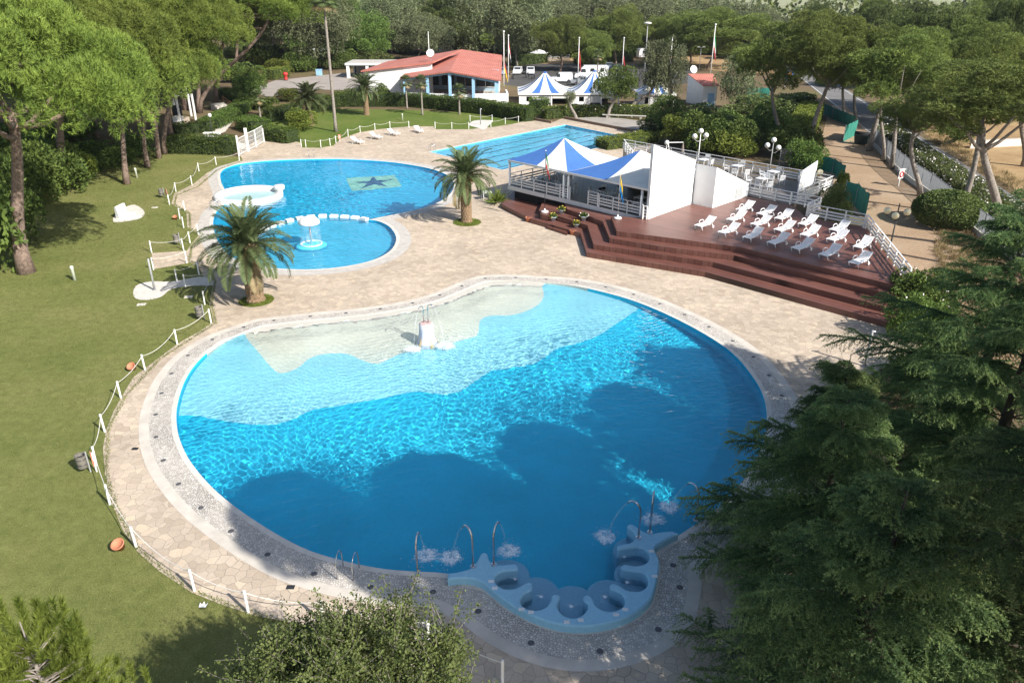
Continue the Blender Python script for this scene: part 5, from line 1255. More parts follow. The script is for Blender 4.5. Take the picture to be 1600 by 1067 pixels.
deck_root = empty('wooden_deck', deck_o, 0, 'broad brown wooden deck with tiered steps beside the tented pavilion', 'deck')
def tier(px, back, z, zb, name, mat=DECK):
    pts = gp(px, z)+gp(back, z)
    if area2(pts) < 0: pts.reverse()
    pts = [(p[0]-deck_o.x, p[1]-deck_o.y) for p in pts]; m = MB(); m.prism(pts, zb, z); return m.build(name, mat, deck_root)
DZ = 1.52
tier([(783.5,319),(830,342),(907,364),(916.8,394.3),(1102.5,425),(1390,503.7),(1440,519)], [(1440,480),(1350,430),(1000,372),(960,344),(900,318),(803,298)], .38, -.02, 'step')
tier([(842,329),(872,337.7),(917.7,352),(927.7,382),(1115,409.7),(1402,484),(1440,494.5)], [(1440,474),(1350,424),(1000,368),(955,336),(900,312),(850,310)], .76, -.01, 'step')
tier([(886,327),(919,337.7),(941.7,346),(952.7,372.2),(1040,386),(1147,399),(1405,463.5),(1440,473)], [(1440,465),(1350,410),(1000,362),(958,332),(905,309),(880,310)], 1.14, .0, 'step')
tier([(954.5,337.5),(963.7,361.3),(1040,371),(1155,386),(1407,447.5),(1424,452)], [(1353,354),(1300,346),(1261,339.5),(1236,321),(1166,307),(1080,318.3),(1014,341)], DZ, .01, 'deck_floor')
tier([(870,341.5),(924,357.5)], [(930,350),(874,334)], .57, .0, 'half_step'); tier([(895,332),(921,339)], [(927,332),(900,326)], .95, .0, 'half_step'); tier([(855,354.5),(886,364.5)], [(890,359),(858,349)], .20, .0, 'half_step')
tier([(844.5,334.5),(856.5,337)], [(858,331),(846,329.5)], .85, .3, 'plinth')
# ------------------------------------------------------------------ pavilion
FRb = G(1014, 342.5, DZ); ZE = HT(FRb, 296); Lc = G(794, 249.5, ZE); FR = Vector((FRb.x, FRb.y, 0)); LL = Vector((Lc.x, Lc.y, 0))
fe = (FR-LL); FW = fe.length; fe.normalize(); fn = Vector((-fe.y, fe.x, 0))
if fn.y < 0: fn = -fn
def px_t(x, z):
    lo, hi = -2.0, FW+4
    for _ in range(50):
        m = (lo+hi)/2; p = LL+fe*m; f = p.y*CP-(z-CH)*SP
        if 800+FPX*p.x/f < x: lo = m
        else: hi = m
    return lo
tM = px_t(886.5, ZE)
pav = empty('pavilion', FR, math.atan2(fe.y, fe.x), 'open pavilion with two blue and white tent roofs and a white wing wall', 'pavilion')
# local frame: x along facade (0 at FR corner, negative to the left), y inward
def Lx(t): return t-FW
D1 = tM; D2 = FW-tM
def tent(name, x0, x1, y1, apex, cols):
    root = bpy.data.objects.new(name, None); 
    cs = [(x0, 0), (x1, 0), (x1, y1), (x0, y1)]; mb = MB(); k = 0
    for i in range(4):
        a = Vector((*cs[i], ZE)); b = Vector((*cs[(i+1) % 4], ZE)); mid = (a+b)/2; ap = Vector(apex)
        for (p, q) in ((a, mid), (mid, b)):
            mb.cur = cols[k % len(cols)]; k += 1; n = 6; vs = []; fs = []
            for r in range(n+1):
                t = r/n
                for j in range(n+1-r):
                    s = j/max(1, n-r); base = p.lerp(q, s) if r < n else p; pt = base.lerp(ap, t); pt.z -= .22*math.sin(math.pi*t)*(1 if 0 else .8); vs.append(pt)
            idx = 0; rows = []
            for r in range(n+1): rows.append(list(range(idx, idx+n+1-r))); idx += n+1-r
            for r in range(n):
                A = rows[r]; B = rows[r+1]
                for j in range(len(B)): fs.append((A[j], A[j+1], B[j]))
                for j in range(len(B)-1): fs.append((A[j+1], B[j+1], B[j]))
            mb.add(vs, fs)
    o = mb.build(name, [BLUEFAB, WHITEFAB], pav)
    f = MB()
    for i in range(4): f.beam((*cs[i], ZE-.09), (*cs[(i+1) % 4], ZE-.09), .10, .16)
    f.build('fascia', WHITE, o); return o
m1 = LL.lerp(FR, .5*tM/FW)+fn*D1*.5; m2 = LL+fe*(tM+D2*.5)+fn*D2*.5
ZA1 = HT(m1, 215.7); ZA2 = HT(m2, 234.5)
tent('tent_roof', Lx(0)+.0, Lx(tM)-.005, D1+.4, (Lx(tM*.5), D1*.5, ZA1), [0,1])
tent('tent_roof', Lx(tM)+.005, -.22, D2, (Lx(tM+D2*.5), D2*.5, ZA2), [0,1,1,1,0,1,1,1])
# floor, skirt, columns
m = MB(); m.box(Lx(0), -.02, .02, D2+3.5, DZ-.28, DZ+.012); m.build('floor', TERB, pav)
m = MB(); m.box(Lx(0)-.02, 0, -.02, .02, DZ-.34, DZ+.02); m.box(Lx(0)-.04, Lx(0), -.02, D2+3.5, DZ-.34, DZ+.02); m.build('skirt', WHITE, pav)
m = MB(); m.box(Lx(0)+.3, -.4, .5, D2+3.2, 0, DZ-.34); m.build('underfloor_shade_block', simple('underfloor_shade', (.03,.03,.032), .9, .2, 2), pav)  # solid dark block, the shade under the floor put into its colour
for x, y in ((Lx(0)+.09, .1), (Lx(tM)-.42, .1), (Lx(tM)+.1, .1), (Lx(px_t(1001, 2.5)), .1), (Lx(0)+.09, D1+.3), (Lx(tM)-.1, D1+.3)):
    m = MB(); m.lathe([(.13, DZ), (.13, DZ+.12), (.105, DZ+.14), (.105, ZE-.17)], (x, y, 0), 14); m.build('column', WHITE, pav, True)
# wing wall and annex
BRb = G(1080, 319, DZ); wl = (Vector((BRb.x, BRb.y, 0))-FR); WLn = wl.dot(fn); wx = wl.dot(fe); zf = HT(FRb, 226); zb = HT(BRb, 250)
m = MB(); a = Vector((0, -.12, 0)); b = Vector((wx, WLn, 0)); d = (b-a).normalized(); s = Vector((-d.y, d.x, 0))*.22
m.add([a+Vector((0,0,DZ-.02)), b+Vector((0,0,DZ-.02)), b+s+Vector((0,0,DZ-.02)), a+s+Vector((0,0,DZ-.02)), a+Vector((0,0,zf)), b+Vector((0,0,zb)), b+s+Vector((0,0,zb)), a+s+Vector((0,0,zf))], [(3,2,1,0),(4,5,6,7),(0,1,5,4),(1,2,6,5),(2,3,7,6),(3,0,4,7)])
m.build('wing_wall', WHITE_WALL, pav)
inv = Matrix.Rotation(-math.atan2(fe.y, fe.x), 4, 'Z')
def loc_(p): return inv @ (Vector((p[0], p[1], 0))-FR)
def up(p, z): return Vector((p[0], p[1], z))
q0, q1, q2 = [loc_(G(x, y, DZ)) for x, y in ((1081,318.5),(1113,325.5),(1168,306.5))]; z0, z1, z2 = HT(G(1081,318.5,DZ), 255.5), HT(G(1113,325.5,DZ), 262), HT(G(1168,306.5,DZ), 287)
q3 = q2+(q0-q1)*1.0
m = MB(); m.add([up(q0,DZ), up(q1,DZ), up(q2,DZ), up(q3,DZ), up(q0,z0), up(q1,z1), up(q2,z2), up(q3,z2+.05)], [(3,2,1,0),(4,5,6,7),(0,1,5,4),(1,2,6,5),(2,3,7,6),(3,0,4,7)]); m.build('annex', WHITE_WALL, pav)
gv = q1.lerp(q2, .62); ge = q1.lerp(q2, .82); gd = (ge-gv).normalized(); gs = Vector((gd.y, -gd.x, 0))*.02; gr_ = MB()
gr_.beam(up(gv+gs, DZ+.55), up(ge+gs, DZ+.55), .03, .8); g_o = gr_.build('vent', GREYMETAL, pav)
for k in range(7):
    b_ = MB(); b_.beam(up(gv+gs*2, DZ+.22+k*.11), up(ge+gs*2, DZ+.22+k*.11), .02, .05); b_.build('louvre', simple('pale_louvre', (.5,.52,.52), .5, .05, 5), g_o)
# back wall with bar counter
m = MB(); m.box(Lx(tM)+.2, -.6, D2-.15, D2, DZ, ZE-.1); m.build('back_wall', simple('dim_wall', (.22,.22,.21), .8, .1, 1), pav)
m = MB(); m.box(Lx(tM)+2, -.8, D2-1.9, D2-1.2, DZ+.02, DZ+1.1); m.box(Lx(tM)+1.9, -.7, D2-2.0, D2-1.1, DZ+1.1, DZ+1.15); m.build('bar_counter', simple('bar_wood', (.12,.08,.05), .5, .2, 3), pav)
# ------------------------------------------------------------------ railings
def railing(pts, label, h=1.0, step=1.55, boards=(.22,.45,.68), bw=.13, parent=None, loc0=None):
    pts = [Vector(p) for p in pts]; o0 = pts[0].copy(); root = empty('railing', o0, 0, label, 'railing', 'white board railings'); pts = [p-o0 for p in pts]
    for i, (a, b) in enumerate(zip(pts[:-1], pts[1:])):
        L = (b-a).length; n = max(1, round(L/step)); d = (b-a)
        for k in range(n+1 if i == len(pts)-2 else n):
            q = a+d*k/n; m = MB(); m.box(q.x-.045, q.x+.045, q.y-.045, q.y+.045, q.z, q.z+h); m.build('post', WHITE, root)
        u = d.normalized()*.05; sd = Vector((-d.y, d.x, 0)).normalized()*.062
        m = MB(); m.beam(a+Vector((0,0,h+.022))-u, b+Vector((0,0,h+.022))+u*.8, .09, .04); m.build('top_rail', WHITE, root)
        for z in boards: m = MB(); m.beam(a+sd+Vector((0,0,z)), b+sd+Vector((0,0,z)), .025, bw); m.build('board', WHITE, root)
    return root
def F(t, y=0.0, z=DZ): p = LL+fe*t+fn*y; return Vector((p.x, p.y, z))
tg0, tg1 = px_t(873.5, DZ), px_t(890, DZ); to1 = px_t(918.5, DZ)
railing([F(.08, D1+2.2, DZ+.02), F(.08, .08, DZ+.02), F(tg0, .08, DZ+.02)], 'white railing wrapping the left tent of the pavilion')
railing([F(tg0+.1, .0, DZ+.02), F(tg1, .0, DZ+.02)], 'short white gate panel left of the pavilion entrance', 1.08, .9, (.2,.4,.6,.8), .09)
railing([F(to1, .0, DZ+.02), F(to1+1.0, .0, DZ+.02)], 'short white gate panel right of the pavilion entrance', 1.08, .9, (.2,.4,.6,.8), .09)
railing([F(to1+1.1, .05, DZ+.02), F(FW-.75, .05, DZ+.02), F(FW-.3, -.4, DZ+.02), F(FW-.02, -.28, DZ+.02)], 'white railing in front of the right tent beside the wing wall')
ta, tb, tc = G(1046, 223, DZ+1.02), G(1064, 234, DZ+1.02), G(1302, 275.5, DZ+1.02)
z_ = lambda p: Vector((p.x, p.y, DZ+.015))
td = (tc-tb).normalized(); ta2 = tb-td*7.5
railing([z_(ta2), z_(tc)], 'long white railing along the rear of the grey terrace')
railing([F(tM*.8, D1+5.5, DZ+.02), z_(ta2)], 'white railing behind the tent roofs at the lane pool side')
railing([z_(G(1168,287,DZ+1.0)), z_(G(1237,301,DZ+1.0))], 'white railing between the terrace tables and the brown deck')
railing([z_(tc), z_(G(1247,299,DZ+1.0))], 'slanted white railing along the ramp beside the globe lamp')
railing([z_(G(1237,301,DZ+1.0))+Vector((.05,.05,0)), z_(G(1283,309.5,DZ+1.0)), z_(G(1263,318.5,DZ+1.0))], 'zigzag white railing at the foot of the ramp')
railing([z_(G(1263,319,DZ+1.0))+Vector((.05,-.1,0)), z_(G(1353,336,DZ+1.0))], 'white railing along the back edge of the lounger deck')
railing([z_(G(1353,336,DZ+1.0))+Vector((.1,-.1,0)), z_(G(1424,419.5,DZ+1.0))], 'white railing down the right side of the lounger deck')
# terrace floor and ramp panel
tp = [z_(p) for p in (ta2, tc, G(1265,300,DZ+.6), G(1237,301,DZ+1.0), G(1168,287,DZ+1.0))]+[F(FW+wx+.1, WLn, DZ), F(tM, D1+4, DZ)]
ter = empty('terrace', (tp[0].x, tp[0].y, 0), 0, 'grey boarded terrace behind the pavilion with white tables', 'terrace')
tl = [(p.x-tp[0].x, p.y-tp[0].y) for p in tp]
if area2(tl) < 0: tl.reverse()
m = MB(); m.prism(tl, .3, DZ+.006); m.build('terrace_boards', TERB, ter)
a, b = z_(G(1250,275,DZ+1.5)), z_(G(1276,262,DZ+1.5)); m = MB(); c = (a+b)/2; m.beam(a-c+Vector((0,0,.85)), b-c+Vector((0,0,1.15)), .08, 1.9); o = m.build('white_screen', WHITE_WALL, None, loc=c); tag(o, 'white upright screen panel behind the globe lamp at the ramp', 'screen')
# ------------------------------------------------------------------ loungers
def make_lounger(label, group):
    root = empty('sun_lounger', (0,0,0), 0, label, 'sun lounger', group)
    def slats(x0, x1, n, M=None):
        m = MB(); m.box(x0, x1, -.33, -.27, .33, .375, M); m.box(x0, x1, .27, .33, .33, .375, M)
        for k in range(n): a = x0+(x1-x0)*(k+.12)/n; b = x0+(x1-x0)*(k+.88)/n; m.box(a, b, -.27, .27, .345, .368, M)
        return m
    slats(-.95, .28, 11).build('seat', PLASTIC, root)
    M = Matrix.Translation((.28, 0, .36)) @ Matrix.Rotation(-.62, 4, 'Y') @ Matrix.Translation((-.28, 0, -.36)); slats(.28, 1.02, 7, M).build('backrest', PLASTIC, root)
    for s in (-1, 1):
        m = MB(); m.tube([(-.28, s*.36, .34), (-.25, s*.385, .50), (-.12, s*.39, .565), (.14, s*.39, .565), (.26, s*.385, .50), (.30, s*.36, .33)], .028, 7); m.build('armrest', PLASTIC, root, True)
        m = MB(); m.tube([(-.86, s*.30, .35), (-.80, s*.315, .18), (-.70, s*.31, .0)], [.04,.036,.03], 7); m.build('leg', PLASTIC, root, True)
        m = MB(); m.tube([(.36, s*.30, .35), (.50, s*.33, .20), (.56, s*.33, .10)], [.045,.04,.035], 7); lg = m.build('leg', PLASTIC, root, True)
        m = MB(); m.lathe([(.02,-.03),(.10,-.03),(.10,.03),(.02,.03)], (.56, s*.33, .10), 16, Matrix.Rotation(math.pi/2, 3, 'X')); m.build('wheel', PLASTIC, lg)
    return root
LG = [(205,618,'single white sun lounger standing apart at the left of the deck group'),(455,517,'white lounger at the far left of the back row beside the annex wall'),(587,545,'white lounger second from left in the back row'),(695,572,'white lounger in the back row in front of the zigzag railing'),(845,608,'white lounger half hidden behind others, nearest the ramp railing'),
 (400,580,'white lounger directly behind the front left one'),(553,610,'white lounger in the second row below the back row second one'),(700,645,'white lounger in the middle of the deck with bright backrest'),(858,675,'white sunlit lounger just right of the middle of the group'),(1042,645,'white sunlit lounger under the right end of the back railing'),
 (352,660,'white lounger leftmost in the front row'),(503,690,'white lounger second in the front row'),(660,725,'white lounger third in the front row'),(812,760,'white lounger fourth in the front row'),(1028,705,'white lounger overlapped by two others, third column from the right railing'),
 (982,800,'white lounger fifth in the front row, nearest the deck step edge'),(1188,750,'white lounger by the right railing, upper of the two'),(1170,850,'white lounger by the right railing, lower of the two')]
LP = None
for i, (x, y, lb) in enumerate(LG):
    p = G(1050+x/4, 200+y/4+2.2, DZ+.012)
    if LP is None: LP = make_lounger(lb, 'white sun loungers on the brown deck'); o = LP
    else: o = copy_tree(LP, label=lb)
    o.location = p; o.rotation_euler = (0, 0, math.radians(40)+random.uniform(-.07, .07)); o.scale = (.97,.97,.97)
for x, y, a, lb in ((559,225,2.55,'white lounger nearest the middle pool, leftmost of four on the back paving'),(588,217.5,2.5,'white lounger second from left on the back paving'),(615.5,212,2.45,'white lounger third from left on the back paving'),(654.5,207.5,2.1,'white lounger rightmost of four on the back paving')):
    o = copy_tree(LP, G(x, y, .013), a, lb, 'white sun loungers on the back paving', sc=1.0)
# ------------------------------------------------------------------ chairs and tables
def make_chair(label, group):
    root = empty('garden_chair', (0,0,0), 0, label, 'chair', group)
    m = MB(); m.box(-.23,.23,-.23,.23,.42,.45); m.build('seat', PLASTIC, root)
    M = Matrix.Translation((0,.22,.44)) @ Matrix.Rotation(-.16, 4, 'X'); m = MB(); m.box(-.23,-.18,-.02,.02,0,.46,M); m.box(.18,.23,-.02,.02,0,.46,M); m.box(-.18,.18,-.02,.02,.38,.46,M)
    for k in range(4): m.box(-.15+k*.085,-.10+k*.085,-.012,.012,.0,.38,M)
    m.build('backrest', PLASTIC, root)
    for x, y in ((-.2,-.2),(.2,-.2),(-.2,.2),(.2,.2)): m = MB(); m.tube([(x,y,.42),(x*1.12,y*1.15,0)], [.025,.02], 6); m.build('leg', PLASTIC, root)
    for s in (-1,1): m = MB(); m.tube([(s*.23,.2,.66),(s*.26,-.05,.65),(s*.25,-.2,.62),(s*.22,-.21,.44)], .02, 6); m.build('armrest', PLASTIC, root)
    return root
def make_table(label, group):
    root = empty('garden_table', (0,0,0), 0, label, 'table', group); m = MB(); m.box(-.42,.42,-.42,.42,.70,.735); m.box(-.38,.38,-.38,.38,.66,.70); m.build('tabletop', PLASTIC, root)
    for x, y in ((-.36,-.36),(.36,-.36),(-.36,.36),(.36,.36)): m = MB(); m.tube([(x,y,.68),(x,y,0)], [.03,.024], 6); m.build('leg', PLASTIC, root)
    return root
CP_ = TP_ = None
def put_chair(p, rz, lb, grp):
    global CP_
    if CP_ is None: CP_ = make_chair(lb, grp); o = CP_
    else: o = copy_tree(CP_, label=lb, group=grp)
    o.location = p; o.rotation_euler = (0,0,rz); return o
def put_table(p, rz, lb, grp):
    global TP_
    if TP_ is None: TP_ = make_table(lb, grp); o = TP_
    else: o = copy_tree(TP_, label=lb, group=grp)
    o.location = p; o.rotation_euler = (0,0,rz); return o
TZ = DZ+.02
sets = [((650,385),[(690,352),(722,392)],'leftmost white table on the grey terrace, behind the annex roof'),((1003,452),[(898,440),(1052,418),(978,492),(1098,500)],'white table in the middle of the grey terrace'),((1378,515),[(1268,505),(1420,490),(1465,565),(1352,555)],'white table nearest the rear railing on the right of the terrace'),((1255,590),[(1128,570),(1305,550),(1335,630),(1218,625)],'white table closest to the brown deck on the terrace')]
nm = ['leftmost','middle','rear right','front right']
for (tx, ty), ch, lb in sets:
    tpn = G(1000+tx/6.667, 200+ty/6.667+3, TZ); put_table(tpn, .75, lb, 'white tables on the terrace'); 
    for j, (cx, cy) in enumerate(ch):
        cp = G(1000+cx/6.667, 200+cy/6.667+4, TZ); d = tpn-cp
        k = sets.index(((tx,ty),ch,lb)); side = ['left','far','near','right'][j] if len(ch) == 4 else ['far','near'][j]
        side = {'left':'left side','far':'far side','near':'near side','right':'right side'}[side]
        put_chair(cp, math.atan2(d.y, d.x)+math.pi/2, f'white plastic chair on the {side} of the {nm[k]} terrace table', 'white chairs on the terrace')
GP = 'white furniture under the pavilion tents'
for t, y, lb, sides in ((1.9, 2.2, 'white table under the left tent, nearest the lane pool', ((0,-.75),(0,.75),(.75,0))),(tM-1.6, 1.7, 'white table under the left tent, nearest the double columns', ((-.75,0),(0,-.75),(.75,.1))),(2.3, 4.6, 'white table at the back of the left tent', ((0,.75),(.75,0)))):
    p = F(t, y, TZ); put_table(p, .75, lb, GP)
    for k, (dx, dy) in enumerate(sides):
        q = p+fe*dx+fn*dy; d = p-q; put_chair(q, math.atan2(d.y, d.x)+math.pi/2, ['white chair in front of the ','white chair behind the ','white chair right of the '][k]+lb[6:], GP)
p = F(tM+2.0, 2.3, TZ); tb_ = put_table(p, .75, 'table with dark things on it inside the pavilion entrance', GP)
for k, (dx, dy, w_) in enumerate(((-.8,-.35,'left'),(.8,-.35,'right'),(-.5,.7,'far left'),(.6,.7,'far right'))):
    q = p+fe*dx+fn*dy; d = p-q; put_chair(q, math.atan2(d.y, d.x)+math.pi/2, f'white armchair {w_} of the cluttered table inside the pavilion entrance', GP)
m = MB()
for k in range(4): m.ball((random.uniform(-.3,.3), random.uniform(-.3,.3), .09), .11, 8, (1.4,1,.8))
o = m.build('dark_bags', BLACK, None, True, p+Vector((0,0,.735))); tag(o, 'heap of dark bags on the table inside the pavilion entrance', 'bags')
for t, y, w_ in ((tM+4.6,1.2,'nearest'),(tM+5.6,2.6,'middle'),(tM+6.6,1.0,'rightmost')):
    put_table(F(t, y, TZ), .75, f'dim table deep under the right tent, the {w_} behind the front railing', GP)
put_table(G(760,312,.013), .3, 'white plastic table on the paving by the spiky plant', 'white table on the paving')
# deck pots and flags
BPOT = simple('blue_white_pot', (.42,.48,.56), .4, .25, 9)
for x, y, z, r, lb, mt, pl, fl in ((877,334.5,.76,.24,'blue-white pot with yellow flowers nearest the pavilion on the steps',BPOT,L_BROAD,YF),(864.5,345.5,.38,.24,'blue-white pot with yellow flowers on the lowest platform',BPOT,L_BROAD,YF),(912,345,.76,.25,'blue-white pot with pale pink flowers right of the stairs',BPOT,L_BROAD,L_FLOWER),(900.5,356,.38,.22,'small blue-white pot with a yellow plant at the step corner',BPOT,L_LIME,YF)):
    pot(G(x, y, z), r, lb, 0, pl, mt, r*1.5, fl)
pot(G(825.5,346.5,.013), .25, 'empty orange terracotta pot at the left foot of the deck steps'); pot(G(895,367,.013), .25, 'orange terracotta pot at the right foot of the deck steps')
def flag(p, h, cols, label, base=True, w=.75, fh=1.35, ztop=None, r=.02, pm=None, vert=True):
    root = empty('flag', p, 0, label, 'flag'); m = MB(); m.tube([(0,0,0),(0,0,h)], [r, r*.75], 8); m.build('pole', pm or GREYMETAL, root, True)
    m = MB(); m.ball((0,0,h+.02), r*2.2, 8); m.build('finial', WHITE, root, True)
    if base: m = MB(); m.lathe([(.30,0),(.32,.05),(.26,.11),(.06,.14),(.05,.3)], (0,0,0), 18); m.build('base', WHITE, root, True)
    # cloth hanging limp: a gathered drape, folds in x and y
    zt = (ztop or h)-.08; nx, nz = 12, 14
    for ci, mt in enumerate(cols):
        mb = MB(); vs = []; fs = []
        for i in range(nz+1):
            v = i/nz
            for j in range(nx+1):
                u = (ci+j/nx)/len(cols)
                if vert: x = r+w*.33*(u*.7+.3*u*v); z = zt-fh*(v*.62+u*.55); y = .06*math.sin(u*16+v*3)*(.4+v)
                else: uu = j/nx; vv = (ci+v)/len(cols); x = r+w*.33*(uu*.7+.3*uu*vv); z = zt-fh*(vv*.62+uu*.55); y = .06*math.sin(uu*16+vv*3)*(.4+vv)
                vs.append((x, y, z))
        for i in range(nz):
            for j in range(nx): a = i*(nx+1)+j; fs.append((a, a+1, a+nx+2, a+nx+1))
        mb.add(vs, fs); mb.build('cloth', mt, root, True)
    return root
WC = simple('white_cloth', (.75,.75,.73), .8, .06, 5)
pf = G(851,331.5,.86); flag(pf, HT(pf,236)-.86, [GREEN, WC, RED], 'drooping green white red flag on a dark pole with white base', True, 1.0, 1.9, r=.022, pm=DARKMETAL, vert=False)
pf = G(965,341.5,DZ+.012); flag(pf, HT(pf,271)-DZ, [YELLOW, CYAN], 'drooping blue and yellow flag on a pale pole with white base on the deck', True, 1.0, 2.0, r=.022, vert=False)
# parasol and globe lamp posts
def parasol(p):
    root = empty('parasol', p, 0, 'closed brown hanging parasol on a white cantilever arm at the rear of the terrace', 'parasol'); h = HT(p, 223)-p.z
    m = MB(); m.beam((0,0,0),(-.35,0,h),.09,.09); m.beam((-.37,0,h),(1.2,-.1,h+.05),.08,.08); m.build('arm', WHITE, root)
    m = MB(); m.lathe([(.03,h),(.10,h-.3),(.17,h-.9),(.20,h-1.4),(.10,h-1.75),(.03,h-1.8)], (1.2,-.1,0), 12); m.build('canopy', simple('brown_canvas', (.22,.18,.15), .9, .15, 6), root, True)
parasol(G(1047,246,DZ))
def globe_lamp(p, ytop, globes, label, pole, gm, arms=True, rr=.2):
    h = HT(p, ytop)-p.z; root = empty('globe_lamp', p, 0, label, 'globe lamp', 'globe lamps'); m = MB(); m.tube([(0,0,-.05),(0,0,.5),(0,0,h)], [.08,.055,.04], 10); m.build('pole', pole, root, True)
    for k, (dx, dy, dz) in enumerate(globes):
        if dx or dy:
            a = MB(); a.tube([(0,0,h+dz-.5),(dx*.5,dy*.5,h+dz-.55),(dx,dy,h+dz-.32),(dx,dy,h+dz-.18)], .022, 6); a.build('arm', pole, root, True)
        g = MB(); g.ball((dx,dy,h+dz), rr, 18); go = g.build('globe', gm, root, True); c = MB(); c.lathe([(.07,-.02),(.09,.03),(.04,.05)], (dx,dy,h+dz-rr-.02), 10); c.build('collar', pole, go)
    return root
GW_ = simple('white_globe', (.80,.80,.76), .25, .02, 2); GY_ = simple('yellowed_globe', (.72,.66,.44), .3, .05, 2)
globe_lamp(G(1264,315,.05), 252, [(-.72,-.1,-.95),(.62,.2,-1.0)], 'black lamp post with two cream globes beside the ramp', DARKMETAL, GY_, rr=.25)
globe_lamp(G(1388,398), 318, [(-.68,.15,-.55),(-.35,-.45,-.75),(.72,.1,-.65)], 'black lamp post with three cream globes beside the sandy path', DARKMETAL, GY_, rr=.25)
globe_lamp(G(1090,256), 208, [(0,0,.2),(-.62,0,-.35),(.6,0,-.25)], 'pale lamp post with three white globes behind the middle of the terrace', WHITE, GW_, rr=.28)
globe_lamp(G(1203,262), 222, [(0,0,.2),(-.62,0,-.35),(.6,0,-.6)], 'lamp post with three white globes behind the right of the terrace', GREYMETAL, GW_, rr=.28)
globe_lamp(G(332,209), 183, [(0,0,.2)], 'single white globe lamp at the stair path left of the gate', DARKMETAL, GW_, rr=.26)
globe_lamp(G(1040,246), 226, [(0,0,.2)], 'single white globe lamp by the closed parasol', WHITE, GW_, rr=.27)
globe_lamp(G(626,156), 150, [(0,0,.1)], 'single white globe lamp by the clubhouse corner hedge', WHITE, GW_, rr=.25)
globe_lamp(G(354,221), 214, [(0,0,.1)], 'low white globe lamp behind the clipped hedge at the gate', WHITE, GW_, rr=.26)
# ------------------------------------------------------------------ clubhouse
def m_roof():
    m, nt, out = newmat('red_roof_tiles'); N = NT(nt); co = N.coord(); sp = N.n('ShaderNodeSeparateXYZ'); N.l(co, sp.inputs[0])
    w_ = N.n('ShaderNodeTexWave', wave_type='BANDS', bands_direction='X'); w_.inputs['Scale'].default_value = .9; w_.inputs['Distortion'].default_value = .4; N.l(co, w_.inputs['Vector'])
    f = N.noise(co, .6, 6); c = N.ramp(f, [(.3, (.40, .135, .10)), (.55, (.50, .18, .135)), (.75, (.57, .235, .18))])
    c = N.mix(c, N.ramp(w_.outputs['Fac'], [(0, (.86, .86, .86)), (.6, (1.05, 1.05, 1.05))]), .8, 'MULTIPLY')
    b = N.n('ShaderNodeBsdfPrincipled'); b.inputs['Roughness'].default_value = .85; N.l(c, b.inputs['Base Color'])
    bp = N.n('ShaderNodeBump'); bp.inputs['Strength'].default_value = .5; bp.inputs['Distance'].default_value = .05; N.l(w_.outputs['Fac'], bp.inputs['Height']); N.l(bp.outputs[0], b.inputs['Normal']); N.l(b.outputs[0], out.inputs[0]); return m
ROOF = m_roof(); PALEB = simple('pale_blue_wall', (.42,.58,.70), .8, .05, 1)
def slab_from(top, th, mb):
    top = [Vector(p) for p in top]; n = len(top); bot = [p-Vector((0,0,th)) for p in top]
    mb.add(top+bot, [tuple(range(n)), tuple(reversed(range(n, 2*n)))]+[((i+1) % n, i, n+i, n+(i+1) % n) for i in range(n)]); return mb
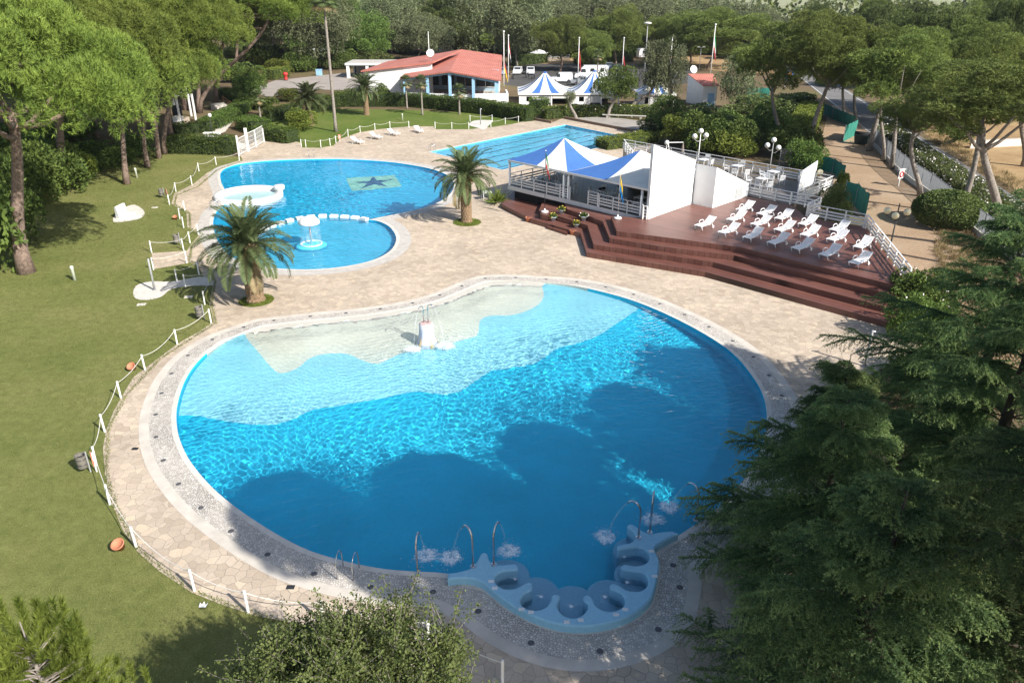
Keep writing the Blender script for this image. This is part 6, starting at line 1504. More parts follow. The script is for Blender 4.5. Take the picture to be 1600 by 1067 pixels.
def clubhouse():
    fl, fr = G(632,156), G(779,161); M_ = (fl+fr)/2; ze = (HT(fl,123.5)+HT(fr,122.5))/2; zp_ = HT(M_,111)
    root = empty('clubhouse', M_, 0, 'white clubhouse with a red tiled roof and a porch on pale blue columns', 'building'); W = lambda p: Vector(p)-M_
    br = G(781,86.5,ze); bk = G(721,77.5,zp_); depth = br.y-fr.y; dv = Vector((br.x-fr.x, br.y-fr.y, 0)); up_ = lambda p, z: Vector((p.x, p.y, z))
    flo, fro = fl+Vector((-.5,-.6,0)), fr+Vector((.5,-.6,0)); mo = M_+Vector((0,-.6,0))
    m = MB(); slab_from([W(up_(mo,zp_)), W(up_(fro,ze)), W(up_(br+Vector((.5,0,0)),ze)), W(bk)], .22, m)
    lb = fl+dv*.62; rb_ = M_+dv*.62
    slab_from([W(up_(flo,ze)), W(up_(mo,zp_))-Vector((0,0,.002)), W(up_(bk,zp_))-Vector((0,0,.002)), W(up_(fl+dv*.9,ze+.05))], .22, m); m.build('roof', ROOF, root)
    # wing with its own roof on the left
    A, B = G(570,149), G(677,149); zA, zB = HT(A,113), HT(B,99.5)
    m = MB(); m.add([W(A), W(B), W(up_(B,zB)), W(up_(A,zA)), W(A)+Vector((0,.3,0)), W(B)+Vector((0,.3,0)), W(up_(B,zB))+Vector((0,.3,0)), W(up_(A,zA))+Vector((0,.3,0))], [(0,1,2,3),(7,6,5,4),(3,2,6,7),(1,5,6,2),(4,0,3,7)]); m.build('wing_wall', WHITE_WALL, root)
    m = MB(); slab_from([W(up_(A,zA+.25))+Vector((-.3,-.5,0)), W(up_(B,zB+.25))+Vector((.2,-.5,0)), W(G(722,77.8,zB+.6)), W(G(606,96,zA+.3))], .22, m); m.build('roof', ROOF, root)
    # porch: columns, beams, parapet, recessed wall with windows
    for x in (634,670,705,741,776):
        t = (x-632)/(779-632); p = fl.lerp(fr, t); zt = ze+(zp_-ze)*(1-abs(2*t-1))-.25; m = MB(); q = W(p); m.box(q.x-.24,q.x+.24,q.y-.24,q.y+.24,-.1,zt); m.build('column', SKYBLUE, root)
    for a, b, za, zb in ((fl,M_,ze,zp_),(M_,fr,zp_,ze)): m = MB(); m.beam(W(up_(a,za-.38)), W(up_(b,zb-.38)), .3, .34); m.build('beam', SKYBLUE, root)
    m = MB(); m.beam(W(fl)+Vector((0,.35,.55)), W(fr)+Vector((0,.35,.55)), .2, 1.15); m.build('parapet', WHITE_WALL, root)
    i1, i2 = fl+dv*.3, fr+dv*.3; zt = ze+.2; m = MB(); m.beam(W(up_(i1,1.9)), W(up_(i2,1.9)), .3, 3.8); m.add([W(up_(i1,3.8)), W(up_(i2,3.8)), W(up_((i1+i2)/2,zp_-.3))],[(0,1,2)]); m.build('porch_wall', PALEB, root)
    for t0, t1 in ((.1,.3),(.34,.48),(.52,.70),(.74,.95)):
        a, b = W(i1.lerp(i2,t0))+Vector((0,-.2,1.75)), W(i1.lerp(i2,t1))+Vector((0,-.2,1.75)); m = MB(); m.beam(a, b, .06, 1.9); wn = m.build('window', GLASS, root)
        f = MB(); f.beam(a+Vector((0,-.03,.97)), b+Vector((0,-.03,.97)), .1, .1); f.beam(a+Vector((0,-.03,-.97)), b+Vector((0,-.03,-.97)), .1, .1); f.beam((a+b)/2+Vector((0,-.03,-.9)), (a+b)/2+Vector((0,-.03,.9)), .08, .08); f.build('frame', WHITE, wn)
    m = MB(); m.box(W(fl).x, W(fr).x, W(fl).y+.5, W(fl).y+dv.y*.3, -.02, .12); m.build('porch_floor', CONC, root)
    sd = W(fr)+Vector((-.2,0,0)); m = MB(); m.beam(W(up_(fr+dv*.3,1.8)), W(up_(br,1.8))-Vector((0,.3,0)), .3, 3.5); m.build('side_wall', WHITE_WALL, root)
    m = MB(); m.beam(W(up_(G(613,148),1.7))+Vector((0,-.05,0)), W(up_(G(640,148),1.7))+Vector((0,-.05,0)), .05, 1.0); m.build('window', GLASS, root)
    a, b = G(742,163), G(793,162); ht = HT(a,147); m = MB(); m.beam(W(a)+Vector((0,0,ht/2)), W(b)+Vector((0,0,ht/2)), .3, ht); m.beam(W(b)+Vector((0,0,ht/2)), W(b)+Vector((-.3,5,ht/2)), .3, ht); m.build('terrace_wall', WHITE_WALL, root)
    # satellite dish and aerial on the roof
    p = G(673,94,zB+.3); d = empty('satellite_dish', p, 0, 'white satellite dish on the red clubhouse roof', 'satellite dish'); m = MB(); m.tube([(0,0,-.3),(0,0,.8)], .05, 6); m.build('mount', GREYMETAL, d)
    m = MB(); m.lathe([(.02,0),(.4,.06),(.68,.2),(.70,.2),(.4,.03),(.02,-.03)], (0,-.1,1.1), 20, Matrix.Rotation(1.1,3,'X')); m.build('reflector', WHITE, d, True)
    # chairs in the porch as dark-red furniture
    for k in range(7):
        q = fl.lerp(fr, .2+.1*k)+Vector((0,2.2,.12)); put_chair(q, random.uniform(0,6), 'plastic chair in the shade of the clubhouse porch', 'chairs in the clubhouse porch')
clubhouse()
def pergola():
    p = G(545,122); root = empty('pergola', p, 0, 'white flat pergola left of the clubhouse wing', 'pergola'); h = HT(p,99); s = PXM(p)
    w_ = 66/s
    for x in (0, 30/s, w_):
        m = MB(); m.box(x-.3,x+.3,-.3,.3,-.05,h-.4); m.build('column', WHITE, root)
        m = MB(); m.box(x-.3,x+.3,7,7.6,-.05,h-.4); m.build('column', WHITE, root)
    m = MB(); m.box(-.5,w_+.5,-.5,8,h-.4,h); m.build('roof_slab', WHITE, root); m = MB(); m.box(-.4,w_+.4,-.4,7.9,h+.003,h+.05); m.build('roof_gravel', CONC, root)
    m = MB(); m.box(.6,w_-.6,4,4.2,0,h-.5); m.build('dark_panel', GLASS, root)
pergola()
# ------------------------------------------------------------------ striped tents
SB = (0, .225, .385, .615, .775, 1)
def stripe_tent(px0, px1, yb, yeave, apx, yap, label):
    p0, p1 = G(px0, yb), G(px1, yb); w_ = p1.x-p0.x; root = empty('striped_tent', p0, 0, label, 'tent', 'striped pagoda tents'); ze = HT(p0, yeave)
    c = p0+Vector((w_/2, w_/2, 0)); za = HT(c, yap); mb = MB(); cs = [Vector((-.25,-.25,0)), Vector((w_+.25,-.25,0)), Vector((w_+.25,w_+.25,0)), Vector((-.25,w_+.25,0))]; ctr = Vector((w_/2,w_/2,0)); ns = 5; nr = 10
    for i in range(4):
        a, b = cs[i], cs[(i+1) % 4]
        for k in range(ns):
            mb.cur = 0 if k % 2 == 0 else 1; e0, e1 = a.lerp(b, SB[k]), a.lerp(b, SB[k+1]); vs = []; fs = []
            for r in range(nr+1):
                t = r/nr; f = t*.945; z = ze+(za-ze)*(t**1.75*.86+t*.14)
                for q in (e0, e1): v = q.lerp(ctr, f); vs.append((v.x, v.y, z))
            for r in range(nr): fs.append((2*r, 2*r+1, 2*r+3, 2*r+2))
            mb.add(vs, fs)
    rf = mb.build('tent_roof', [WHITEFAB, BLUEFAB], root, True); m = MB(); m.lathe([(w_*.045,za-.05),(w_*.045,za+.12),(.02,za+.2)], (w_/2,w_/2,0), 8); m.build('cap', BLUEFAB, rf)
    for i in range(4): m = MB(); m.beam(cs[i]+Vector((0,0,ze-.12)), cs[(i+1) % 4]+Vector((0,0,ze-.12)), .08, .26); m.build('valance', WHITE, root)
    for x, y in ((0,0),(w_,0),(0,w_),(w_,w_),(w_*.62,0)): m = MB(); m.box(x-.1,x+.1,y-.1,y+.1,-.05,ze-.2); m.build('post', WHITE, root)
    m = MB(); m.box(.1,w_*.13,-.04,.04,0,ze-.25); m.box(w_*.13,w_*.24,-.04,.04,ze-.55,ze-.25); m.box(w_*.24,w_*.38,-.04,.04,0,ze-.25); m.box(w_*.13,w_*.24,-.04,.04,0,.5); m.build('wall_panel', WHITE, root)
    m = MB(); m.box(w_*.64,w_-.1,-.04,.04,1.0,ze-.25); m.build('wall_panel', WHITEFAB, root)
    m = MB()
    for k in range(7): z = .35+k*(ze-.7)/7; m.box(w_*.385,w_*.61,-.05,.05,z,z+(ze-.7)/12)
    m.build('shutter', WHITE, root); m = MB(); m.box(w_*.385,w_*.61,.06,.1,0,ze-.3); m.build('shutter_backing', DARKMETAL, root)
    m = MB(); m.box(.1,w_-.1,w_-.06,w_,0,ze-.25); m.build('wall_panel', WHITEFAB, root); m = MB(); m.box(-.04,.04,.1,w_*.75,0,ze-.25); m.build('wall_panel', WHITEFAB, root)
    m = MB(); m.box(.3,w_-.3,w_*.55,w_*.6,0,ze-.6); m.build('interior_shade_panel', simple('interior_shade_panel', (.05,.05,.055), .8, .2, 1), root)  # added dark panel, its colour stands in for the unlit inside
stripe_tent(812,892,164,146,851,114,'leftmost blue and white striped tent behind the hedge')
stripe_tent(895,966,164,146,931,112,'middle blue and white striped tent, partly behind the bright green tree')
stripe_tent(1000,1052,168,147,1026,118,'rightmost blue and white striped tent, mostly hidden by trees')
def hut():
    p = G(1096,166); root = empty('hut', p, 0, 'small white hut with a sloping red roof under the tall flagpole', 'hut'); h = HT(p,135); wd = 22/PXM(p); hb = HT(p+Vector((-1.5,4.5,0)),117)
    lx = -1.6; m = MB(); m.add([(0,0,-.05),(wd,0,-.05),(wd,4.5,-.05),(lx,4.5,-.05),(0,0,h),(wd,0,h),(wd,4.5,hb),(lx,4.5,hb)], [(3,2,1,0),(0,1,5,4),(1,2,6,5),(2,3,7,6),(3,0,4,7),(4,5,6,7)]); m.build('wall', WHITE_WALL, root)
    m = MB(); slab_from([(-.1,-.2,h+.12),(wd+.2,-.2,h+.12),(wd+.2,4.7,hb+.12),(lx-.1,4.7,hb+.12)], .1, m); m.build('roof', ROOF, root)
    m = MB(); m.box(.9,1.9,-.04,.02,0,2.0); m.build('door', SKYBLUE, root)
    d = empty('satellite_dish', G(1082,118,hb-.2), 0, 'white satellite dish behind the small red-roofed hut', 'satellite dish'); m = MB(); m.tube([(0,0,-1),(0,0,.8)], .05, 6); m.build('mount', GREYMETAL, d); m = MB(); m.lathe([(.02,0),(.4,.06),(.62,.2),(.64,.2),(.4,.03),(.02,-.03)], (0,-.1,.9), 20, Matrix.Rotation(1.2,3,'X') @ Matrix.Rotation(.3,3,'Y')); m.build('reflector', WHITE, d, True)
hut()
# ------------------------------------------------------------------ vehicles
TYRE = RUBBER; LAMP = simple('lamp_glass', (.7,.7,.66), .15, .05, 4); TAIL = simple('tail_lamp', (.45,.02,.02), .25, .1, 4)
def vehicle(name, cat, p, rz, L, W_, prof, glassz, col, label, group=None, wheels=(.18,.80)):
    """prof: side outline (x,z) of body; glassz: list of (x0,x1,z0,z1,inset) side windows"""
    root = empty(name, p, rz, label, cat, group); mb = MB(); n = len(prof); ta = lambda z, h: (1-.10*max(0,(z-.85)))
    vs = []
    for s in (-1, 1):
        for x, z in prof: vs.append((x*L-L/2, s*W_/2*ta(z,0), z))
    fs = [(i, (i+1) % n, n+(i+1) % n, n+i) for i in range(n)]; mb.add(vs, fs); v, f = tri_poly([prof]); 
    for s in (-1, 1):
        mb.add([(a[0]*L-L/2, s*W_/2*ta(a[1],0), a[1]) for a in v], [t if s < 0 else tuple(reversed(t)) for t in f])
    mb.build('body', col, root)
    for x0, x1, z0, z1 in glassz:
        for s in (-1, 1):
            m = MB(); y0, y1 = s*(W_/2*ta(z0,0)+.012), s*(W_/2*ta(z1,0)+.012); d = (x1-x0)*.12; m.add([(x0*L-L/2,y0,z0),(x1*L-L/2,y0,z0),((x1-d)*L-L/2,y1,z1),((x0+d)*L-L/2,y1,z1)], [(0,1,2,3) if s < 0 else (3,2,1,0)]); m.build('side_window', GLASS, root)
    top = max(z for _, z in prof); segs = [(prof[i], prof[(i+1) % n]) for i in range(n)]
    for a, b in segs:
        if abs(b[1]-a[1]) > .32 and min(a[1], b[1]) > .72:
            sg = 1 if (a[0]+b[0])/2 > .5 else -1; k = [(a[0]+(b[0]-a[0])*t, a[1]+(b[1]-a[1])*t) for t in (.12,.9)]; m = MB(); q = [(k[0][0]*L-L/2+sg*.015, k[0][1]+.012), (k[1][0]*L-L/2+sg*.015, k[1][1]+.012)]
            m.add([(q[0][0],-W_*.42,q[0][1]),(q[0][0],W_*.42,q[0][1]),(q[1][0],W_*.40,q[1][1]),(q[1][0],-W_*.40,q[1][1])], [(0,1,2,3) if sg > 0 else (3,2,1,0)]); m.build('windscreen', GLASS, root)
    for fx in wheels:
        for s in (-1, 1):
            m = MB(); R_ = Matrix.Rotation(math.pi/2,3,'X'); m.lathe([(.2,-.1),(.31,-.1),(.33,-.05),(.33,.05),(.31,.1),(.2,.1)], (fx*L-L/2, s*(W_/2-.09), .33), 18, R_); w_ = m.build('wheel', TYRE, root); h = MB(); h.lathe([(.02,-.105),(.2,-.105),(.2,.105),(.02,.105)], (fx*L-L/2, s*(W_/2-.09), .33), 14, R_); h.build('rim', STEEL, w_)
    for s in (-1, 1):
        m = MB(); m.box(L/2-.10,L/2+.012,s*W_*.36-.14,s*W_*.36+.14,.62,.78); m.build('headlight', LAMP, root); m = MB(); m.box(-L/2-.012,-L/2+.08,s*W_*.40-.1,s*W_*.40+.1,.68,.9); m.build('tail_light', TAIL, root)
    return root
CARP = [(0,.3),(0,.75),(.03,.92),(.10,1.42),(.22,1.50),(.52,1.50),(.70,.98),(.95,.84),(1,.62),(1,.3)]
VANP = [(0,.3),(0,1.0),(.02,1.85),(.05,1.92),(.62,1.92),(.78,1.12),(.96,.98),(1,.7),(1,.3)]
CAMP = [(0,.4),(0,2.6),(.03,2.75),(.72,2.75),(.80,2.3),(.86,1.35),(.98,1.15),(1,.8),(1,.4)]
PICK = [(0,.45),(0,1.0),(.36,1.0),(.40,1.62),(.62,1.66),(.74,1.06),(.97,.98),(1,.7),(1,.45)]
CG = [(.13,.33,.95,1.38),(.35,.60,.95,1.38)]
CW = simple('white_car_paint', (.72,.73,.74), .25, .03, 2, spec=.6); CS = simple('silver_car_paint', (.42,.45,.48), .25, .04, 2, metal=.5); CD = simple('dark_car_paint', (.04,.045,.06), .2, .05, 2, spec=.6); CG_ = simple('grey_blue_car_paint', (.28,.34,.42), .25, .04, 2, metal=.4)
vehicle('parked_car','car',G(809,116),-1.7,4.2,1.75,CARP,CG,CW,'white car parked nose out, left of the two by the orange hedge')
vehicle('parked_car','car',G(829,116),-1.6,4.2,1.75,CARP,CG,CW,'white car parked nose out, right of the two by the orange hedge')
vehicle('parked_van','van',G(877,129),math.pi,4.5,1.85,VANP,[(.56,.74,1.1,1.75)],CW,'small white panel van facing left behind the first striped tent')
vehicle('camper_van','van',G(923,124),math.pi,7.0,2.2,CAMP,[(.12,.25,1.6,2.2),(.4,.55,1.6,2.2),(.66,.82,1.45,2.1)],CW,'long white camper van behind the middle striped tent')
vehicle('pickup_truck','truck',G(911,133),math.pi,5.0,1.85,PICK,[(.42,.52,1.1,1.55),(.53,.64,1.1,1.55)],CS,'silver pickup truck facing left in front of the camper van')
vehicle('parked_car','car',G(951,109),-1.5,4.3,1.78,CARP,CG,CG_,'grey-blue car parked under the pines behind the middle tent')
vehicle('parked_car','car',G(964,111),-1.5,4.3,1.78,CARP,CG,CD,'dark car beside the grey-blue one under the pines')
vehicle('parked_car','car',G(965,96),2.6,4.3,1.78,CARP,CG,CW,'white car farthest back on the sandy lot under the pines')
vehicle('parked_car','car',G(1278,112),-1.2,4.2,1.75,CARP,CG,CS,'silver car parked on the road beyond the pines at the upper right')
vehicle('parked_car','car',G(786,117),-1.7,4.2,1.75,CARP,CG,CG_,'grey-blue car partly behind the flagpoles by the clubhouse')
def moto(p, rz, label):
    root = empty('motorcycle', p, rz, label, 'motorcycle', 'motorcycles in the car park')
    for x in (-.68,.68): m = MB(); m.lathe([(.2,-.05),(.31,-.06),(.33,0),(.31,.06),(.2,.05)], (x,0,.33), 14, Matrix.Rotation(math.pi/2,3,'X')); m.build('wheel', TYRE, root)
    m = MB(); m.tube([(-.68,0,.33),(-.4,0,.75),(.1,0,.85),(.45,0,.92),(.68,0,.33)], [.05,.11,.16,.10,.05], 8); m.build('body', CD, root, True); m = MB(); m.beam((-.65,0,.86),(-.05,0,.84),.25,.1); m.build('seat', BLACK, root); m = MB(); m.tube([(.4,-.35,1.05),(.48,0,1.0),(.4,.35,1.05)], .025, 6); m.build('handlebar', STEEL, root)
for x, y, lb in ((824,122,'motorcycle left of the flowering shrub in the car park'),(833,124,'motorcycle right of the flowering shrub in the car park'),(801,124,'motorcycle at the left end of the car park')): moto(G(x,y), random.uniform(1,2), lb)
# ------------------------------------------------------------------ flagpoles, mast, far lamps
def pole_h(x, yb, yt): p = G(x, yb); return p, HT(p, yt)
p, h = pole_h(787.5,136,50); flag(p, h, [BLACK, RED, YELLOW], 'tall flagpole with black red gold flag right of the clubhouse', False, 2.0, 4.2, ztop=h-4.2, r=.09, pm=WHITE, vert=False)
p, h = pole_h(794.5,128,56); flag(p, h, [RED, WC, BLACK], 'second flagpole beside it with a red and white flag', False, 1.6, 4.5, ztop=h-.8, r=.08, pm=WHITE, vert=False)
p, h = pole_h(902.5,134,60); flag(p, h, [RED], 'flagpole with a plain red flag between the first two striped tents', False, 1.6, 4.2, ztop=h-1.6, r=.08, pm=WHITE, vert=False)
p, h = pole_h(971.5,122,60); flag(p, h, [BLACK, RED], 'flagpole with a dark and red flag behind the bright green tree', False, 1.7, 4.0, ztop=h-1.8, r=.08, pm=WHITE, vert=False)
p, h = pole_h(1109.5,120,39); flag(p, h, [GREEN, WC, RED], 'tall flagpole with green white red flag at the small red-roofed hut', False, 2.2, 5.2, ztop=h-1.5, r=.10, pm=WHITE, vert=False)
def mast(x, yb, yt, label):
    p, h = pole_h(x, yb, yt); root = empty('light_mast', p, 0, label, 'light mast'); m = MB(); m.tube([(0,0,-.05),(0,0,h*.5),(0,0,h)], [.16,.12,.08], 10); m.build('pole', GREYMETAL, root, True); m = MB(); m.lathe([(.1,h-.25),(.75,h-.05),(.85,h+.08),(.5,h+.25),(.02,h+.3)], (0,0,0), 20); m.build('lamp_disc', WHITE, root, True)
mast(1006.5,118,37,'tall grey light mast with a white disc lamp in the car park'); 
def bare_pole(x, yb, yt, label): p, h = pole_h(x, yb, yt); root = empty('bare_pole', p, 0, label, 'pole'); m = MB(); m.tube([(0,0,-.05),(0,0,h)], [.09,.06], 8); m.build('shaft', WHITE, root, True); m = MB(); m.ball((0,0,h+.05), .1, 8); m.build('top_knob', WHITE, root, True)
bare_pole(1044,140,60,'white bare pole sticking up above the grey-green trees'); bare_pole(672,120,51,'thin aerial pole behind the clubhouse roof')
def street_lamp(x, yb, yt, label):
    p, h = pole_h(x, yb, yt); root = empty('street_lamp', p, 0, label, 'street lamp'); m = MB(); m.tube([(0,0,-.05),(0,0,h)], [.07,.05], 8); m.build('pole', GREYMETAL, root, True)
    for s in (-1,1): m = MB(); m.tube([(0,0,h-.2),(s*.6,0,h)], .035, 6); m.box(s*.6-.3,s*.6+.3,-.14,.14,h-.03,h+.1); m.build('lamp_head', WHITE, root)
street_lamp(1092,112,74,'double street lamp in the sandy lot left of the tall flagpole'); street_lamp(1235,84,28,'thin street lamp far off in the field gap'); 
# ------------------------------------------------------------------ billboard, frames, gates, fences
def billboard():
    p = G(1231,136); root = empty('billboard', p, .15, 'blue billboard with an orange picture beside the road', 'billboard'); z0, z1 = HT(p,126), HT(p,107); w_ = 14.5/PXM(p,3)
    for x in (-w_*.35,w_*.35): m = MB(); m.box(x-.08,x+.08,.05,.2,-.05,z1-.1); m.build('post', GREYMETAL, root)
    m = MB(); m.box(-w_/2,w_/2,-.05,.05,z0,z1); m.build('panel', simple('billboard_blue', (.03,.16,.50), .5, .08, 1), root); m = MB(); H_ = z1-z0; m.box(-w_*.26,w_*.26,-.07,-.052,z0+H_*.22,z0+H_*.72); m.build('picture', simple('orange_print', (.75,.42,.16), .5, .45, 2.2), root)
    m = MB(); q = []; 
    for k in range(10): a = math.pi/2+k*math.pi/5; r = w_*(.17 if k % 2 == 0 else .07); q.append((r*math.cos(a), -.076, z0+H_*.5+r*math.sin(a)))
    m.add([(0,-.076,z0+H_*.5)]+q, [(0,i+1,(i+1) % 10+1) for i in range(10)]); m.build('star', simple('red_print', (.70,.10,.05), .5, .1, 3), root)
    m = MB(); m.box(-w_*.2,w_*.28,-.07,-.052,z0+H_*.08,z0+H_*.17); m.build('strip', WHITE, root); m = MB(); m.box(-w_*.12,w_*.12,-.07,-.052,z0+H_*.82,z0+H_*.92); m.build('strip', RED, root)
billboard()
def pole_frame():
    a, b = G(282.5,194), G(306.5,188.5); root = empty('pole_frame', a, 0, 'tall white two-post frame with a dark board among the stone pines', 'display frame'); h1, h2 = HT(a,146), HT(b,147); q = b-a
    for p, h in ((Vector(),h1),(q,h2)): m = MB(); m.box(p.x-.11,p.x+.11,p.y-.11,p.y+.11,-.05,h); m.build('post', WHITE, root)
    m = MB(); m.tube([(0,0,h1-.35),(q.x,q.y,h2-.35)], .04, 6); m.tube([(-2.2,4,h1-.35),(q.x-2.2,q.y+4,h2-.35)], .04, 6); m.tube([(0,0,h1-.35),(-2.2,4,h1-.35)], .04, 6); m.tube([(q.x,q.y,h2-.35),(q.x-2.2,q.y+4,h2-.35)], .04, 6); m.build('cross_bar', WHITE, root)
    for p in (Vector((-2.2,4,0)), q+Vector((-2.2,4,0))): m = MB(); m.box(p.x-.11,p.x+.11,p.y-.11,p.y+.11,-.05,h1); m.build('post', WHITE, root)
    m = MB(); m.box(-1.6,-.25,1.6,1.75,.9,2.3); m.build('dark_board', simple('board_black', (.02,.022,.03), .5, .2, 2), root); m = MB(); m.box(-1.7,-.2,1.5,1.85,0,.75); m.build('plinth', WHITE_WALL, root)
    m = MB(); m.box(.25,q.x-.3,.5,1.6,-.02,.75); m.build('brick_base', simple('pale_brick', (.48,.40,.32), .9, .25, 5, bump=.4, bscale=12), root)
pole_frame()
def small_stair():
    p = G(352,172); root = empty('garden_stair', p, .9, 'small garden stair with a brown wooden handrail among the hedges', 'stair')
    for k in range(5): m = MB(); m.box(-1.1,1.1,k*.42,k*.42+.5,-.02,.17*(k+1)); m.build('step', CONCL, root)
    for y, z in ((0,0),(2.1,.8)): m = MB(); m.box(1.15,1.27,y,y+.12,z-.05,z+1.05); m.build('post', simple('brown_wood', (.22,.12,.06), .8, .2, 5), root)
    for dz in (.55,1.0): m = MB(); m.beam((1.21,.05,dz),(1.21,2.2,.8+dz),.07,.08); m.build('rail', MATS['brown_wood'], root)
small_stair()
def gate():
    P = [G(374,244,.012), G(388,236.5,.012), G(401,230,.012), G(413,222.5,.012)]; root = empty('gate', P[0], 0, 'open white metal gate with grille panels at the far left of the paving', 'gate'); hs = [HT(P[0],212), HT(P[1],200.5), HT(P[2],204), HT(P[3],200.5)]
    for p, h, r in zip(P, hs, (.08,.14,.06,.06)): q = p-P[0]; m = MB(); m.box(q.x-r,q.x+r,q.y-r,q.y+r,0,h); m.build('post', WHITE, root)
    for a, b, h in ((P[0],P[1],1.9),(P[1],P[2],2.0),(P[2],P[3],2.0)):
        a = a-P[0]; b = b-P[0]; m = MB(); m.beam(a+Vector((0,0,.15)), b+Vector((0,0,.15)), .05, .06); m.beam(a+Vector((0,0,h)), b+Vector((0,0,h)), .05, .06); n = max(6, int((b-a).length/.2))
        for k in range(1, n): q = a.lerp(b, k/n); m.tube([q+Vector((0,0,.15)), q+Vector((0,0,h))], .011, 5)
        for z in (.6,1.05,1.5): m.beam(a+Vector((0,0,z)), b+Vector((0,0,z)), .02, .02)
        m.build('grille_panel', WHITE, root)
gate()
p = G(332,214,.02); m = MB(); m.box(-1.0,1.0,-.3,.3,0,.5); m.box(-1.05,1.05,-.35,.35,.5,.56); o = m.build('white_box_bench', WHITE, None, loc=p); tag(o, 'low white box bench behind the clipped hedge near the gate', 'bench')
def metal_fence():
    px = [(1362,225),(1400,266),(1425,287),(1450,304),(1490,338),(1532,373),(1570,398),(1650,458)]; P = [G(*q) for q in px]; o0 = P[0].copy(); root = empty('metal_fence', o0, 0, 'long grey slatted metal fence on a concrete kerb beside the sandy path', 'fence'); pm = simple('fence_grey', (.33,.35,.36), .5, .15, 4)
    for a, b in zip(P[:-1], P[1:]):
        a = a-o0; b = b-o0; d = (b-a).normalized(); L = (b-a).length; m = MB(); m.beam(a+Vector((0,0,.2)), b+Vector((0,0,.2)), .22, .5); m.build('concrete_kerb', CONCL, root)
        n = max(1, round(L/2.4))
        for k in range(n): q = a.lerp(b, k/n); m = MB(); m.tube([q+Vector((0,0,.4)), q+Vector((0,0,2.0)), q+Vector((0,0,2.03))], [.045,.045,.02], 7); m.build('post', pm, root)
        m = MB(); m.tube([a+Vector((0,0,1.93)), b+Vector((0,0,1.93))], .025, 6); m.tube([a+Vector((0,0,.52)), b+Vector((0,0,.52))], .02, 6); ns = int(L/.16)
        for k in range(ns): q = a.lerp(b, (k+.5)/ns); m.beam(q+Vector((0,0,.5))-d*.05, q+Vector((0,0,1.9))+d*.05, .10, .012, d)
        m.build('slat_panel', simple('pale_slats', (.27,.29,.31), .5, .2, 5), root)
metal_fence()
SCREEN = simple('green_screen', (.03,.20,.15), .8, .25, 1.5)
def screen(px, hpx, label, posts=True):
    P = [G(*q) for q in px]; o0 = P[0].copy(); root = empty('screen_fence', o0, 0, label, 'screen fence', 'green screen fences')
    for i, (a, b) in enumerate(zip(P[:-1], P[1:])):
        a = a-o0; b = b-o0; h = hpx; n = max(2, int((b-a).length/.3)); s = Vector((-(b-a).y,(b-a).x,0)).normalized(); m = MB(); vs = []; fs = []
        for j in range(n+1):
            q = a.lerp(b, j/n); w_ = s*.06*math.sin(j*1.3)
            for z in (0,h*.5,h): vs.append(q+w_*(z/h)+Vector((0,0,z-(.08*math.sin(j*.9)**2 if z == h else 0))))
        for j in range(n):
            for r in range(2): fs.append((j*3+r,(j+1)*3+r,(j+1)*3+r+1,j*3+r+1))
        m.add(vs, fs); m.build('mesh_cloth', SCREEN, root); m = MB(); m.tube([a+Vector((0,0,-.05)), a+Vector((0,0,h+.1))], .035, 6); m.build('post', GREYMETAL, root)
    return root
screen([(1236,258),(1262,263),(1300,270),(1317,282)], 1.5, 'green screen fence at the foot of the leaning path pine')
screen([(1317,318),(1335,322),(1352,340)], 2.0, 'torn green screen fence behind the lounger deck corner')
screen([(1283,177),(1300,186),(1333,200)], 1.6, 'green screen fence along the far right of the sandy path')
screen([(1317,222),(1336,212)], 2.0, 'short green screen panel closing the right of the sandy path')
screen([(1165,162),(1200,163)], 2.6, 'pale green screen beside the hut shrubs')
def mesh_gate():
    a, b = G(1217,258), G(1233,260); root = empty('mesh_gate', a, 0, 'grey wire mesh gate beside the green screen at the terrace', 'gate'); h = HT(a,231); q = b-a
    for p in (Vector(), q): m = MB(); m.tube([p+Vector((0,0,-.05)), p+Vector((0,0,h))], .05, 7); m.build('post', GREYMETAL, root)
    m = MB()
    for k in range(1,14): p = q*k/14; m.tube([p+Vector((0,0,.1)), p+Vector((0,0,h-.1))], .012, 4)
    for k in range(8): z = .1+k*(h-.2)/7; m.tube([Vector((0,0,z)), q+Vector((0,0,z))], .014, 4)
    m.build('wire_panel', GREYMETAL, root)
mesh_gate()
def buoy():
    p = G(1403,291); root = empty('lifebuoy_stand', p, .5, 'white lifebuoy stand with a red ring beside the metal fence', 'lifebuoy stand'); m = MB(); m.box(-.05,.05,-.05,.05,-.05,1.5); m.build('post', WHITE, root); m = MB(); m.box(-.35,.35,-.10,-.06,.75,1.6); m.box(-.42,.42,-.2,.1,1.6,1.66); m.build('board', WHITE, root)
    m = MB(); t = [(.24*math.cos(a), -.14, 1.18+.24*math.sin(a)) for a in np.linspace(0,6.283,17)]; m.tube(t, .055, 8, cap=False); m.build('ring', RED, root, True)
buoy()
def dumpster():
    p = G(1345,226); root = empty('dumpster', p, -.6, 'dark wheeled rubbish container beside the green screen panel', 'rubbish container'); m = MB(); m.add([(-.7,-.5,.15),(.7,-.5,.15),(.7,.5,.15),(-.7,.5,.15),(-.85,-.6,1.2),(.85,-.6,1.2),(.85,.6,1.2),(-.85,.6,1.2)],[(3,2,1,0),(4,5,6,7),(0,1,5,4),(1,2,6,5),(2,3,7,6),(3,0,4,7)]); m.build('container', simple('dark_green_plastic', (.02,.035,.03), .5, .2, 3), root); m = MB(); m.tube([(-.9,0,1.2),(.9,0,1.2)], .35, 10); m.build('lid', BLACK, root, True)
dumpster()
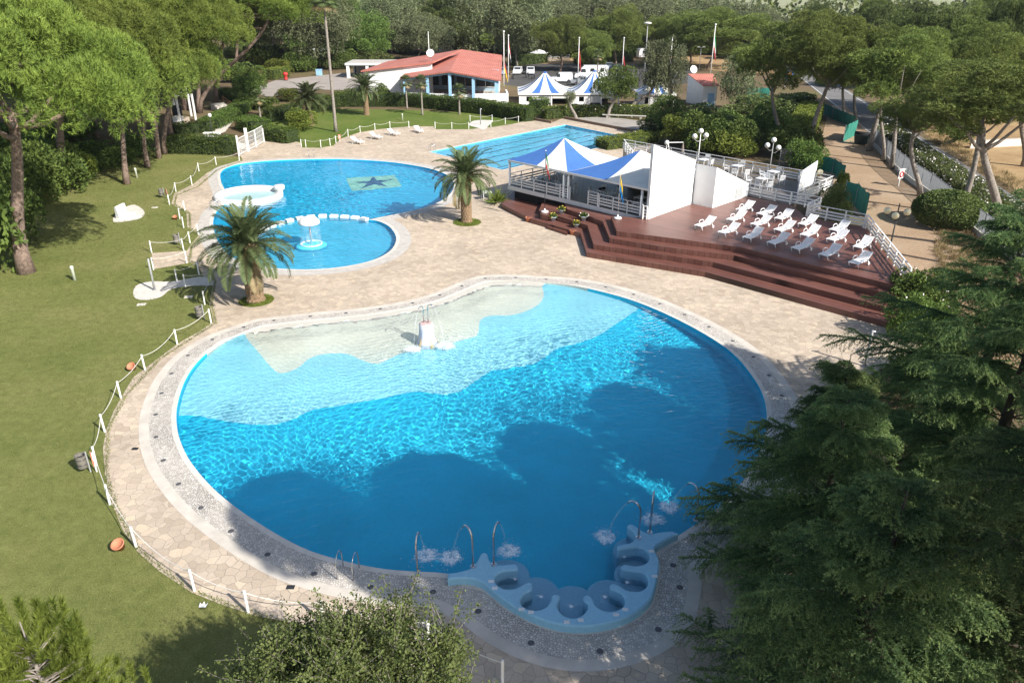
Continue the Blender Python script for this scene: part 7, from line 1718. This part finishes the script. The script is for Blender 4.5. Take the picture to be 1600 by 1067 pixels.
def conc_wall():
    a, b = G(1515,232), G(1592,228); root = empty('field_wall', a, 0, 'low pale concrete wall at the back of the dry field', 'wall'); q = b-a; q *= 1.6; m = MB(); m.beam(Vector((0,0,.4)), q+Vector((0,0,.4)), .2, .9); m.build('wall_body', CONCL, root); m = MB(); m.beam(Vector((0,.02,.88)), q+Vector((0,.02,.88)), .28, .06); m.build('cap', CONC, root)
conc_wall()
for px, lb in (([(828,187),(862,193)],'brown timber kerb left of the lane pool corner'),([(882,186),(1028,214)],'long brown timber kerb between the lane pool and the grey terrace')):
    a, b = G(*px[0]), G(*px[1]); m = MB(); m.beam(Vector((0,0,.16)), b-a+Vector((0,0,.16)), .25, .36); o = m.build('timber_kerb', simple('kerb_timber', (.20,.14,.10), .9, .2, 4), None, loc=a); tag(o, lb, 'kerb')
p = G(975,185,.02); m = MB(); m.box(-3.2,3.2,-.3,.3,.35,.45); m.box(-2.6,-2.3,-.25,.25,0,.35); m.box(2.3,2.6,-.25,.25,0,.35); o = m.build('stone_bench', CONC, None, loc=p); o.rotation_euler = (0,0,-.25); tag(o, 'long low stone bench on the grey paved terrace', 'bench')
def hydrant(p): 
    root = empty('fire_hydrant', p, 0, 'red hydrant-like post in front of the bright hedge on the drive', 'hydrant'); m = MB(); m.lathe([(.4,0),(.35,.1),(.32,1.0),(.5,1.1),(.5,1.4),(.3,1.6),(.02,1.65)], (0,0,0), 14); m.build('red_body', RED, root, True); m = MB(); m.lathe([(.45,0),(.45,.12),(.3,.16)], (0,0,0), 12); m.build('foot', DARKMETAL, root)
h_ = hydrant(G(447,126))
p = G(499,118); m = MB(); m.box(-.6,.6,-.4,.4,0,1.1); m.box(-.65,.65,-.45,.45,1.1,1.25); o = m.build('blue_bin', SKYBLUE, None, loc=p); tag(o, 'pale blue bin at the far side of the drive', 'bin')
def caravan(p, rz, label):
    root = empty('caravan', p, rz, label, 'caravan', 'caravans under the far trees'); prof = [(0,.5),(.02,2.2),(.08,2.6),(.9,2.6),(1,1.9),(.98,.5)]; L = 6; m = MB(); n = len(prof); vs = [(x*L-3,s*1.1,z) for s in (-1,1) for x,z in prof]; v, f = tri_poly([prof]); m.add(vs, [(i,(i+1) % n,n+(i+1) % n,n+i) for i in range(n)])
    for s in (-1,1): m.add([(a[0]*L-3,s*1.1,a[1]) for a in v], [t if s < 0 else tuple(reversed(t)) for t in f])
    m.build('body', CW, root)
    for x in (-1.6,.4,1.6): m = MB(); m.box(x-.4,x+.4,-1.13,-1.102,1.5,2.1); m.build('window', GLASS, root)
    m = MB(); m.lathe([(.1,-1.15),(.33,-1.12),(.33,1.12),(.1,1.15)], (0,0,.33), 14, Matrix.Rotation(math.pi/2,3,'X')); m.build('wheel', TYRE, root)
for x, y, r, lb in ((427,100,.3,'white caravan under the bright round pine at the upper left'),(497,92,.1,'pale caravan behind the large grey eucalyptus'),(692,86,-.1,'white caravan roof showing just behind the red roof ridge'),(1012,92,.2,'white caravan half hidden behind the pines of the car park')): caravan(G(x, y), r, lb)
def far_canopy():
    p = G(842,98); root = empty('canopy', p, 0, 'white canopy in front of a long white barrier beyond the car park', 'canopy'); m = MB(); m.lathe([(2.4,2.3),(1.2,2.8),(.05,3.1)], (0,0,0), 6); m.build('canopy_roof', WHITE, root)
    for x, y in ((-1.8,-1),(1.8,-1),(-1.8,1),(1.8,1)): m = MB(); m.tube([(x,y,0),(x,y,2.35)], .05, 6); m.build('post', WHITE, root)
far_canopy()
railing([G(850,98), G(890,96.5)], 'long white barrier beyond the car park behind the bare-trunked pine', 1.6, 3.0, (.4,.8,1.2), .18)
# ------------------------------------------------------------------ light, sky, camera
sun = bpy.data.lights.new('sun', 'SUN'); sun.energy = 5.0; sun.angle = math.radians(.5); sun.color = (1.0, .95, .88); sun.cycles.is_caustics_light = True
so = bpy.data.objects.new('sun', sun); COL.objects.link(so); so.rotation_euler = (-TOSUN).to_track_quat('-Z', 'Y').to_euler(); so.location = (60, -60, 80)
w = bpy.data.worlds.new('World'); SC.world = w; w.use_nodes = True
bg = w.node_tree.nodes['Background']; sk = w.node_tree.nodes.new('ShaderNodeTexSky'); sk.sky_type = 'NISHITA'; sk.sun_disc = False
sk.sun_elevation = SUN_EL; sk.sun_rotation = math.pi/2-SUN_AZ; sk.dust_density = 1.5; sk.altitude = 10
w.node_tree.links.new(sk.outputs[0], bg.inputs[0]); bg.inputs[1].default_value = .10
cam = bpy.data.cameras.new('camera'); cam.sensor_width = 36; cam.lens = FPX/1600*36; cam.clip_end = 6000; cam.clip_start = .1
cob = bpy.data.objects.new('camera', cam); COL.objects.link(cob); cob.location = (0, 0, CH); cob.rotation_euler = (math.pi/2-PITCH, 0, 0)
SC.camera = cob
SC.view_settings.view_transform = 'Standard'; SC.view_settings.look = 'None'; SC.view_settings.exposure = .60; SC.view_settings.gamma = 1
SC.cycles.max_bounces = 6; SC.cycles.transparent_max_bounces = 8; SC.cycles.transmission_bounces = 6; SC.cycles.diffuse_bounces = 3; SC.cycles.glossy_bounces = 3

def haze():
    m, nt, out = newmat('haze'); N = NT(nt); v = N.n('ShaderNodeVolumePrincipled'); v.inputs['Color'].default_value = (.80, .88, 1, 1); v.inputs['Density'].default_value = HAZE_D; v.inputs['Anisotropy'].default_value = .2
    N.l(v.outputs[0], out.inputs['Volume'])
    b = MB(); b.box(-1600, 1600, -200, 2700, -4, 45); o = b.build('haze', m); o['kind'] = 'stuff'
HAZE_D = .0001
haze()
SC.cycles.volume_bounces = 0; SC.cycles.volume_step_rate = 5
